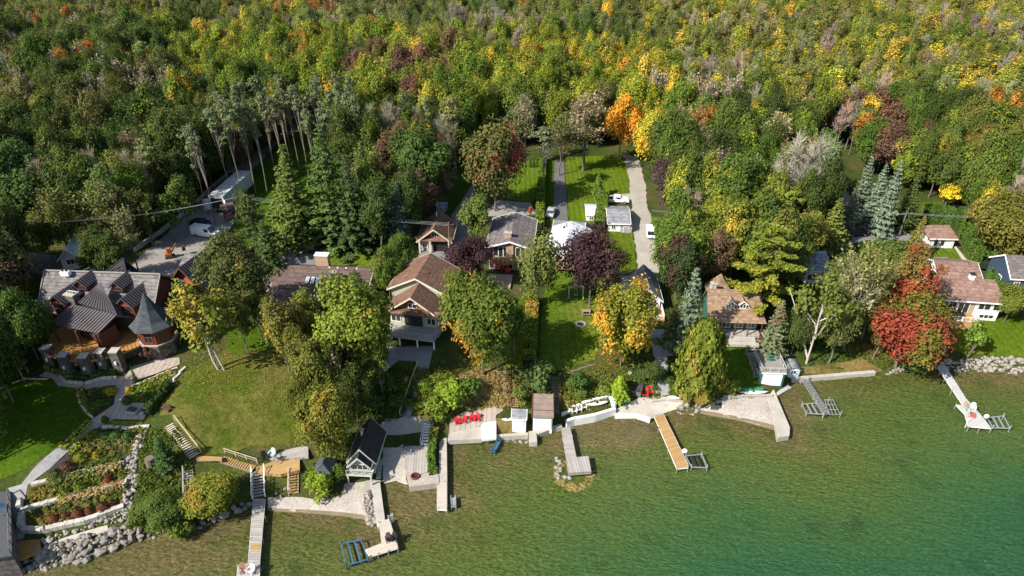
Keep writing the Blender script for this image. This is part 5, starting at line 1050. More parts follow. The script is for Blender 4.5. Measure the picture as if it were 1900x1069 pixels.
T('maple0',874,486,86,8.5,PU,(.05,.026,.022),.4,'dark purple tree left of the curved balcony','beech_tree')
T('ash2',1128,520,60,8,(.11,.125,.03),None,0,'olive green tree in front of the dark purple beech')
T('cedar1',1303,665,84,11.5,(.10,.125,.018),(.15,.12,.03),.35,'huge rounded cedar in front of the dormered cottage','cedar_tree')
T('bluespruce0',1281,575,78,12,(.09,.125,.085),None,0,'tall grey-green spruce left of the dormered cottage','spruce_tree')
T('bluespruce1',1442,607,60,8,(.10,.125,.07),(.12,.07,.045),.3,'short grey-green spruce right of the dormered cottage','spruce_tree')
T('whitepine0',1425,500,155,15,(.105,.13,.018),(.16,.155,.02),.4,'wide yellow-green white pine behind the dormered cottage','pine_tree')
T('birch1',1527,575,108,14,(.085,.105,.025),None,0,'green birch with two leaning white trunks by the water','birch_tree')
T('thin0',1597,545,118,15,(.155,.15,.10),(.12,.12,.05),.4,'half bare grey tree left of the red maple')
T('ash1',1560,600,70,11,(.10,.115,.04),None,0,'sparse green tree between the birch and the half bare tree')
T('maple1',1688,612,148,11.5,(.11,.105,.022),(.175,.036,.022),.72,'large red and orange maple overhanging the water',mp)
T('ash0',1692,530,84,15,(.20,.045,.025),(.14,.10,.03),.45,'tall red maple crown behind the red and orange maple',mp)
T('youngtree0',1809,628,48,6,(.09,.15,.022),None,0,'small green tree alone on the lawn beside the riprap')
T('cedar0',1150,717,42,4.4,(.15,.22,.02),None,0,'bright lime-green cedar by the blue kayaks',cat='shrub',name='cedar_shrub')
T('shrub0',1076,712,50,3,(.045,.085,.02),None,0,'dark green bush on the slope above the white chairs',cat='shrub',name='shrub')
T('shrub1',1004,702,66,4.5,(.07,.10,.035),None,0,'spreading juniper above the weathered flat-roofed shed',cat='shrub',name='shrub')
T('shrub0',968,735,40,3,(.09,.12,.03),None,0,'green bush beside the stair landing above the white shed',cat='shrub',name='shrub')
T('shrub1',838,735,80,3.6,(.13,.19,.022),None,0,'light green sumac thicket left of the dry slope',cat='shrub',name='shrub')
T('shrub0',812,757,52,3.2,(.11,.16,.025),None,0,'light green sumac beside the lower boardwalk stairs',cat='shrub',name='shrub')
T('shrub0',870,722,50,3,(.07,.12,.025),None,0,'green bush at the upper edge of the sumac thicket',cat='shrub',name='shrub')
T('maple3',603,790,100,10.5,(.095,.11,.02),(.17,.14,.03),.4,'olive maple behind the small dark gazebo',mp)
T('ash2',582,690,84,11.5,(.095,.105,.024),(.16,.13,.03),.3,'olive tree above the small dark gazebo beside the dry grass')
T('thin1',618,712,50,9,(.20,.17,.13),(.10,.1,.05),.3,'half bare grey tree above the small dark gazebo')
T('ash1',640,660,60,10,PU,(.06,.06,.02),.3,'dark purple-brown tree below the red-patched maple')
T('ash0',700,660,50,10,G1,None,0,'dark green tree beside the shaded patio of the two-gabled house')
T('maple1',392,918,98,5.6,(.12,.145,.02),(.2,.15,.03),.25,'wide yellow-green bush beside the long grey dock',cat='shrub',name='shrub')
T('maple2',295,945,84,4.6,(.065,.095,.02),None,0,'wide dark green bush above the boulder shore',cat='shrub',name='shrub')
T('shrub0',330,975,70,2.8,(.09,.12,.02),None,0,'low green bush at the foot of the wide dark bush',cat='shrub',name='shrub')
T('shrub1',255,965,44,2.6,(.075,.10,.02),None,0,'low dark bush beside the stone drainage run',cat='shrub',name='shrub')
T('bluespruce0',300,838,48,4.6,(.04,.075,.025),None,0,'small dark spruce left of the lawn stairs','spruce_tree')
T('shrub1',592,902,66,3.0,(.14,.20,.02),None,0,'bright green bush between the dock deck and the beach',cat='shrub',name='shrub')
T('shrub0',632,880,34,2.4,(.07,.11,.02),None,0,'small green bush left of the green-trimmed boathouse',cat='shrub',name='shrub')
# second row
T('spruce0',607,345,92,19,(.05,.082,.024),None,0,'tallest dark spruce behind the striped green lawn','spruce_tree')
T('spruce1',540,362,84,16,(.075,.10,.024),None,0,'olive green spruce right of the white trailer','spruce_tree')
T('spruce2',650,375,76,15,(.04,.066,.022),None,0,'dark spruce right of the tallest spruce','spruce_tree')
T('ash2',700,392,70,13,(.045,.07,.02),None,0,'dark green tree between the spruces and the blue spruce')
T('bluespruce1',740,400,52,11,(.08,.115,.085),None,0,'blue-grey spruce behind the striped green lawn','spruce_tree')
T('maple0',775,312,120,15,(.045,.08,.02),(.30,.23,.03),.12,'big dark green maple left of the red-topped tree',mp)
T('maple3',755,380,60,12,(.05,.08,.02),None,0,'dark green tree behind the small brown garage')
T('maple1',917,300,112,16.5,(.085,.088,.03),(.24,.045,.05),.2,'tall tree with a raspberry red top above the dark-roofed house',mp)
T('ash0',884,405,64,10.5,(.095,.125,.035),None,0,'pale green pine-like tree right of the small brown garage')
T('whitepine1',470,425,84,12,(.065,.09,.03),None,0,'dark pine in front of the white trailer','pine_tree')
T('spruce0',497,470,60,10,(.05,.075,.025),None,0,'dark spruce behind the bungalow driveway','spruce_tree')
T('ash1',455,385,44,9,(.06,.08,.02),None,0,'dark green tree at the end of the white trailer')
T('thin0',975,235,60,14,(.14,.13,.09),(.1,.11,.05),.5,'thin grey-green tree behind the red-topped tree')
T('redpine0',1010,262,52,14,(.10,.12,.065),None,0,'lone grey-green pine beside the hedge','pine_tree')
T('thin1',1085,238,98,15,(.15,.12,.09),(.09,.09,.04),.4,'large grey-brown tree above the paved driveway')
T('thin0',1040,262,60,12,(.12,.11,.06),(.08,.09,.04),.5,'grey-brown tree between the lone pine and the paved driveway')
T('maple2',1155,232,64,13.5,(.22,.17,.025),(.45,.20,.02),.6,'orange and yellow maple at the head of the pale gravel drive',mp)
T('maple3',1222,262,88,11.5,(.25,.24,.025),(.40,.27,.03),.5,'yellow maple right of the pale gravel drive',mp)
T('maple0',1252,338,92,11.5,(.055,.038,.036),(.11,.10,.05),.35,'dark purple-brown maple right of the pale gravel drive',mp)
T('bare0',1310,300,70,11,(.24,.21,.20),None,0,'pale bare tree behind the purple-brown maple')
T('bare1',1492,325,150,17,(.22,.21,.195),None,0,'largest bare grey tree at the side road')
T('thin0',1440,270,84,14,(.24,.21,.16),(.2,.18,.1),.5,'bare beige tree behind the largest bare tree')
T('maple1',1395,352,104,12.5,(.085,.12,.022),(.16,.16,.02),.3,'round bright green maple behind the wide pine',mp)
T('maple2',1330,410,74,11.5,(.09,.125,.022),(.16,.17,.02),.3,'round green maple beside the pair of blue spruces',mp)
T('bluespruce0',1262,430,28,8.5,BLUE,None,0,'left one of the pair of pale blue spruces','spruce_tree')
T('bluespruce1',1278,440,32,9,BLUE,None,0,'right one of the pair of pale blue spruces','spruce_tree')
T('maple3',1262,495,80,10,(.035,.055,.018),(.05,.026,.022),.5,'dark green and purple tree behind the grey-roofed cottage',mp)
T('spruce1',1545,425,62,10,(.10,.12,.03),None,0,'olive spruce left of the side road','spruce_tree')
T('bluespruce0',1603,345,46,12,(.12,.15,.115),None,0,'grey-blue spruce at the left end of the roadside row','spruce_tree')
T('bluespruce1',1628,362,46,12,(.12,.16,.13),None,0,'grey-blue spruce second in the roadside row','spruce_tree')
T('bluespruce0',1652,368,52,13,(.12,.16,.13),None,0,'grey-blue spruce in the middle of the roadside row','spruce_tree')
T('spruce2',1690,370,50,12,(.055,.08,.025),None,0,'dark spruce at the right end of the roadside row','spruce_tree')
T('bluespruce0',1577,395,40,9,(.10,.11,.08),None,0,'grey spruce shading the parked dark car','spruce_tree')
T('spruce1',1702,442,48,8.5,(.12,.12,.028),None,0,'olive spruce left of the white garage','spruce_tree')
T('youngtree1',1760,362,36,5,(.42,.32,.02),None,0,'small golden yellow tree in the garden above the white garage')
T('maple0',1862,420,108,13,(.10,.10,.022),(.22,.12,.03),.4,'large bronze-green maple left of the navy house',mp)
T('shrub0',1620,470,60,4.5,(.06,.10,.025),None,0,'round dark green bush left of the white garage lawn',cat='shrub',name='shrub')
T('shrub1',1660,475,60,4.5,(.055,.09,.022),None,0,'round dark green bush touching the olive spruce by the garage',cat='shrub',name='shrub')
T('ash2',1500,440,70,10,(.15,.16,.03),None,0,'yellow-green tree behind the blue-grey roof')
T('whitepine0',1455,420,96,13,(.13,.155,.03),None,0,'yellow-green pine left of the blue-grey roof','pine_tree')
T('ash0',1560,520,80,9.5,(.09,.11,.035),None,0,'grey-green tree in front of the blue-grey roof')
T('ash1',1620,560,70,10,(.11,.115,.04),(.2,.12,.04),.2,'olive tree between the half bare tree and the red crown')
T('maple1',1880,560,60,6,(.10,.125,.022),None,0,'green tree at the right end of the brown-roofed house')
T('cedar1',1870,470,44,6,(.05,.09,.02),None,0,'rounded dark cedar between the maple and the navy house','cedar_tree')
# left side
T('maple1',45,335,130,15,(.045,.08,.022),None,0,'big dark green maple beside the sunlit patch of grass',mp)
T('maple2',40,600,84,10,(.045,.08,.015),(.08,.12,.02),.2,'dark green tree left of the mansion')
T('ash1',30,525,56,7,(.11,.10,.03),(.35,.17,.03),.35,'small orange-tinged tree at the mansion left corner')
T('maple3',-20,660,90,12,(.04,.07,.015),None,0,'dark green tree shading the curved lawn')
T('maple0',-65,745,110,15,(.045,.075,.015),None,0,'tall dark tree at the left edge casting shadow on the curved lawn')
T('thin1',150,395,90,10,(.14,.13,.06),(.1,.11,.04),.6,'thin olive tree behind the small white cabin')
T('thin0',205,400,80,11,(.12,.11,.06),(.09,.1,.04),.5,'thin grey-green tree right of the small white cabin')
T('ash0',225,340,64,10,(.11,.12,.03),(.36,.18,.03),.35,'yellow and orange tree beside the grey trees')
T('bare2',285,290,88,12,(.21,.18,.18),None,0,'purple-grey bare tree before the white cottage')
T('thin1',245,300,70,12,(.14,.09,.09),(.1,.07,.06),.4,'mauve-brown tree left of the purple-grey bare tree')
T('bare0',328,270,70,12,(.25,.21,.18),None,0,'bare tree partly covering the white cottage')
T('ash2',340,370,60,10,(.07,.10,.022),None,0,'green tree on the left bank of the gravel yard')
T('youngtree0',310,400,50,8,(.07,.11,.02),(.3,.18,.03),.2,'small green tree at the stone wall of the gravel yard')
T('ash1',265,395,56,10,(.09,.10,.03),None,0,'olive tree above the stone wall of the gravel yard')
for q in [('ash2',612,700,60,11,(.09,.11,.022),'olive tree in the middle of the clump left of the shaded patio'),('maple2',560,735,60,8,(.085,.10,.02),'low olive tree at the lawn edge below the ochre-leaved tree'),('ash1',548,655,56,10,(.11,.12,.025),'yellow-olive tree between the ochre-leaved tree and the dry grass'),('maple3',655,730,60,8,(.05,.07,.018),'dark leafy tree on the slope above the left boathouse'),('ash0',470,560,60,10,(.055,.075,.02),'dark tree over the left end of the long brown bungalow'),('ash2',445,590,50,9,(.08,.095,.022),'olive tree behind the white-stemmed birch clump'),
  ('ash0',178,462,60,9,G0,'dark green tree right of the small white cabin'),('ash2',205,478,60,9,G0,'dark green tree behind the mansion ridge'),('thin1',235,440,60,10,(.12,.12,.06),'thin green tree beside the gravel yard wall'),('ash1',75,430,56,9,(.10,.11,.03),'olive tree left of the small white cabin'),
  ('thin0',100,400,70,10,(.10,.11,.05),'grey-green tree on the brown needle patch'),('ash2',20,445,60,8,G0,'low dark tree beside the side lane at the left edge'),('maple2',240,400,60,10,(.06,.08,.02),'round olive tree above the cabin'),('youngtree0',160,488,34,5,(.09,.12,.02),'small bright tree touching the cabin'),
  ('ash0',112,420,60,10,(.075,.085,.02),'leafy tree left above the cabin'),('maple3',690,600,60,9,G0,'dark tree shading the left side of the two-gabled house'),('ash1',660,545,56,9,(.055,.085,.018),'dark green tree at the left wall of the two-gabled house'),('maple0',718,507,58,9,(.07,.11,.018),'green tree touching the back of the two-gabled house'),
  ('ash2',846,540,52,8,(.09,.12,.02),'yellow-green tree squeezed between the two-gabled house and the orange-topped maple'),('maple1',745,470,52,8,(.06,.10,.018),'green tree on the right of the striped lawn'),('ash0',955,600,40,9,(.05,.08,.018),'dark tree behind the long clipped hedge'),
  ('ash1',1215,690,40,4,(.045,.07,.018),'dark bushy tree over the flagstone path'),('maple1',1310,455,66,10,(.10,.13,.02),'yellow-green tree over the dormered cottage chimney'),('spruce1',1250,600,40,8,(.05,.07,.03),'dark spruce left of the tall grey-green spruce'),
  ('maple2',1480,610,50,8,(.05,.07,.02),'shaded tree right of the short grey-green spruce'),('ash0',1640,610,60,9,(.09,.08,.025),'brownish tree behind the red and orange maple'),('ash2',1650,500,60,9,(.10,.12,.03),'olive tree between the road bushes and the red crown')]:
    T(q[0],q[1],q[2],q[3],q[4],q[5],OL,.25,q[6])
# line of tall pines along the lane
pines=[(362,270,36),(352,270,34),(398,235,44),(422,225,40),(445,218,44),(470,232,36),(488,205,38),(505,212,34),(520,200,36),(538,206,34),(550,194,32),
 (566,205,34),(585,190,36),(600,220,40),(612,200,34),(628,192,32),(645,205,36),(570,235,32),(660,210,32),(590,170,30),(625,165,30),(520,170,30),(480,175,34),(440,185,34),(410,200,36),(650,178,30)]
pines.sort(); PO=['leftmost']+['number %s from the left'%q for q in 'two three four five six seven eight nine ten eleven twelve thirteen fourteen fifteen sixteen seventeen eighteen nineteen twenty twenty-one twenty-two twenty-three twenty-four twenty-five twenty-six'.split()]+['rightmost']
PO[len(pines)-1]='rightmost'
for i,(a,b,w) in enumerate(pines):
    T('redpine%d'%(i%3),a,b,w,random.uniform(16.5,20),(.095+random.uniform(-.01,.02),.115,.058),None,0,'bare-stemmed tall pine, %s of the stand along the gravel lane' % PO[i],'pine_tree',group='tall pines along the gravel lane')
for i,(a,b) in enumerate([(1035-47,315),(995,300),(985,318)][:0]): pass

# ------------------------------------------------------------ the wood: nearest trees one by one, the rest as one mass
def pw(poly, z=9.5): return [tuple(W(a, max(b, -150), z))[:2] for a, b in poly]
AUTO = [pw([(-900,-150),(2800,-150),(2900,420),(1905,420),(1790,375),(1700,340),(1640,330),(1560,270),(1500,262),(1490,300),(1215,300),(1180,268),(875,262),(850,310),(822,400),(770,420),(700,425),(660,400),(640,300),(650,235),(560,228),(500,285),(430,345),(330,398),(255,455),(60,440),(-900,440)]),
        pw([(1225,300),(1500,300),(1530,380),(1505,470),(1440,545),(1425,520),(1310,515),(1262,560),(1235,470)]),
        pw([(1790,385),(2300,385),(2300,460),(1905,450),(1830,430)]),
        pw([(-500,470),(60,520),(60,700),(-60,800),(-500,900)]), pw([(2010,640),(2010,470),(2500,440),(2500,640)])]
r_ = np.random.default_rng(5); cand = []
for dens, ylim in ((4.5, (60, 900)),):
    xs = np.arange(-620, 620, dens); ys = np.arange(60, 760, dens * .92)
    XX, YY = np.meshgrid(xs, ys); XX = XX + r_.uniform(-.46, .46, XX.shape) * dens + (np.arange(len(ys)) % 2)[:, None] * dens / 2; YY = YY + r_.uniform(-.46, .46, YY.shape) * dens
    XX, YY = XX.ravel(), YY.ravel(); ok = np.zeros(len(XX), bool)
    for p in AUTO: ok |= inside(XX, YY, p)
    gx, gy = to_px(XX, YY, hf(XX, YY) + 6); ok &= (gx > -330) & (gx < 2230) & (gy > -90)
    clear = pw([(0,375),(20,395),(90,400),(110,430),(40,445),(-40,430)])
    ok &= ~inside(XX, YY, clear)
    for poly in (pw([(280,245),(345,245),(345,292),(280,292)]), pw([(700,190),(560,190),(560,210),(700,225)])): ok &= ~inside(XX, YY, poly)
    XX, YY, gx, gy = XX[ok], YY[ok], gx[ok], gy[ok]
    for x, y, a, b in zip(XX, YY, gx, gy):
        if any((x - q[0]) ** 2 + (y - q[1]) ** 2 < (q[2] * .55 + 1.5) ** 2 for q in TREES): continue
        cand.append((x, y, a, b))
PAL = {'up': [('poplar', (.17,.175,.03), YE, .3, 30), ('poplar', YE, YG, .35, 11), ('poplar', GG, YG, .3, 14), ('ash', OL, YG, .3, 12), ('thin', (.18, .17, .11), OL, .5, 8), ('bare', (.23, .21, .18), None, 0, 5), ('ash', G1, OL, .3, 8), ('spruce', G0, None, 0, 3), ('ash', PGREY, None, 0, 2), ('poplar', (.13,.15,.05), YE, .2, 10)],
 'top': [('ash', GG, OL, .3, 36), ('maple', (.07,.095,.03), OL, .3, 26), ('ash', OL, YG, .3, 16), ('bare', GREY, None, 0, 6), ('thin', (.17,.16,.12), GG, .4, 6), ('ash', YG, YE, .3, 5), ('maple', G0, None, 0, 6), ('ash', OR, RU, .5, 1.2), ('ash', YE, OR, .3, 1.5)],
 'band': [('maple', (.12,.15,.02), YE, .25, 32), ('maple', (.085,.12,.018), YG, .35, 20), ('ash', YG, (.42,.22,.03), .4, 14), ('maple', (.20,.15,.022), YE, .4, 7), ('ash', OR, YE, .4, 2.5), ('ash', GG, None, 0, 9), ('thin', (.18,.13,.10), OL, .3, 4), ('maple', G0, G1, .3, 6), ('maple', RB, OL, .5, .8)],
 'left': [('maple', G0, G1, .4, 38), ('ash', RB, (.09,.08,.035), .5, 10), ('bare', (.24,.22,.2), None, 0, 10), ('maple', (.07,.08,.025), OL, .4, 18), ('ash', OL, OR, .25, 8), ('thin', (.15,.135,.11), OL, .4, 8), ('ash', GG, None, 0, 7), ('ash', OR, YE, .5, 1)],
 'mid': [('ash', PG, GG, .4, 22), ('maple', G0, G1, .4, 20), ('thin', (.17,.15,.11), RB, .4, 12), ('ash', (.08,.10,.03), OL, .4, 16), ('ash', RB, None, 0, 6), ('spruce', G0, None, 0, 6), ('bare', GREY, None, 0, 5), ('maple', G1, (.33,.2,.03), .2, 12), ('redpine', GG, None, 0, 8)],
 'rmid': [('maple', (.06,.095,.018), YG, .2, 26), ('ash', OL, YG, .3, 14), ('maple', G0, None, 0, 14), ('ash', (.13,.15,.025), YE, .3, 14), ('thin', (.2,.17,.14), OL, .4, 8), ('bare', (.25,.22,.21), None, 0, 5), ('ash', RB, RU, .4, 6), ('ash', OL, OR, .4, 6), ('spruce', (.05,.075,.028), None, 0, 5)]}
def region(a, b):
    w = random.gauss(0, 18)
    if a + w * 2 > 1215 - max(0, 70 - b) * 1.2 and b + w < 225 - (1300 - a) * .1 * (a < 1300): return 'up'
    if b + w * .8 < 100 and a < 1300: return 'top'
    if a + w * 2 < 330 and b > 90: return 'left'
    if 100 <= b + w and b + w < 235 - max(0, (620 - a)) * .22 and a < 1290: return 'band'
    if a > 1180: return 'rmid'
    return 'mid'
NV = {'maple': 4, 'ash': 3, 'poplar': 3, 'thin': 2, 'bare': 3, 'spruce': 3, 'redpine': 3}
def cname(c):
    r, g, b = c
    if c in (GREY,) or (min(c) > .17 and max(c) - min(c) < .08): return 'bare grey'
    if r > .34 and g > .22: return 'golden yellow'
    if r > .24 and g > .12: return 'amber'
    if r > .3: return 'bright orange'
    if r > g * 1.35: return 'reddish brown'
    if r > .11 and b > .08: return 'grey-brown'
    if g > .145: return 'yellow-green'
    if b > .045: return 'grey-green'
    if r > .095: return 'olive'
    if g < .07: return 'dark green'
    return 'mid green'
LAND = [(80,480,'the dark side lane'), (200,430,'the small white cabin'),(315,280,'the white cottage in the wood'),(330,400,'the gravel yard'),(470,260,'the gravel lane'),(600,215,'the pine stand'),(700,330,'the tall spruces'),(760,400,'the small brown garage'),
        (900,270,'the red-topped tree'),(1060,290,'the paved driveway'),(1180,290,'the gravel drive'),(1250,380,'the purple-brown maple'),(1330,420,'the pair of blue spruces'),(1400,480,'the wide yellow-green pine'),(1490,330,'the largest bare tree'),(1570,300,'the side road'),
        (1650,360,'the roadside spruces'),(1760,370,'the golden garden tree'),(1850,400,'the bronze-green maple'),(1890,480,'the navy house'),(680,560,'the long brown bungalow'),(30,600,'the mansion'),(2000,560,'the right edge'),(0,300,'the left edge')]
def where(a, b):
    L = min(LAND, key=lambda q: (q[0] - a) ** 2 + ((q[1] - b) * 1.6) ** 2); dx, dy = a - L[0], b - L[1]
    s = ('far ' if abs(dy) > 90 or abs(dx) > 150 else '')
    if abs(dx) > abs(dy) * 1.1: return s + ('right of ' if dx > 0 else 'left of ') + L[2]
    return s + ('behind ' if dy < 0 else 'in front of ') + L[2]
kinds_word = {'maple': 'broad maple', 'ash': 'leafy tree', 'poplar': 'slim poplar', 'thin': 'sparse tree', 'bare': 'leafless tree', 'spruce': 'pointed spruce', 'redpine': 'tall pine'}
allt = []
for x, y, a, b in cand:
    reg = region(a, b); pal = PAL[reg]; k = random.choices(pal, [p[4] for p in pal])[0]
    cell = random.Random(int((x + random.gauss(0, 5)) // 19) * 7919 + int((y + random.gauss(0, 5)) // 26) * 104729 + len(reg)); psz = cell.uniform(.8, 1.22)
    if random.random() < (.38 if reg == 'up' else .55): k = cell.choices(pal, [p[4] for p in pal])[0]
    if b > 150 and k[1] in (YE, OR): k = pal[0]
    if (reg in ('up',) and random.random() < .10) : continue
    kind = k[0]; v = random.randrange(NV[kind]); f = random.uniform(.85, 1.2)
    if reg == 'up': r = random.uniform(1.7, 3.0) if kind in ('poplar', 'spruce') else random.uniform(2.2, 3.6); ht = random.uniform(10, 15)
    elif reg == 'top': r = random.uniform(2.3, 4.2); ht = random.uniform(11, 16)
    elif kind == 'maple': r = random.uniform(3.0, 5.4); ht = random.uniform(12, 18.5)
    elif kind == 'redpine': r = random.uniform(2.2, 3.2); ht = random.uniform(17, 21)
    elif kind == 'spruce': r = random.uniform(2.4, 3.8); ht = random.uniform(13, 22)
    else: r = random.uniform(2.4, 4.4); ht = random.uniform(11, 17.5)
    t = [max(0.01, c * f * random.uniform(.88, 1.12)) for c in k[1]]
    ac = [c * f * random.uniform(.85, 1.15) for c in (k[2] or k[1])]
    r *= psz; ht *= psz ** .5; d = math.hypot(x, y - 0) ; off = 0 if (0 <= a <= 1900 and b > 0) else 400
    allt.append((d + off - r * 4, kind, v, x, y, r, ht, t, ac, k[3] + random.uniform(-.1, .15), k[1], a, b))
allt.sort(key=lambda q: q[0])
n_ind = 296 - sum(1 for o in bpy.data.objects if o.get('category') == 'tree')
seen_lab = {}
for q in allt[:n_ind]:
    _, kind, v, x, y, r, ht, t, ac, am, base, a, b = q
    lab = '%s %s %s' % (cname(base), kinds_word[kind] if not (kind == 'bare') else 'tree', where(a, b))
    if ht > 16: lab = 'tall ' + lab
    elif ht < 12.6: lab = 'low ' + lab
    lab = lab.replace('bare grey sparse', 'sparse grey').replace('tall tall', 'tall')
    o = plant('%s%d' % (kind, v), x, y, r, ht, t, ac, am, lab, 'tree', name={'maple': 'maple_tree', 'spruce': 'spruce_tree', 'poplar': 'poplar_tree', 'redpine': 'pine_tree'}.get(kind, 'woodland_tree'))
    seen_lab.setdefault(lab, []).append((a, b, o, r))
# tell apart trees of one label by their place, share what remains
for lab, L in seen_lab.items():
    if len(L) == 1: continue
    if len(L) in (2, 3):
        hor = max(q[0] for q in L) - min(q[0] for q in L) >= max(q[1] for q in L) - min(q[1] for q in L)
        L.sort(key=lambda q: q[0] if hor else -q[1])
        W2 = (['leftmost ', 'rightmost '] if hor else ['nearer ', 'farther ']) if len(L) == 2 else (['leftmost ', 'middle ', 'rightmost '] if hor else ['nearest ', 'second nearest ', 'farthest '])
        for w, q in zip(W2, L): q[2]['label'] = w + lab
    else:
        for i, q in enumerate(sorted(L, key=lambda q: q[0])):
            q[2]['label'] = ('%s from the left, ' % ['first', 'second', 'third', 'fourth', 'fifth', 'sixth', 'seventh', 'eighth', 'ninth', 'tenth', 'eleventh', 'twelfth'][min(i, 11)]) + lab
for o in bpy.data.objects:
    if len(str(o.get('label', '')).split()) > 15: o['label'] = o['label'].replace('tall ', '').replace('far ', '').replace(' from the left,', ' from left,')
    if o.get('category') == 'tree' and not o.get('group'): o['group'] = 'trees of the shore lots and the wood behind'
# the rest: one object, geometry nodes scatter the same crowns and trunks
rest = allt[n_ind:]
kk = ['%s%d' % (k, i) for k in NV for i in range(NV[k])]
me = bpy.data.meshes.new('woodland'); P_ = np.array([(q[3], q[4], h(q[3], q[4])) for q in rest]); me.from_pydata(P_.tolist(), [], [])
def setat(n, typ, arr):
    a = me.attributes.new(n, typ, 'POINT'); key = 'value' if typ in ('FLOAT', 'INT') else ('vector' if typ == 'FLOAT_VECTOR' else 'color'); a.data.foreach_set(key, np.asarray(arr, np.int32 if typ == 'INT' else np.float32).ravel())
setat('tint', 'FLOAT_COLOR', [warm(q[7]) for q in rest]); setat('accent', 'FLOAT_COLOR', [warm(q[8]) for q in rest]); setat('amt', 'FLOAT', [q[9] for q in rest])
setat('pick', 'INT', [kk.index('%s%d' % (q[1], q[2])) for q in rest]); setat('scl', 'FLOAT_VECTOR', [(q[5] / PROTO['%s%d' % (q[1], q[2])]['R'],) * 2 + (q[6] / PROTO['%s%d' % (q[1], q[2])]['H'],) for q in rest])
setat('rot', 'FLOAT_VECTOR', [(0, 0, random.uniform(0, 6.28)) for q in rest])
wood = bpy.data.objects.new('woodland', me); col.objects.link(wood); tag(wood, 'dense autumn wood filling the land behind the lots', 'woodland', kind='stuff')
ng = bpy.data.node_groups.new('woodland', 'GeometryNodeTree'); ng.interface.new_socket('Geometry', in_out='INPUT', socket_type='NodeSocketGeometry'); ng.interface.new_socket('Geometry', in_out='OUTPUT', socket_type='NodeSocketGeometry')
gi = ng.nodes.new('NodeGroupInput'); go = ng.nodes.new('NodeGroupOutput'); iop = ng.nodes.new('GeometryNodeInstanceOnPoints'); g2i = ng.nodes.new('GeometryNodeGeometryToInstance')
src = {}
for o in bpy.data.objects:
    if o.name.split('.')[0] in ('crown', 'trunk') and o.parent: src.setdefault(o.data.name, o)
for k in reversed(kk):                       # joined last-first so that the index follows kk
    j = ng.nodes.new('GeometryNodeJoinGeometry')
    for part in ('trunk', 'crown'):
        d_ = PROTO[k][part]; o = src.get(d_.name)
        if o is None:                        # make sure a standing tree of each kind exists
            g = G(-80 - 12 * kk.index(k), 130, 0); r0 = plant(k, g.x, g.y, PROTO[k]['R'], PROTO[k]['H'], G1, None, 0, 'lone green %s standing beyond the left edge of the wood' % (kinds_word[k[:-1]] + [' nearest', ' next', ' farthest', ' last'][int(k[-1])]), 'tree'); 
            for c in r0.children: src[c.data.name] = c
            o = src[d_.name]
        oi = ng.nodes.new('GeometryNodeObjectInfo'); oi.inputs['Object'].default_value = o; oi.transform_space = 'ORIGINAL'; oi.inputs['As Instance'].default_value = False; ng.links.new(oi.outputs['Geometry'], j.inputs[0])
    ng.links.new(j.outputs[0], g2i.inputs[0])
def na(n, t):
    x = ng.nodes.new('GeometryNodeInputNamedAttribute'); x.data_type = t; x.inputs[0].default_value = n; return x.outputs[0]
ng.links.new(gi.outputs[0], iop.inputs['Points']); ng.links.new(g2i.outputs[0], iop.inputs['Instance']); iop.inputs['Pick Instance'].default_value = True
ng.links.new(na('pick', 'INT'), iop.inputs['Instance Index']); ng.links.new(na('scl', 'FLOAT_VECTOR'), iop.inputs['Scale']); ng.links.new(na('rot', 'FLOAT_VECTOR'), iop.inputs['Rotation']); ng.links.new(iop.outputs[0], go.inputs[0])
mod = wood.modifiers.new('scatter', 'NODES'); mod.node_group = ng
print('individual trees', n_ind, 'rest', len(rest))
# ------------------------------------------------------------ docks, lifts, stairs
def dock(name, label, pts, z, mat, group='docks reaching into the lake', legs=(), edge=None, t=.14, cat='dock', planks_along=None):
    """deck outline in pixels at height z; material lines run across the local x/y axes"""
    P = [W(a, b, z) for a, b in pts]; d = (P[1] - P[0]) if planks_along is None else (P[planks_along[1]] - P[planks_along[0]]); ang = math.atan2(d.y, d.x)
    r = thing(name, label, cat, P[0], ang, group); I = (Matrix.Translation(P[0]) @ Matrix.Rotation(ang, 4, 'Z')).inverted(); L = [I @ p for p in P]
    m = MB(); m.slab([tuple(p) for p in L], t); dk = m.build('dock_surface', mat, r)
    if edge:
        m = MB(); k = len(L)
        for i in range(k):
            a, b = L[i], L[(i + 1) % k]; m.bar(a + Vector((0,0,-.08)), b + Vector((0,0,-.08)), .05, .16)
        m.build('edge_frame', edge, r)
    for a, b in legs:
        q = I @ W(a, b, z); m = MB(); m.cyl((q.x, q.y, -z - 2.0), .06, z + 2.25, 6); m.build('leg', ALU, r)
    return r, I
r, I = dock('long_dock', 'long narrow dock of grey planks at the lower left', [(470,926),(492,926),(482,1040),(481,1090),(438,1090),(441,1048),(460,1046)], .9, DECKG, legs=[(467,960),(492,960),(464,1000),(487,1000),(440,1050),(482,1050)], edge=WHITE, planks_along=(0,1))
m = MB(); m.slab([tuple(I @ W(a_, b_, .925)) for a_, b_ in [(466.5,1010),(483.5,1010),(482,1022),(464.8,1022)]], .02); m.build('replaced_planks', DECKT, r)
r, I = dock('corner_dock', 'beige L-shaped dock with two dark chairs at the end of the left pier', [(703,968),(722,963),(739,1017),(686,1033),(678,1020),(708,1008)], .9, DECKB, legs=[(703,970),(722,966),(738,1017),(720,1023),(701,1028),(686,1033)], edge=WHITE, planks_along=(3,2))
dock('small_dock', 'narrow beige dock section continuing the narrow concrete pier', [(811,896),(829,895),(829,947),(811,945)], .9, DECKB, legs=[(811,900),(829,900),(829,945),(812,944)], edge=WHITE)
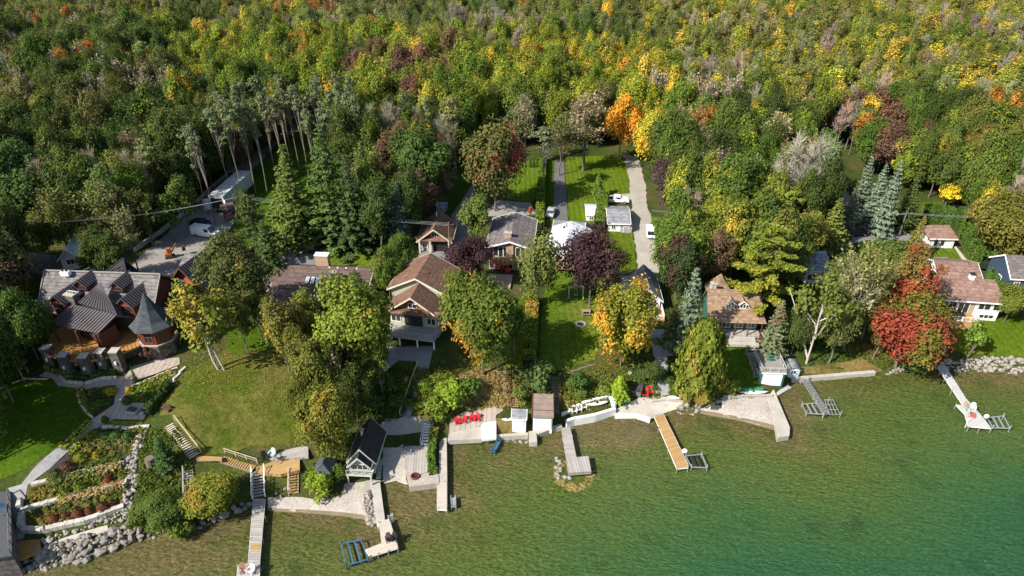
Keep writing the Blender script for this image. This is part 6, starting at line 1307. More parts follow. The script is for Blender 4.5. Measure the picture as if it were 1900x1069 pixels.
dock('crib_dock', 'grey plank walkway leading to the square platform', [(1041,794),(1058,792),(1070,850),(1050,850)], 1.0, DECKG, legs=[(1044,810),(1062,810)])
dock('crib_platform', 'square weathered plank platform on a rock crib', [(1050,850),(1092,846),(1097,875),(1055,878)], 1.08, DECKX, legs=(), t=.5, edge=WOOD, cat='platform')
dock('tan_dock', 'long golden tan dock in white-edged sections', [(1214,773),(1231,768),(1277,862),(1276,868),(1256,870)], .9, DECKA if False else DECKT, legs=[(1222,795),(1241,791),(1240,833),(1259,828),(1256,870),(1277,867)], edge=WHITE)
dock('long_dock', 'long pale grey dock reaching a chair platform at the right', [(1727,663),(1741,658),(1791,738),(1818,768),(1839,795),(1797,791),(1790,768),(1774,751),(1787,752)], .9, DECKW, legs=[(1745,690),(1752,705),(1766,725),(1774,751),(1797,793),(1817,796),(1839,796)], edge=WHITE)
def frame_thing(name, label, cat, mat, bars, z0=.5, w_=.09, group=None, part='frame', split=None):
    o0 = W(bars[0][0][0], bars[0][0][1], z0); r = thing(name, label, cat, (o0.x, o0.y, 0), 0, group); m = MB(); n = MB()
    for a, b in bars:
        pa, pb = W(a[0], a[1], a[2] if len(a) > 2 else z0), W(b[0], b[1], b[2] if len(b) > 2 else z0); m.bar(pa - Vector((o0.x, o0.y, 0)), pb - Vector((o0.x, o0.y, 0)), w_)
    m.build(part, mat, r); return r, o0
def posts(r, o0, pts, z1, mat, zb=-2.0):
    for a, b in pts:
        p = W(a, b, z1) - Vector((o0.x, o0.y, 0)); m = MB(); m.cyl((p.x, p.y, zb), .07, z1 - zb + .6, 6); m.build('post', mat, r)
# skeletal dock frame with no boards
bars = []
for k in range(5):                             # rails lengthwise
    t_ = k / 4; bars.append(((1487 + 12*t_, 706 - 2*t_), (1538 - 0 + 10*t_ - 8, 769 - 4*t_ + 2)))
for k in range(14):
    t_ = k / 13; bars.append(((1487 + 43*t_, 706 + 64*t_), (1499 + 41*t_ + 0, 704 + 61*t_)))
for k in range(4): bars.append(((1535 + 3*k - 6, 742 + 9*k), (1548 + 4*k - 2, 742 + 9*k)))
for k in range(4): bars.append(((1530 + 5*k, 741), (1538 + 7*k, 769)))
r, o0 = frame_thing('boardless_dock', 'bare metal dock frame without boards right of the green boathouse', 'dock frame', ALU, bars, .8, .08, 'docks reaching into the lake'); posts(r, o0, [(1487,706),(1499,704),(1510,735),(1528,771),(1560,768),(1538,742)], .8, ALU)
def lift(label, A_, B_, C_, D2, mat, z=.7, wheel=None, bunk=None):
    """boat lift: four corner posts joined by rails; A-B near side, D-C far side"""
    r, o0 = frame_thing('boat_lift', label, 'boat lift', mat, [((*A_, z), (*B_, z)), ((*D2, z), (*C_, z)), ((*A_, z), (*D2, z)), ((*B_, z), (*C_, z)), ((*A_, z-.5), (*B_, z-.5)), ((*D2, z-.5), (*C_, z-.5))], z, .13, 'boat lifts beside the docks', 'lift_frame'); posts(r, o0, [A_, B_, C_, D2], z, mat)
    m = MB()
    for t_ in (.33, .66):
        a = W(A_[0] + (B_[0]-A_[0])*t_, A_[1] + (B_[1]-A_[1])*t_, z - .1); b = W(D2[0] + (C_[0]-D2[0])*t_, D2[1] + (C_[1]-D2[1])*t_, z - .1); m.bar(a - Vector((o0.x, o0.y, 0)), b - Vector((o0.x, o0.y, 0)), .2, .14)
    m.build('bunk', bunk or mat, r)
    if wheel:
        p = W(wheel[0], wheel[1], 2.0) - Vector((o0.x, o0.y, 0)); m = MB(); m.T = Matrix.Translation(p) @ Matrix.Rotation(R(90), 4, 'X'); m.cyl((0, 0, 0), .4, .12, 14); m.build('winch_wheel', WHITE, r)
lift('blue boat lift left of the L-shaped dock', (641,1050), (683,1038), (670,1002), (633,1009), BLUEP)
lift('galvanised boat lift at the end of the tan dock', (1283,867), (1312,868), (1302,843), (1272,846), ALU, wheel=(1270,836), bunk=BLACK)
lift('galvanised boat lift beside the bare dock frame', (1496,767), (1528,769), (1515,748), (1488,750), ALU)
lift('pale grey boat lift at the far right platform', (1842,794), (1874,795), (1862,772), (1832,775), ALU, wheel=(1830,772))
lift('tiny blue winch frame in the water below the red chairs', (911,838), (918,838), (928,821), (921,820), BLUEP, z=.6)
lift('small grey ladder frame beside the narrow beige dock', (838,941), (846,940), (845,924), (837,925), ALU, z=.6)
def dock_ladder(px, py, z, label):
    q = W(px, py, z); r = thing('dock_ladder', label, 'ladder', q, R(30)); m = MB()
    for x in (-.3, .3): m.bar((x, 0, -1.5), (x, 0, .8), .07)
    m.build('side_rail', WHITE, r); m = MB()
    for i in range(6): m.bar((-.3, 0, -1.2 + i*.35), (.3, 0, -1.2 + i*.35), .06)
    m.build('rung', WHITE, r)
dock_ladder(1796, 784, .9, 'white swim ladder folded up at the platform corner')
dock_ladder(725, 962, .9, 'white swim ladder at the inner corner of the L-shaped dock')
# stairs
def stairs(label, A_, B_, zA, zB, width, n, tread, rail=None, sides=(1,), name='stairs', rm=None, ground=False, stone=False):
    a, b = G(*A_), G(*B_); zA, zB = a.z + .15, b.z + .15; a.z, b.z = zA, zB; d = Vector((b.x - a.x, b.y - a.y, 0)); L = d.length; ang = math.atan2(d.y, d.x); r = thing(name, label, 'stairs', a, ang); dz = zB - zA
    m = MB()
    for i in range(n):
        x0 = L * i / n; q_ = a + (b - a) * ((i + .5) / n); z = max(dz * (i + .5) / n, h(q_.x, q_.y) + .08 - a.z); m.box(x0 + .03, -width/2, z - (.35 if stone else .06), x0 + L / n * (1.05 if stone else .8), width/2, z + random.uniform(-.01, .01))
    m.build('tread', tread, r)
    if not stone:
        m = MB()
        for s_ in (-1, 1): m.slab([(0, s_*width/2 - .06, .05), (L, s_*width/2 - .06, dz + .05), (L, s_*width/2 + .0, dz + .05), (0, s_*width/2 + .0, .05)], .3)
        m.build('stringer', rm or WOOD, r)
    if rail:
        for s_ in sides:
            m = MB(); k = max(2, int(L / 1.6)); y = s_ * (width/2 + .1); m.bar((0, y, 1.0), (L, y, dz + 1.0), .09); m.bar((0, y, .55), (L, y, dz + .55), .05)
            for i in range(k + 1): x = L * i / k; m.bar((x, y, dz * i / k - .4), (x, y, dz * i / k + 1.05), .1)
            m.build('handrail', rail, r)
    return r
PALEW = M('pale_rail_wood', (.50,.42,.32), (.40,.33,.25))
stairs('upper flight of timber steps down the big lawn', (316,788), (363,848), 6.3, 4.0, 1.5, 18, PALEW, PALEW, (1,))
dock('landing', 'small timber landing between the two lawn stair flights', [(363,845),(412,848),(412,855),(366,855)], 3.9, DECKT, group=None, legs=[(366,854),(411,854)], cat='landing')
stairs('lower flight of timber steps from the lawn to the deck', (413,851), (473,870), 3.8, 2.6, 1.4, 14, DECKT, PALEW, (1,))
stairs('narrow grey steps between the two wide bushes', (351,874), (353,948), 3.6, .9, 1.0, 16, DECKG, ALU, (-1,))
stairs('white steps from the deck to the long dock', (480,874), (481,924), 2.5, 1.0, 1.5, 9, DECKG, WHITE, (-1, 1), rm=WHITE)
stairs('wooden steps from the deck down to the beach', (547,878), (546,918), 2.4, .9, 1.2, 8, DECKT, PALEW, (-1,))
stairs('long stone stairs with a wooden handrail beside the dark slope', (785,684), (752,775), 6.0, 2.1, 1.5, 22, FLAG, PALEW, (-1,), stone=True)
stairs('white wooden steps down to the boardwalk', (796,786), (790,828), 2.0, 1.1, 1.3, 8, WHITE, ALU, (-1,), rm=WHITE)
stairs('dark upper timber stairs on the dry slope', (931,690), (932,733), 4.6, 2.9, 1.2, 14, WOOD, DKWOOD, (-1, 1))
dock('landing', 'dark timber landing halfway down the dry slope', [(927,731),(950,733),(948,742),(928,742)], 2.85, DECKG, group=None, legs=[(928,741),(948,741)], cat='landing')
stairs('short lower timber stairs above the white shed', (954,733), (954,757), 2.8, 1.6, 1.2, 8, DECKT, DKWOOD, (-1, 1))
stairs('long dark stairs beside the flat-roofed shed', (1031,700), (1031,770), 4.8, 1.3, 1.1, 22, WOOD, DKWOOD, (1,))
stairs('long timber boardwalk steps beside the green boathouse', (1394,655), (1409,702), 4.2, 1.5, 2.0, 12, DECKG, WOOD, (-1,))
stairs('small white steps from the riprap to the right dock', (1735,625), (1740,655), 2.6, 1.0, 1.4, 7, CONC, WHITE, (1,), stone=True)
# decks on shore
def deck_px(name, label, pts, z, mat, cat='deck', t=.25, group=None, ang_pts=(0,1)):
    return dock(name, label, pts, z, mat, group=group, cat=cat, t=t, planks_along=ang_pts)
deck_px('timber_deck', 'tan timber deck at the foot of the lawn stairs', [(474,862),(500,853),(556,850),(556,872),(520,880),(476,876)], 2.5, DECKT, t=.6)
deck_px('timber_deck', 'grey weathered plank deck behind the tan deck', [(482,830),(540,812),(572,812),(572,848),(556,849),(500,852),(486,848)], 2.9, DECKG, t=.4)
deck_px('boardwalk', 'grey boardwalk terrace above the pebble crib', [(750,828),(797,826),(793,876),(778,880),(751,870)], 1.15, DECKX, 'boardwalk', t=.4)
deck_px('boardwalk', 'narrow grey side boardwalk along the boathouse', [(708,812),(750,812),(748,830),(712,840),(706,886),(698,886),(704,838)], 1.1, DECKG, 'boardwalk', t=.3)
deck_px('crib', 'timber-edged crib filled with pale pebbles at the water', [(752,872),(812,864),(815,896),(760,903)], 1.0, SAND, 'crib', t=1.2)
deck_px('patio', 'warm sunlit patio behind the roof deck of the green boathouse', [(1405,640),(1424,640),(1430,650),(1408,655)], 5.0 - .9, DECKG, 'patio', t=.3)
# ------------------------------------------------------------ chairs, boats and small things
def chair(label, p, ang, mat, group, s=1.0, z=None, seatw=.62):
    """adirondack chair: slanted seat, fan back, broad arms"""
    r = thing('garden_chair', label, 'chair', p if z is None else (p.x, p.y, z), ang, group); r.scale = (s, s, s)
    m = MB()
    for i in range(5): m.cbox((0, -.30 + i*.13, .36 - i*.035), (seatw, .11, .03), 0, R(-14))
    m.build('seat', mat, r); m = MB()
    for i in range(-2, 3): m.cbox((i*.125, .36, .66 - abs(i)*.03), (.11, .03, .82 - abs(i)*.06), 0, R(-22))
    m.build('backrest', mat, r)
    for sx in (-1, 1):
        m = MB(); m.cbox((sx*.38, -.02, .56), (.14, .78, .03)); m.build('armrest', mat, r); m = MB(); m.cbox((sx*.36, -.33, .27), (.08, .08, .54)); m.build('leg', mat, r); m = MB(); m.bar((sx*.34, -.30, .33), (sx*.34, .55, .02), .06, .12); m.build('leg', mat, r)
    return r
REDP = M('bright_red_plastic', (.55,.02,.025), (.45,.016,.02), rough=.5); TEALP = M('teal_green_paint', (.03,.20,.15), rough=.5); WPL = M('white_plastic', (.80,.80,.78), rough=.5)
def place(px, py, z): return W(px, py, z)
g = 'red chairs on the lakeside patio'
for i, (a, b, an) in enumerate([(849,786,20),(861,783,-15),(877,781,10),(886,780,-20)]):
    chair(['leftmost red garden chair on the lakeside patio', 'second red garden chair on the lakeside patio, angled right', 'third red garden chair from the left, touching the fourth', 'rightmost red garden chair on the lakeside patio'][i], G(a, b), R(an), REDP, g)
for i, (a, b, an) in enumerate([(922,498,35),(933,502,10),(942,507,-10)]):
    p = W(a, b, 6.87); chair(['red chair at the left of the trio below the curved balcony', 'middle red chair of the trio below the curved balcony', 'right-hand red chair of the trio below the curved balcony'][i], p, R(an), REDP, 'red chairs below the curved balcony', 1.15)
for i, (a, b, an) in enumerate([(1197,735,-20),(1205,731,15)]):
    chair(['left red chair of the pair beside the dark shed', 'right red chair of the pair beside the dark shed'][i], G(a, b), R(an), REDP, 'red chairs beside the dark shed', 1.2)
for i, (a, b) in enumerate([(1065,765),(1074,762),(1083,758)]):
    chair(['left white garden chair on the walled terrace', 'middle white garden chair on the walled terrace', 'right white garden chair on the walled terrace'][i], G(a, b), R(10), WPL, 'white chairs on the walled terrace')
for i, (a, b, an) in enumerate([(1428,659,60),(1440,657,-50),(1430,668,100)]):
    p = W(a, b, 1.2 + 2.92); chair(['green chair at the back left of the roof deck', 'green chair at the back right of the roof deck', 'green chair at the near left of the roof deck'][i], p, R(an), TEALP, 'green chairs on the boathouse roof deck')
for i, (a, b, an) in enumerate([(722,1003,20),(731,1002,-10)]):
    chair(['left dark chair on the L-shaped dock', 'right dark chair on the L-shaped dock'][i], W(a, b, .9), R(an), BLACK, 'dark chairs on the L-shaped dock')
chair('brownish chair at the end of the long grey dock', W(452,1060,.9), R(30), M('faded_pink_wood', (.42,.24,.18)), 'chairs on the long grey dock', 1.05); chair('white chair at the end of the long grey dock', W(466,1062,.9), R(-20), WPL, 'chairs on the long grey dock', 1.05)
for i, (a, b, an, mt, lb) in enumerate([(1793,757,10,M('tan_wicker',(.42,.33,.24)),'tan chair on the right dock platform'),(1804,759,-30,WPL,'white chair on the right dock platform'),(1794,766,80,M('mint_plastic',(.4,.62,.5)),'mint green chair on the right dock platform'),(1803,773,60,M('faded_red_paint',(.45,.14,.11)),'faded red chair on the right dock platform')]):
    chair(lb, W(a, b, .9), R(an), mt, 'chairs on the right dock platform')
for i, (a, b, an) in enumerate([(492,851,40),(505,846,-20),(514,852,160)]):
    chair(['dark chair at the left end of the grey deck', 'pale blue-grey chair in the middle of the grey deck', 'grey chair at the edge of the tan deck'][i], W(a, b, 2.92), R(an), [BLACK, PALEBL, GREYS][i], 'chairs on the shore deck', 1.1)
def kayak(label, p, ang, L, wd, mat, group=None, name='kayak', z=None, cat='kayak'):
    r = thing(name, label, cat, (p.x, p.y, p.z + .25), ang, group); n, k = 13, 8; vs = []
    for i in range(n):
        t_ = i / (n - 1) * 2 - 1; ww = wd/2 * (1 - abs(t_)**2.4)**.8 + .01; hh = .18 * (1 - abs(t_)**3) + .02; up = .12 * t_ * t_
        for j in range(k): an = 2*math.pi*j/k; vs.append((t_*L/2, math.cos(an)*ww, math.sin(an)*hh + up))
    fs = [(i*k+j, (i+1)*k+j, (i+1)*k+(j+1)%k, i*k+(j+1)%k) for i in range(n-1) for j in range(k)] + [tuple(range(k)), tuple(range((n-1)*k+k-1, (n-1)*k-1, -1))]
    m = MB(); m.add(vs, fs); m.build('hull', mat, r, smooth=True); m = MB(); m.cyl((0, 0, .13), wd*.3, .08, 12); m.build('cockpit', BLACK, r)
    return r
KB = M('turquoise_plastic', (.02,.28,.50), rough=.4); KG = M('green_plastic', (.03,.24,.12), rough=.4)
kayak('turquoise kayak lying in front of the lime-green cedar', G(1146,744), R(10), 3.0, .8, KB, 'kayaks at the beach apron'); kayak('turquoise kayak nearer the water than its twin', G(1150,750), R(4), 2.8, .8, KB, 'kayaks at the beach apron')
kayak('green canoe on the rack above the beach', G(1396,722, .3), R(0), 4.2, .9, KG, 'boats on the grass rack', 'canoe', cat='canoe'); kayak('white kayak on the rack above the beach', G(1398,728,.3), R(2), 4.9, .7, WPL, 'boats on the grass rack')
kayak('white paddle board leaning on the low stone wall', G(1257,740), R(-3), 3.4, .8, WPL, None, 'paddle_board', cat='board')
kayak('white overturned sailboard on the walled terrace', G(1108,752), R(12), 3.6, .8, WPL, None, 'paddle_board', cat='board')
kayak('white board leaning by the left side of the white shed', G(942,781), R(5), 1.9, .5, WPL, None, 'paddle_board', cat='board')
def fire_ring(label, p, r_, mat, name='fire_ring'):
    r = thing(name, label, 'fire pit', p); m = MB()
    for i in range(14): an = 2*math.pi*i/14; m.cbox((math.cos(an)*r_, math.sin(an)*r_, .12), (.34, .3, .3), an)
    m.build('stone_ring', mat, r); m = MB(); m.cyl((0, 0, .02), r_*.85, .08, 14); m.build('ash_bed', BLACK, r)
fire_ring('stone fire ring in the middle of the lawn', G(1078,603), .75, ROCKM); fire_ring('rusty fire bowl on the pebble crib', W(770,885,1.0), .45, RUST, 'fire_bowl')
ft = thing('fire_table', 'square grey fire table on the mansion terrace', 'fire table', G(247,765), R(-14)); m = MB(); m.box(-.9, -.6, .05, .9, .6, .45); m.build('table_base', GREYS, ft, .03); m = MB(); m.box(-.65, -.4, .452, .65, .4, .65); m.build('burner', SLATE, ft, .02)
lc = thing('lawn_chairs_table', 'small grey picnic table on the fire ring lawn', 'table', G(1087,583)); m = MB(); m.box(-.8, -.4, .7, .8, .4, .76); m.build('table_top', WOOD, lc)
for s_ in (-1, 1): m = MB(); m.box(-.8, s_*.75-.12, .42, .8, s_*.75+.12, .46); m.build('bench', WOOD, lc); m = MB(); m.box(s_*.6-.05, -.75, 0, s_*.6+.05, .75, .7); m.build('leg', WOOD, lc)
ot = thing('lounge_chair', 'orange lounge chair on the patio of the dormered cottage', 'chair', G(1405,633)); m = MB(); m.box(-.35, -.9, .3, .35, .6, .38); m.build('seat', M('orange_fabric', (.5,.16,.05)), ot); m = MB(); m.cbox((0, .8, .6), (.7, .08, .75), 0, R(-30)); m.build('backrest', MATS['orange_fabric'], ot)
for x in (-.3, .3):
    for y in (-.8, .5): m = MB(); m.box(x-.03, y-.03, 0, x+.03, y+.03, .3); m.build('leg', WOOD, ot)
# swing set on the lawn
sw = thing('swing_set', 'thin white swing set in the shade of the purple beech', 'swing set', G(1068,552)); m = MB()
for x in (-1.3, 1.3):
    for y in (-.8, .8): m.bar((x, y, 0), (x, 0, 2.3), .07)
m.bar((-1.3, 0, 2.3), (1.3, 0, 2.3), .08); m.build('swing_frame', WHITE, sw); m = MB(); m.box(-.3, -.1, .5, .3, .1, .55); m.bar((-.28, 0, .5), (-.28, 0, 2.3), .02); m.bar((.28, 0, .5), (.28, 0, 2.3), .02); m.build('swing_seat', PALEBL, sw)
# garden bench on the big lawn, stump
bn = thing('park_bench', 'dark timber bench at the end of the hedge row on the big lawn', 'bench', G(309,762), R(-25)); m = MB()
for i in range(3): m.box(-.8, -.25 + i*.17, .42, .8, -.11 + i*.17, .46)
m.build('seat', DKWOOD, bn); m = MB(); m.box(-.8, .27, .5, .8, .31, .9); m.build('backrest', DKWOOD, bn)
for x in (-.7, .7): m = MB(); m.box(x-.05, -.25, 0, x+.05, .3, .42); m.build('leg', DKWOOD, bn)
st = MB(); st.cyl((0,0,-.3), .7, 1.5, 12, .6); o = st.build('tree_stump', BARK); o.location = G(281,862); tag(o, 'pale grey tree stump beside the small dark spruce', 'tree stump')
# ------------------------------------------------------------ hedges, garden shrubs
def hedge(label, pts, w_, hh, tint, accent=None, amt=0, dens=26, size=.2, group=None):
    P = [G(*p) for p in pts]; c = P[0]; r = thing('hedge', label, 'hedge', (c.x, c.y, 0), 0, group); r_ = np.random.default_rng(len(pts) + int(hh*10)); V = []; A = []
    for a, b in zip(P[:-1], P[1:]):
        d = np.array([b.x - a.x, b.y - a.y]); L = np.linalg.norm(d); u_ = d / L; nrm = np.array([-u_[1], u_[0]]); n = int(L * (w_ + 2*hh) * dens * 1.5); s = r_.random(n) * L; k = r_.random(n) * (w_ + 2*hh)
        side = np.where(k < hh, -w_/2, np.where(k < hh + w_, k - hh - w_/2, w_/2)); zz = np.where(k < hh, k, np.where(k < hh + w_, hh, 2*hh + w_ - k)); lump = .09*np.sin(s*2.6) + .07*np.sin(s*5.3 + 1)
        side = side * (1 + lump) + r_.normal(0, .05, n); zz = zz * (1 + lump*.5) + r_.normal(0, .05, n); x = a.x + u_[0]*s + nrm[0]*side; y = a.y + u_[1]*s + nrm[1]*side; gz = hf(x, y)
        Nn = np.stack([nrm[0]*np.sign(side), nrm[1]*np.sign(side), np.full(n, .4)], 1); Nn[(k > hh) & (k < hh + w_)] = [0, 0, 1]
        V.append(rot_cards(np.stack([x - c.x, y - c.y, gz + np.maximum(zz, .03)], 1), Nn, size, r_, 1, .45)); at = np.ones((n, 4)); at[:, 0] = (np.sin(s*2.1)+1)/2; at[:, 1] = r_.random(n); A.append(at)
    o = bpy.data.objects.new('foliage', npmesh('hedge_foliage', np.concatenate(V).reshape(-1, 3), 4, LEAF, attr=np.concatenate(A))); col.objects.link(o); o.parent = r
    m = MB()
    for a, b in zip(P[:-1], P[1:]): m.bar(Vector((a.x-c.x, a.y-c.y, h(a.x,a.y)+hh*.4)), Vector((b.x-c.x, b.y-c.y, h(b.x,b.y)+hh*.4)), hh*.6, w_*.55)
    m.build('hedge_core', M('dark_hedge_core', (.02,.028,.012)), r)  # solid dark bar filling the hedge behind its leaf cards
    o['tint'] = warm(tint); o['accent'] = warm(accent or tint); o['amt'] = float(amt); return r
hedge('long clipped hedge with orange tinge left of the fire ring lawn', [(988,560),(986,600),(981,686)], 2.0, 1.9, (.10,.14,.016), (.24,.14,.03), .35, 30)
hedge('long clipped hedge left of the paved driveway', [(1006,300),(1005,340),(1003,378),(1001,428)], 1.7, 1.9, (.10,.145,.014), None, 0)
hedge('tall loose hedge along the left side of the grey garage', [(1119,372),(1116,400),(1110,432)], 2.2, 2.6, (.08,.13,.018), None, 0)
hedge('narrow hedge along the wall of the mansion garden', [(274,772),(292,748),(318,716)], 1.0, 1.3, (.03,.055,.012))
hedge('green hedge in front of the navy house', [(1838,520),(1862,560)], 2.0, 2.6, (.055,.11,.016))
hedge('tall cedar hedge beside the white garage lawn', [(1788,440),(1806,470),(1826,505)], 2.4, 3.4, (.055,.10,.018))
hedge('tall cedar hedge behind the white garage', [(1712,408),(1750,412),(1786,418)], 2.4, 3.4, (.045,.09,.018))
hedge('overgrown green hedge right of the gravel drive', [(1218,420),(1226,455),(1234,485)], 2.2, 2.0, (.08,.14,.018))
hedge('vine covered fence beside the narrow concrete pier', [(806,800),(800,850),(804,888)], 1.0, 1.0, (.07,.13,.016), (.2,.2,.03), .3)
hedge('low flowering border on the garden edge', [(148,722),(152,742),(168,768)], .9, .35, (.22,.19,.04), (.10,.12,.02), .4)
hedge('yellow-green border along the stone walk', [(168,784),(146,806),(116,836)], .9, .4, (.24,.24,.03), (.12,.15,.02), .3)
hedge('row of yellow-green plants on the right of the stone walk', [(178,800),(150,822),(130,848)], .8, .4, (.20,.22,.03), (.10,.14,.02), .4)
hedge('straw-coloured grasses along the upper block wall', [(90,902),(160,884),(228,868)], .9, .8, (.25,.19,.09), (.10,.12,.03), .5)
hedge('straw-coloured grasses along the middle block wall', [(110,936),(180,918),(232,902)], .9, .8, (.25,.19,.09), (.12,.14,.03), .5)
hedge('dark clipped shrubs along the mansion pillars', [(90,682),(125,700),(170,702),(215,692)], 1.0, .8, (.045,.09,.02), (.1,.14,.03), .4)
hedge('flower border in the slanting garden', [(244,730),(268,722),(290,728)], .9, .4, (.28,.2,.04), (.12,.16,.03), .4)
def bush(px, py, w, ht, tint, label, accent=None, amt=0): T('cedar2', px, py, w, ht, tint, accent, amt, label, 'shrub', 'shrub')
RBU = (.13,.05,.035)
for i, (a, b) in enumerate([(100,962),(122,957),(144,952),(165,947),(191,940),(207,933)]): bush(a, b, [17,14,19,15,20,13][i], [1.0,.8,1.1,.9,1.2,.8][i], RBU, '%s round rust-red shrub from the left on the lowest terrace' % ['first','second','third','fourth','fifth','sixth'][i])
for i, (a, b, w_, c_) in enumerate([(180,748,26,(.05,.10,.02)),(236,742,18,(.04,.08,.02)),(276,741,18,(.04,.08,.02)),(194,778,12,(.04,.09,.02)),(125,865,26,(.09,.05,.03)),(105,880,30,(.05,.07,.02)),(195,806,24,(.05,.10,.03)),(215,806,24,(.05,.10,.03)),(236,809,20,(.05,.10,.03)),(150,848,22,(.14,.16,.02)),(180,843,14,(.22,.18,.02)),(150,905,24,(.10,.14,.02)),(120,914,24,(.10,.14,.02)),(205,724,22,(.22,.2,.03)),(240,724,14,(.3,.24,.03)),(200,890,14,(.2,.05,.04))]):
    bush(a, b, w_, 1.1, c_, ['round dark green shrub in the garden bed behind the curb','small clipped shrub left above the fire table','small clipped shrub right above the fire table','little pointed shrub at the terrace entrance','reddish shrub at the lower end of the mulch bed','olive shrub beside the stone walk','left one of three green shrubs at the top of the mulch bed','middle one of three green shrubs at the top of the mulch bed','right one of three green shrubs at the top of the mulch bed','yellow-green shrub in the mulch bed','small golden shrub in the mulch bed','right leafy shrub on the upper terrace','left leafy shrub on the upper terrace','golden shrub left of the garden steps','small golden shrub right of the garden steps','small red shrub on the upper terrace'][i])
T('youngtree0', 222, 668, 18, 2.6, (.11,.045,.05), None, 0, 'small burgundy maple left of the turret', 'ornamental_tree', 'shrub'); T('youngtree1', 272, 656, 20, 2.8, (.11,.045,.05), None, 0, 'small burgundy maple in front of the turret', 'ornamental_tree', 'shrub')
T('spruce1', 247, 694, 10, 3.2, (.06,.10,.03), None, 0, 'slender conifer on the stone terrace', 'conifer_shrub', 'shrub')
T('youngtree0', 984, 392, 12, 2.6, (.32,.08,.03), (.4,.2,.03), .4, 'little red and orange tree at the top of the clipped hedge', 'ornamental_tree', 'shrub')
T('cedar0', 1110, 345, 26, 4.6, (.075,.12,.022), None, 0, 'rounded cedar on the upper lawn', 'cedar_tree')
for i, a in enumerate((984, 990, 996)): T('cedar0', a, 300, 6, 3.2, (.05,.10,.02), None, 0, ['left', 'middle', 'right'][i] + ' little pointed cedar behind the clipped hedge', 'cedar_shrub', 'shrub')
bush(1386, 643, 12, 1.0, (.06,.11,.02), 'small round shrub on the cottage steps'); bush(1352, 712, 40, 1.8, (.15,.19,.03), 'loose yellow-green weeds beside the canoe lawn')
bush(760, 745, 26, 1.2, (.05,.09,.02), 'dark shrub left of the long stone stairs'); bush(735, 738, 40, 1.4, (.05,.08,.02), 'wide dark shrub on the shaded slope'); bush(690, 742, 40, 1.6, (.05,.08,.02), 'dark shrub beneath the red-patched maple'); bush(788, 715, 28, 1.4, (.10,.15,.02), 'bright shrub right of the long stone stairs'); bush(776, 750, 20, 1.0, (.16,.2,.03), 'lime shrub at the foot of the long stone stairs')
bush(1120, 720, 30, 1.2, (.11,.14,.03), 'pale weeds between the dark bush and the lime-green cedar'); bush(1240, 700, 26, 1.2, (.05,.09,.02), 'dark shrub in the rock garden'); bush(1190, 690, 30, 1.3, (.04,.07,.02), 'dark shrub beneath the golden orange maple'); bush(1262, 715, 26, 1.2, (.10,.14,.03), 'green shrub left of the rounded cedar'); bush(1700, 668, 60, 1.4, (.05,.08,.02), 'dark undergrowth beneath the red maple')
bush(1218, 632, 16, .9, (.10,.15,.02), 'small bright shrub by the shaded patio')
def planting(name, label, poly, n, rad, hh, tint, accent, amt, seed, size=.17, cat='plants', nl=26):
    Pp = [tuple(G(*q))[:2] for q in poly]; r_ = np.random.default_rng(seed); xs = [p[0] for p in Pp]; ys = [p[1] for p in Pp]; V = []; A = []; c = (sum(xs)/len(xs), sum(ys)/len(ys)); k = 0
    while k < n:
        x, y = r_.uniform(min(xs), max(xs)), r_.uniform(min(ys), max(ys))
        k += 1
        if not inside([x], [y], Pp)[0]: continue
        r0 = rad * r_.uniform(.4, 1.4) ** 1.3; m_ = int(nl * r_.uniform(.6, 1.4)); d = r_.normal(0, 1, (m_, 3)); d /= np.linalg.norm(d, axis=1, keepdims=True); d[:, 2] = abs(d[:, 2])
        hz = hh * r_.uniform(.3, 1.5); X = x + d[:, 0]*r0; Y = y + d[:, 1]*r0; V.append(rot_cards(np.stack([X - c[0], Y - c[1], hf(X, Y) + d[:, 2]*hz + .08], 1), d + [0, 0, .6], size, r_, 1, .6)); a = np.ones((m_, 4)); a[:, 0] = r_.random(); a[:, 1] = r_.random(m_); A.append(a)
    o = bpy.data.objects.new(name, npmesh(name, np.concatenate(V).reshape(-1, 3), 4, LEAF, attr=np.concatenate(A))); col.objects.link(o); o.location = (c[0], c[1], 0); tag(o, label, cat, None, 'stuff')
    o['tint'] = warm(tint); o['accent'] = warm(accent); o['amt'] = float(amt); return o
GR1, GR2, ST = (.06,.09,.016), (.10,.12,.02), (.20,.15,.06)
planting('bed_plants', 'mixed low plants in the dark mulch bed at the top of the terraced garden', [(192,798),(266,796),(240,850),(100,890),(150,826)], 230, .38, .35, GR1, (.13,.12,.03), .35, 1)
planting('bed_plants', 'mixed low plants on the upper terrace', [(60,905),(230,868),(238,890),(150,914),(50,942)], 260, .4, .35, (.065,.09,.016), (.14,.12,.03), .3, 2)
planting('bed_plants', 'mixed low plants on the lower terrace', [(60,950),(150,920),(236,902),(228,934),(150,962),(85,980)], 240, .4, .3, (.065,.095,.016), (.14,.11,.03), .3, 3)
planting('bed_plants', 'low plants in the bed behind the curved curb', [(146,726),(205,722),(205,748),(172,772)], 150, .35, .35, GR1, (.26,.2,.04), .4, 4)
planting('bed_plants', 'flowers and low plants in the slanting garden by the turret', [(250,716),(325,688),(288,746),(238,744)], 260, .4, .35, (.09,.13,.018), (.26,.2,.04), .4, 5)
planting('undergrowth', 'rough undergrowth on the bank left of the wide bushes', [(262,800),(330,800),(350,860),(350,960),(265,975),(250,880)], 420, .5, .3, GR1, GR2, .4, 6)
planting('undergrowth', 'rough undergrowth on the shaded slope below the two-gabled house', [(640,690),(705,690),(775,690),(770,740),(745,770),(700,780),(660,760),(620,740)], 620, .55, .5, (.045,.07,.014), GR2, .35, 7)
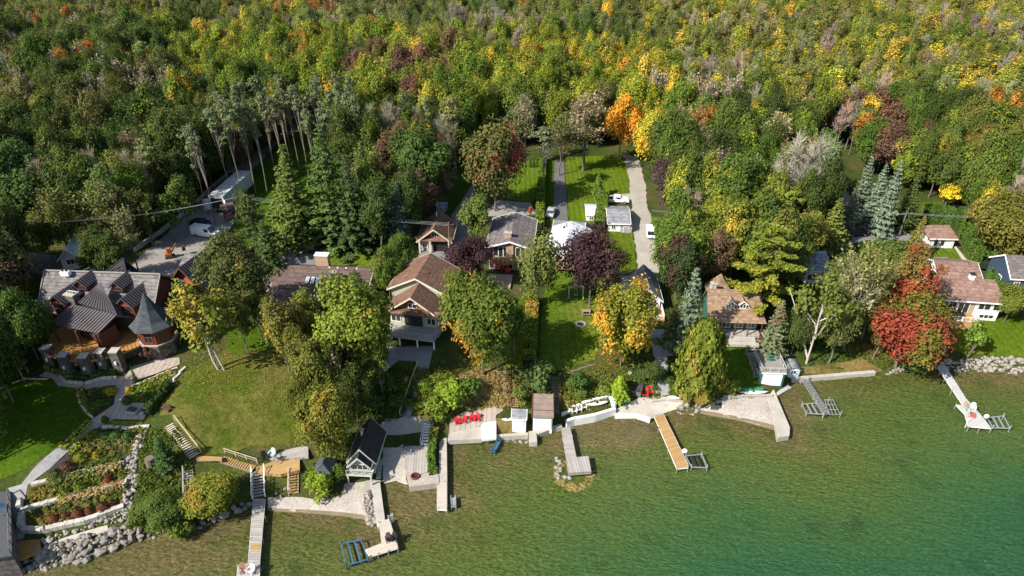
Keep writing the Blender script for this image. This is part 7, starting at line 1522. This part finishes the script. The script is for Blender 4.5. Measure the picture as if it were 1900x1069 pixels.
planting('undergrowth', 'undergrowth between the long stone stairs and the sumac thicket', [(780,690),(830,690),(860,730),(830,775),(805,790),(770,770)], 360, .55, .5, GR2, (.17,.17,.03), .4, 8)
planting('undergrowth', 'weeds on the slope above the white chairs', [(1035,705),(1130,695),(1145,740),(1050,768)], 380, .5, .35, (.09,.11,.02), ST, .45, 9)
planting('undergrowth', 'weeds and shrubs in the rock garden by the flagstone path', [(1150,680),(1215,670),(1222,735),(1185,738),(1155,720)], 260, .5, .4, GR1, (.15,.14,.03), .4, 10)
planting('undergrowth', 'weeds right of the flagstone path', [(1242,668),(1268,690),(1275,738),(1244,738)], 150, .5, .4, GR1, GR2, .4, 11)
planting('undergrowth', 'dry tufts on the brown slope', [(850,700),(888,682),(957,712),(972,735),(930,754),(866,760)], 260, .35, .22, (.13,.11,.03), ST, .6, 12)
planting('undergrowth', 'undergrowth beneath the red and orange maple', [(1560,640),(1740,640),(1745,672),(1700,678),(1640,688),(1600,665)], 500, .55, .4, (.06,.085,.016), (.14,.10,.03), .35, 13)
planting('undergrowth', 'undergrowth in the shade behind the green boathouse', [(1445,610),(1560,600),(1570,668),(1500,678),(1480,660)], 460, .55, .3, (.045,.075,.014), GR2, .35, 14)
planting('undergrowth', 'undergrowth left of the mansion', [(-60,600),(60,560),(75,690),(0,710),(-60,710)], 500, .6, .5, (.04,.065,.012), GR1, .4, 15)
planting('undergrowth', 'weeds around the left boathouse', [(620,820),(655,800),(650,880),(615,905),(560,910),(565,885)], 260, .45, .35, GR1, GR2, .5, 16)
planting('undergrowth', 'undergrowth between the long brown bungalow and the big lawn', [(430,600),(640,600),(700,640),(600,680),(560,690),(500,620)], 620, .6, .4, (.05,.075,.014), GR2, .35, 17)
planting('undergrowth', 'undergrowth along the left bank of the gravel yard', [(60,440),(250,455),(340,392),(430,325),(420,300),(320,360),(240,420),(60,425)], 900, .7, .6, (.05,.07,.016), (.13,.11,.03), .4, 18)
def leaf_litter(label, cx_, cy_, rx, n, c1, seed):
    g = G(cx_, cy_); r_ = np.random.default_rng(seed); d = r_.normal(0, .55, (n, 2)) * rx; X = g.x + d[:, 0]; Y = g.y + d[:, 1] * .8; ok = hf(X, Y) > .4; X, Y = X[ok], Y[ok]
    C = np.stack([X - g.x, Y - g.y, hf(X, Y) + .13], 1); a = np.ones((len(X), 4)); a[:, 0] = r_.random(len(X)); a[:, 1] = r_.random(len(X))
    o = bpy.data.objects.new('leaf_litter', npmesh('leaf_litter', rot_cards(C, np.tile([0, 0, 1.0], (len(X), 1)), .11, r_, 1, .15).reshape(-1, 3), 4, LEAF, attr=a)); col.objects.link(o); o.location = (g.x, g.y, 0); tag(o, label, 'fallen leaves', None, 'stuff'); o['tint'] = list(c1) + [1.0]; o['accent'] = [c1[0]*1.3, c1[1], c1[2], 1.0]; o['amt'] = .4
leaf_litter('fallen leaves on the right side of the big lawn', 520, 690, 12, 1500, (.20,.14,.04), 1); leaf_litter('fallen golden leaves around the golden orange maple', 1150, 690, 7, 1200, (.34,.20,.03), 2); leaf_litter('fallen leaves around the orange-topped maple', 900, 700, 7, 1000, (.26,.14,.04), 3)
leaf_litter('fallen red leaves under the shoreline maple', 1660, 672, 8, 1000, (.28,.07,.03), 4); leaf_litter('fallen yellow leaves by the birch clump on the lawn', 400, 690, 8, 900, (.26,.22,.05), 5); leaf_litter('fallen leaves on the fire ring lawn', 1080, 610, 9, 700, (.22,.16,.04), 6)
# ------------------------------------------------------------ vehicles
def wheel(parent, x, y, r=.34, w_=.22):
    m = MB(); m.T = Matrix.Translation((x, y, r)) @ Matrix.Rotation(R(90), 4, 'X'); m.cyl((0, 0, -w_/2), r, w_, 14); t_ = m.build('wheel', BLACK, parent); m = MB(); m.T = Matrix.Translation((x, y, r)) @ Matrix.Rotation(R(90), 4, 'X'); m.cyl((0, 0, -w_/2 - .02), r*.55, w_ + .04, 10); m.build('rim', ALU, t_)
def vehicle(label, p, ang, mat, kind='car', name='parked_car', cat='car'):
    r = thing(name, label, cat, p, ang, 'vehicles parked behind the houses'); L, w_ = {'car': (4.6, 1.8), 'pickup': (5.6, 1.95), 'van': (5.9, 2.0)}[kind]
    prof = {'car': [(-2.3,.35),(-2.3,.85),(-2.05,.98),(-1.55,1.0),(-1.1,1.42),(.5,1.45),(1.15,1.0),(2.1,.88),(2.3,.7),(2.3,.35)], 'pickup': [(-2.8,.5),(-2.8,1.1),(-.7,1.1),(-.65,1.75),(.75,1.75),(1.25,1.2),(2.6,1.1),(2.8,.9),(2.8,.5)], 'van': [(-2.95,.4),(-2.95,2.2),(-2.8,2.35),(1.3,2.35),(2.1,1.35),(2.8,1.15),(2.95,.9),(2.95,.4)]}[kind]
    m = MB(); n = len(prof); vs = [(x, s_*(w_/2 - (.16 if z > 1.15 else 0)), z) for s_ in (-1, 1) for x, z in prof]; m.add(vs, [tuple(range(n)), tuple(range(2*n-1, n-1, -1))] + [(i, i+n, (i+1)%n+n, (i+1)%n) for i in range(n)]); m.build('body', mat, r, .05)
    g = MB()
    if kind == 'car': g.add([(.52,-.72,1.44),(.52,.72,1.44),(1.13,.76,1.03),(1.13,-.76,1.03)], [(0,3,2,1)]); g.add([(-1.12,-.72,1.43),(-1.12,.72,1.43),(-1.54,.76,1.03),(-1.54,-.76,1.03)], [(0,1,2,3)]); T2 = [(-1.3,.95),(1.0,1.38)]
    elif kind == 'pickup': g.add([(.77,-.75,1.73),(.77,.75,1.73),(1.24,.85,1.23),(1.24,-.85,1.23)], [(0,3,2,1)]); T2 = [(-.5,1.2),(.7,1.68)]
    else: g.add([(1.32,-.78,2.32),(1.32,.78,2.32),(2.1,.88,1.38),(2.1,-.88,1.38)], [(0,3,2,1)]); T2 = [(.4,1.4),(1.3,2.1)]
    g.v = [v + Vector((.02 if v.x > 0 else -.02, 0, .02)) for v in g.v]; g.build('windscreen', GLASS, r)
    for s_ in (-1, 1): g = MB(); y = s_*(w_/2 + .005 - (.07 if kind != 'van' else .1)); g.box(T2[0][0], min(y, y - s_*.1), max(T2[0][1], 1.05), T2[1][0], max(y, y - s_*.1), T2[1][1]); g.build('side_window', GLASS, r)
    if kind == 'pickup': g = MB(); g.box(-2.7, -.8, 1.101, -.8, .8, 1.13); g.build('cargo_bed', BLACK, r)
    for x in (-L*.31, L*.32):
        for s_ in (-1, 1): wheel(r, x, s_*(w_/2 - .1), .34 if kind == 'car' else .4)
    for s_ in (-1, 1): g = MB(); x = {'car': 2.28, 'pickup': 2.78, 'van': 2.93}[kind]; g.box(x, s_*.6-.18, .62, x+.05, s_*.6+.18, .8); g.build('headlight', WPL, r)
    return r
SILV = M('silver_paint', (.50,.52,.52), (.46,.48,.48), rough=.3, metal=.4, grain=.04); WCAR = M('white_car_paint', (.82,.82,.82), (.78,.78,.78), rough=.25, grain=.04); BCAR = M('black_car_paint', (.03,.03,.035), rough=.2, grain=.04)
vehicle('silver car on the paved driveway behind the white-roofed house', G(1022,398), R(78), SILV); vehicle('white pickup truck parked behind the grey garage', G(1144,376), R(-4), WCAR, 'pickup', 'pickup_truck', 'pickup truck')
vehicle('white vehicle parked at the right edge of the gravel drive', G(1207,435), R(82), WCAR, 'pickup', 'pickup_truck', 'pickup truck'); vehicle('black car in the shade beside the grey spruce', G(1588,436), R(5), BCAR); vehicle('black car at the bend of the side road', G(1560,352), R(20), BCAR)
vehicle('white cargo van in the mansion gravel yard', G(383,438), R(-15), WCAR, 'van', 'cargo_van', 'van'); vehicle('dark car next to the white cargo van', G(372,418), R(-10), BCAR)
vehicle('black sedan behind the white-roofed house', G(1080,425), R(-20), BCAR); vehicle('white trailer-like van behind the two-gabled house', G(810,500), R(80), WCAR, 'van', 'cargo_van', 'van')
tr_ = thing('box_trailer', 'long white box trailer with open rear doors on the gravel lane', 'trailer', G(408,398), R(84)); tr_.scale = (1.22, 1.22, 1.12); m = MB(); m.box(0, -1.4, 1.1, 12.0, 1.4, 3.9); m.build('cargo_box', M('pale_trailer_sides', (.50,.56,.58), (.42,.47,.5), lines=('X', 1.2, .2)), tr_); m = MB(); m.box(-.02, -1.43, 3.902, 12.02, 1.43, 3.98); m.build('trailer_roof', M('pale_trailer_roof', (.42,.43,.42), (.33,.34,.33), lines=('X', 1.2, .2)), tr_)
m = MB(); m.box(-.05, -1.1, 1.2, -.005, 1.1, 3.5); m.build('shade_panel', BLACK, tr_)  # black sheet on the rear face, painted shade of the box interior
for s_ in (-1, 1): m = MB(); m.cbox((-.55, s_*1.75, 2.35), (1.0, .08, 2.3), R(s_*-50)); m.build('rear_door', WHITE, tr_)
for x in (2.0, 3.4):
    for s_ in (-1, 1): wheel(tr_, x, s_*1.15, .5, .3)
m = MB(); m.box(.3, -.5, .7, 11.5, .5, 1.098); m.build('chassis', BLACK, tr_)
ex = thing('mini_excavator', 'small orange excavator in the mansion gravel yard', 'excavator', G(316,478), R(25)); OP = M('orange_machine_paint', (.42,.12,.04), rough=.5)
for s_ in (-1, 1): m = MB(); m.box(-.9, s_*.55-.2, 0, .9, s_*.55+.2, .45); m.build('track', BLACK, ex, .1)
m = MB(); m.box(-.8, -.6, .5, .5, .6, 1.1); m.build('body', OP, ex, .05); m = MB(); m.box(-.3, -.5, 1.102, .5, .2, 2.2); m.build('cab', OP, ex, .05); m = MB(); m.bar((.5, .3, 1.0), (1.6, .3, 2.6), .25); m.bar((1.6, .3, 2.6), (2.7, .3, 1.6), .2); m.build('boom', OP, ex); m = MB(); m.cbox((2.75, .3, 1.2), (.6, .7, .6)); m.build('bucket', BLACK, ex)
pw_ = thing('patio_canopy', 'white awning roof behind the two-gabled house', 'canopy', W(806,506,8.4)); m = MB(); m.box(-1.4, -1.6, 0, 1.4, 1.9, .12); m.build('canopy_roof', WPL, pw_)
for x in (-1.3, 1.3):
    for y in (-1.5, 1.8): m = MB(); m.box(x-.05, y-.05, -2.4, x+.05, y+.05, -.002); m.build('post', WHITE, pw_)
pl = thing('play_slide', 'red timber play structure beside the white trailer', 'play structure', G(428,408), R(30)); m = MB(); m.box(-1.2, -1.0, 1.4, 1.2, 1.0, 1.5); m.build('platform', RUST, pl); m = MB(); m.slab([(-1.4,-1.2,2.9),(1.4,-1.2,2.9),(1.4,1.2,3.5),(-1.4,1.2,3.5)], .1); m.build('canopy', BROWND, pl)
for x in (-1.1, 1.1):
    for y in (-.9, .9): m = MB(); m.box(x-.08, y-.08, -.2, x+.08, y+.08, 2.95); m.build('post', RUST, pl)
# ------------------------------------------------------------ poles and wires
def pole(px, py, hh, label, arm=True):
    g = G(px, py); r = thing('utility_pole', label, 'utility pole', g, R(15), 'utility poles'); m = MB(); m.cyl((0, 0, -.5), .2, hh + .5, 8, .14); m.build('pole_shaft', BARK, r); m = MB(); m.box(-1.1, -.06, hh-.7, 1.1, .06, hh-.55); m.build('crossarm', BARK, r)
    return Vector((g.x, g.y, g.z + hh - .5))
P1 = pole(1667, 440, 6.2, 'tall leaning-looking utility pole at the side road bend'); P0 = pole(1640, 445, 4.6, 'shorter utility pole left of the road bend'); P2 = pole(136, 488, 9.5, 'utility pole behind the mansion roof'); P3 = pole(836, 478, 8.0, 'utility pole behind the two-gabled house')
P4 = pole(468, 440, 10.0, 'utility pole hidden among the pines by the trailer')
def wires(a, b, label, n=3, sag=1.0, gap=1.5):
    r = thing('power_line', label, 'power line', a, 0, 'overhead power lines')
    for k in range(n):
        m = MB(); off = Vector((0, (k - 1) * gap, -(k - 1) * .5)); pts = [(b - a) * (i / 14) + off - Vector((0, 0, sag * 4 * (i / 14) * (1 - i / 14))) for i in range(15)]
        for p, q in zip(pts[:-1], pts[1:]): m.bar(p, q, .035)
        m.build('wire', M('grey_cable', (.30,.30,.30)), r)
wires(P2, P4, 'overhead lines from behind the mansion to the trailer pines'); wires(P4, P3, 'overhead lines above the bungalow and the striped lawn'); wires(Vector((P2.x - 60, P2.y + 3, P2.z)), P2, 'overhead lines crossing the side lane at the left edge'); wires(P1, P1 + Vector((45, 0, 0)), 'overhead lines above the white garage'); wires(P0 + Vector((-50, 4, 1)), P1, 'overhead lines crossing the side road', 2)
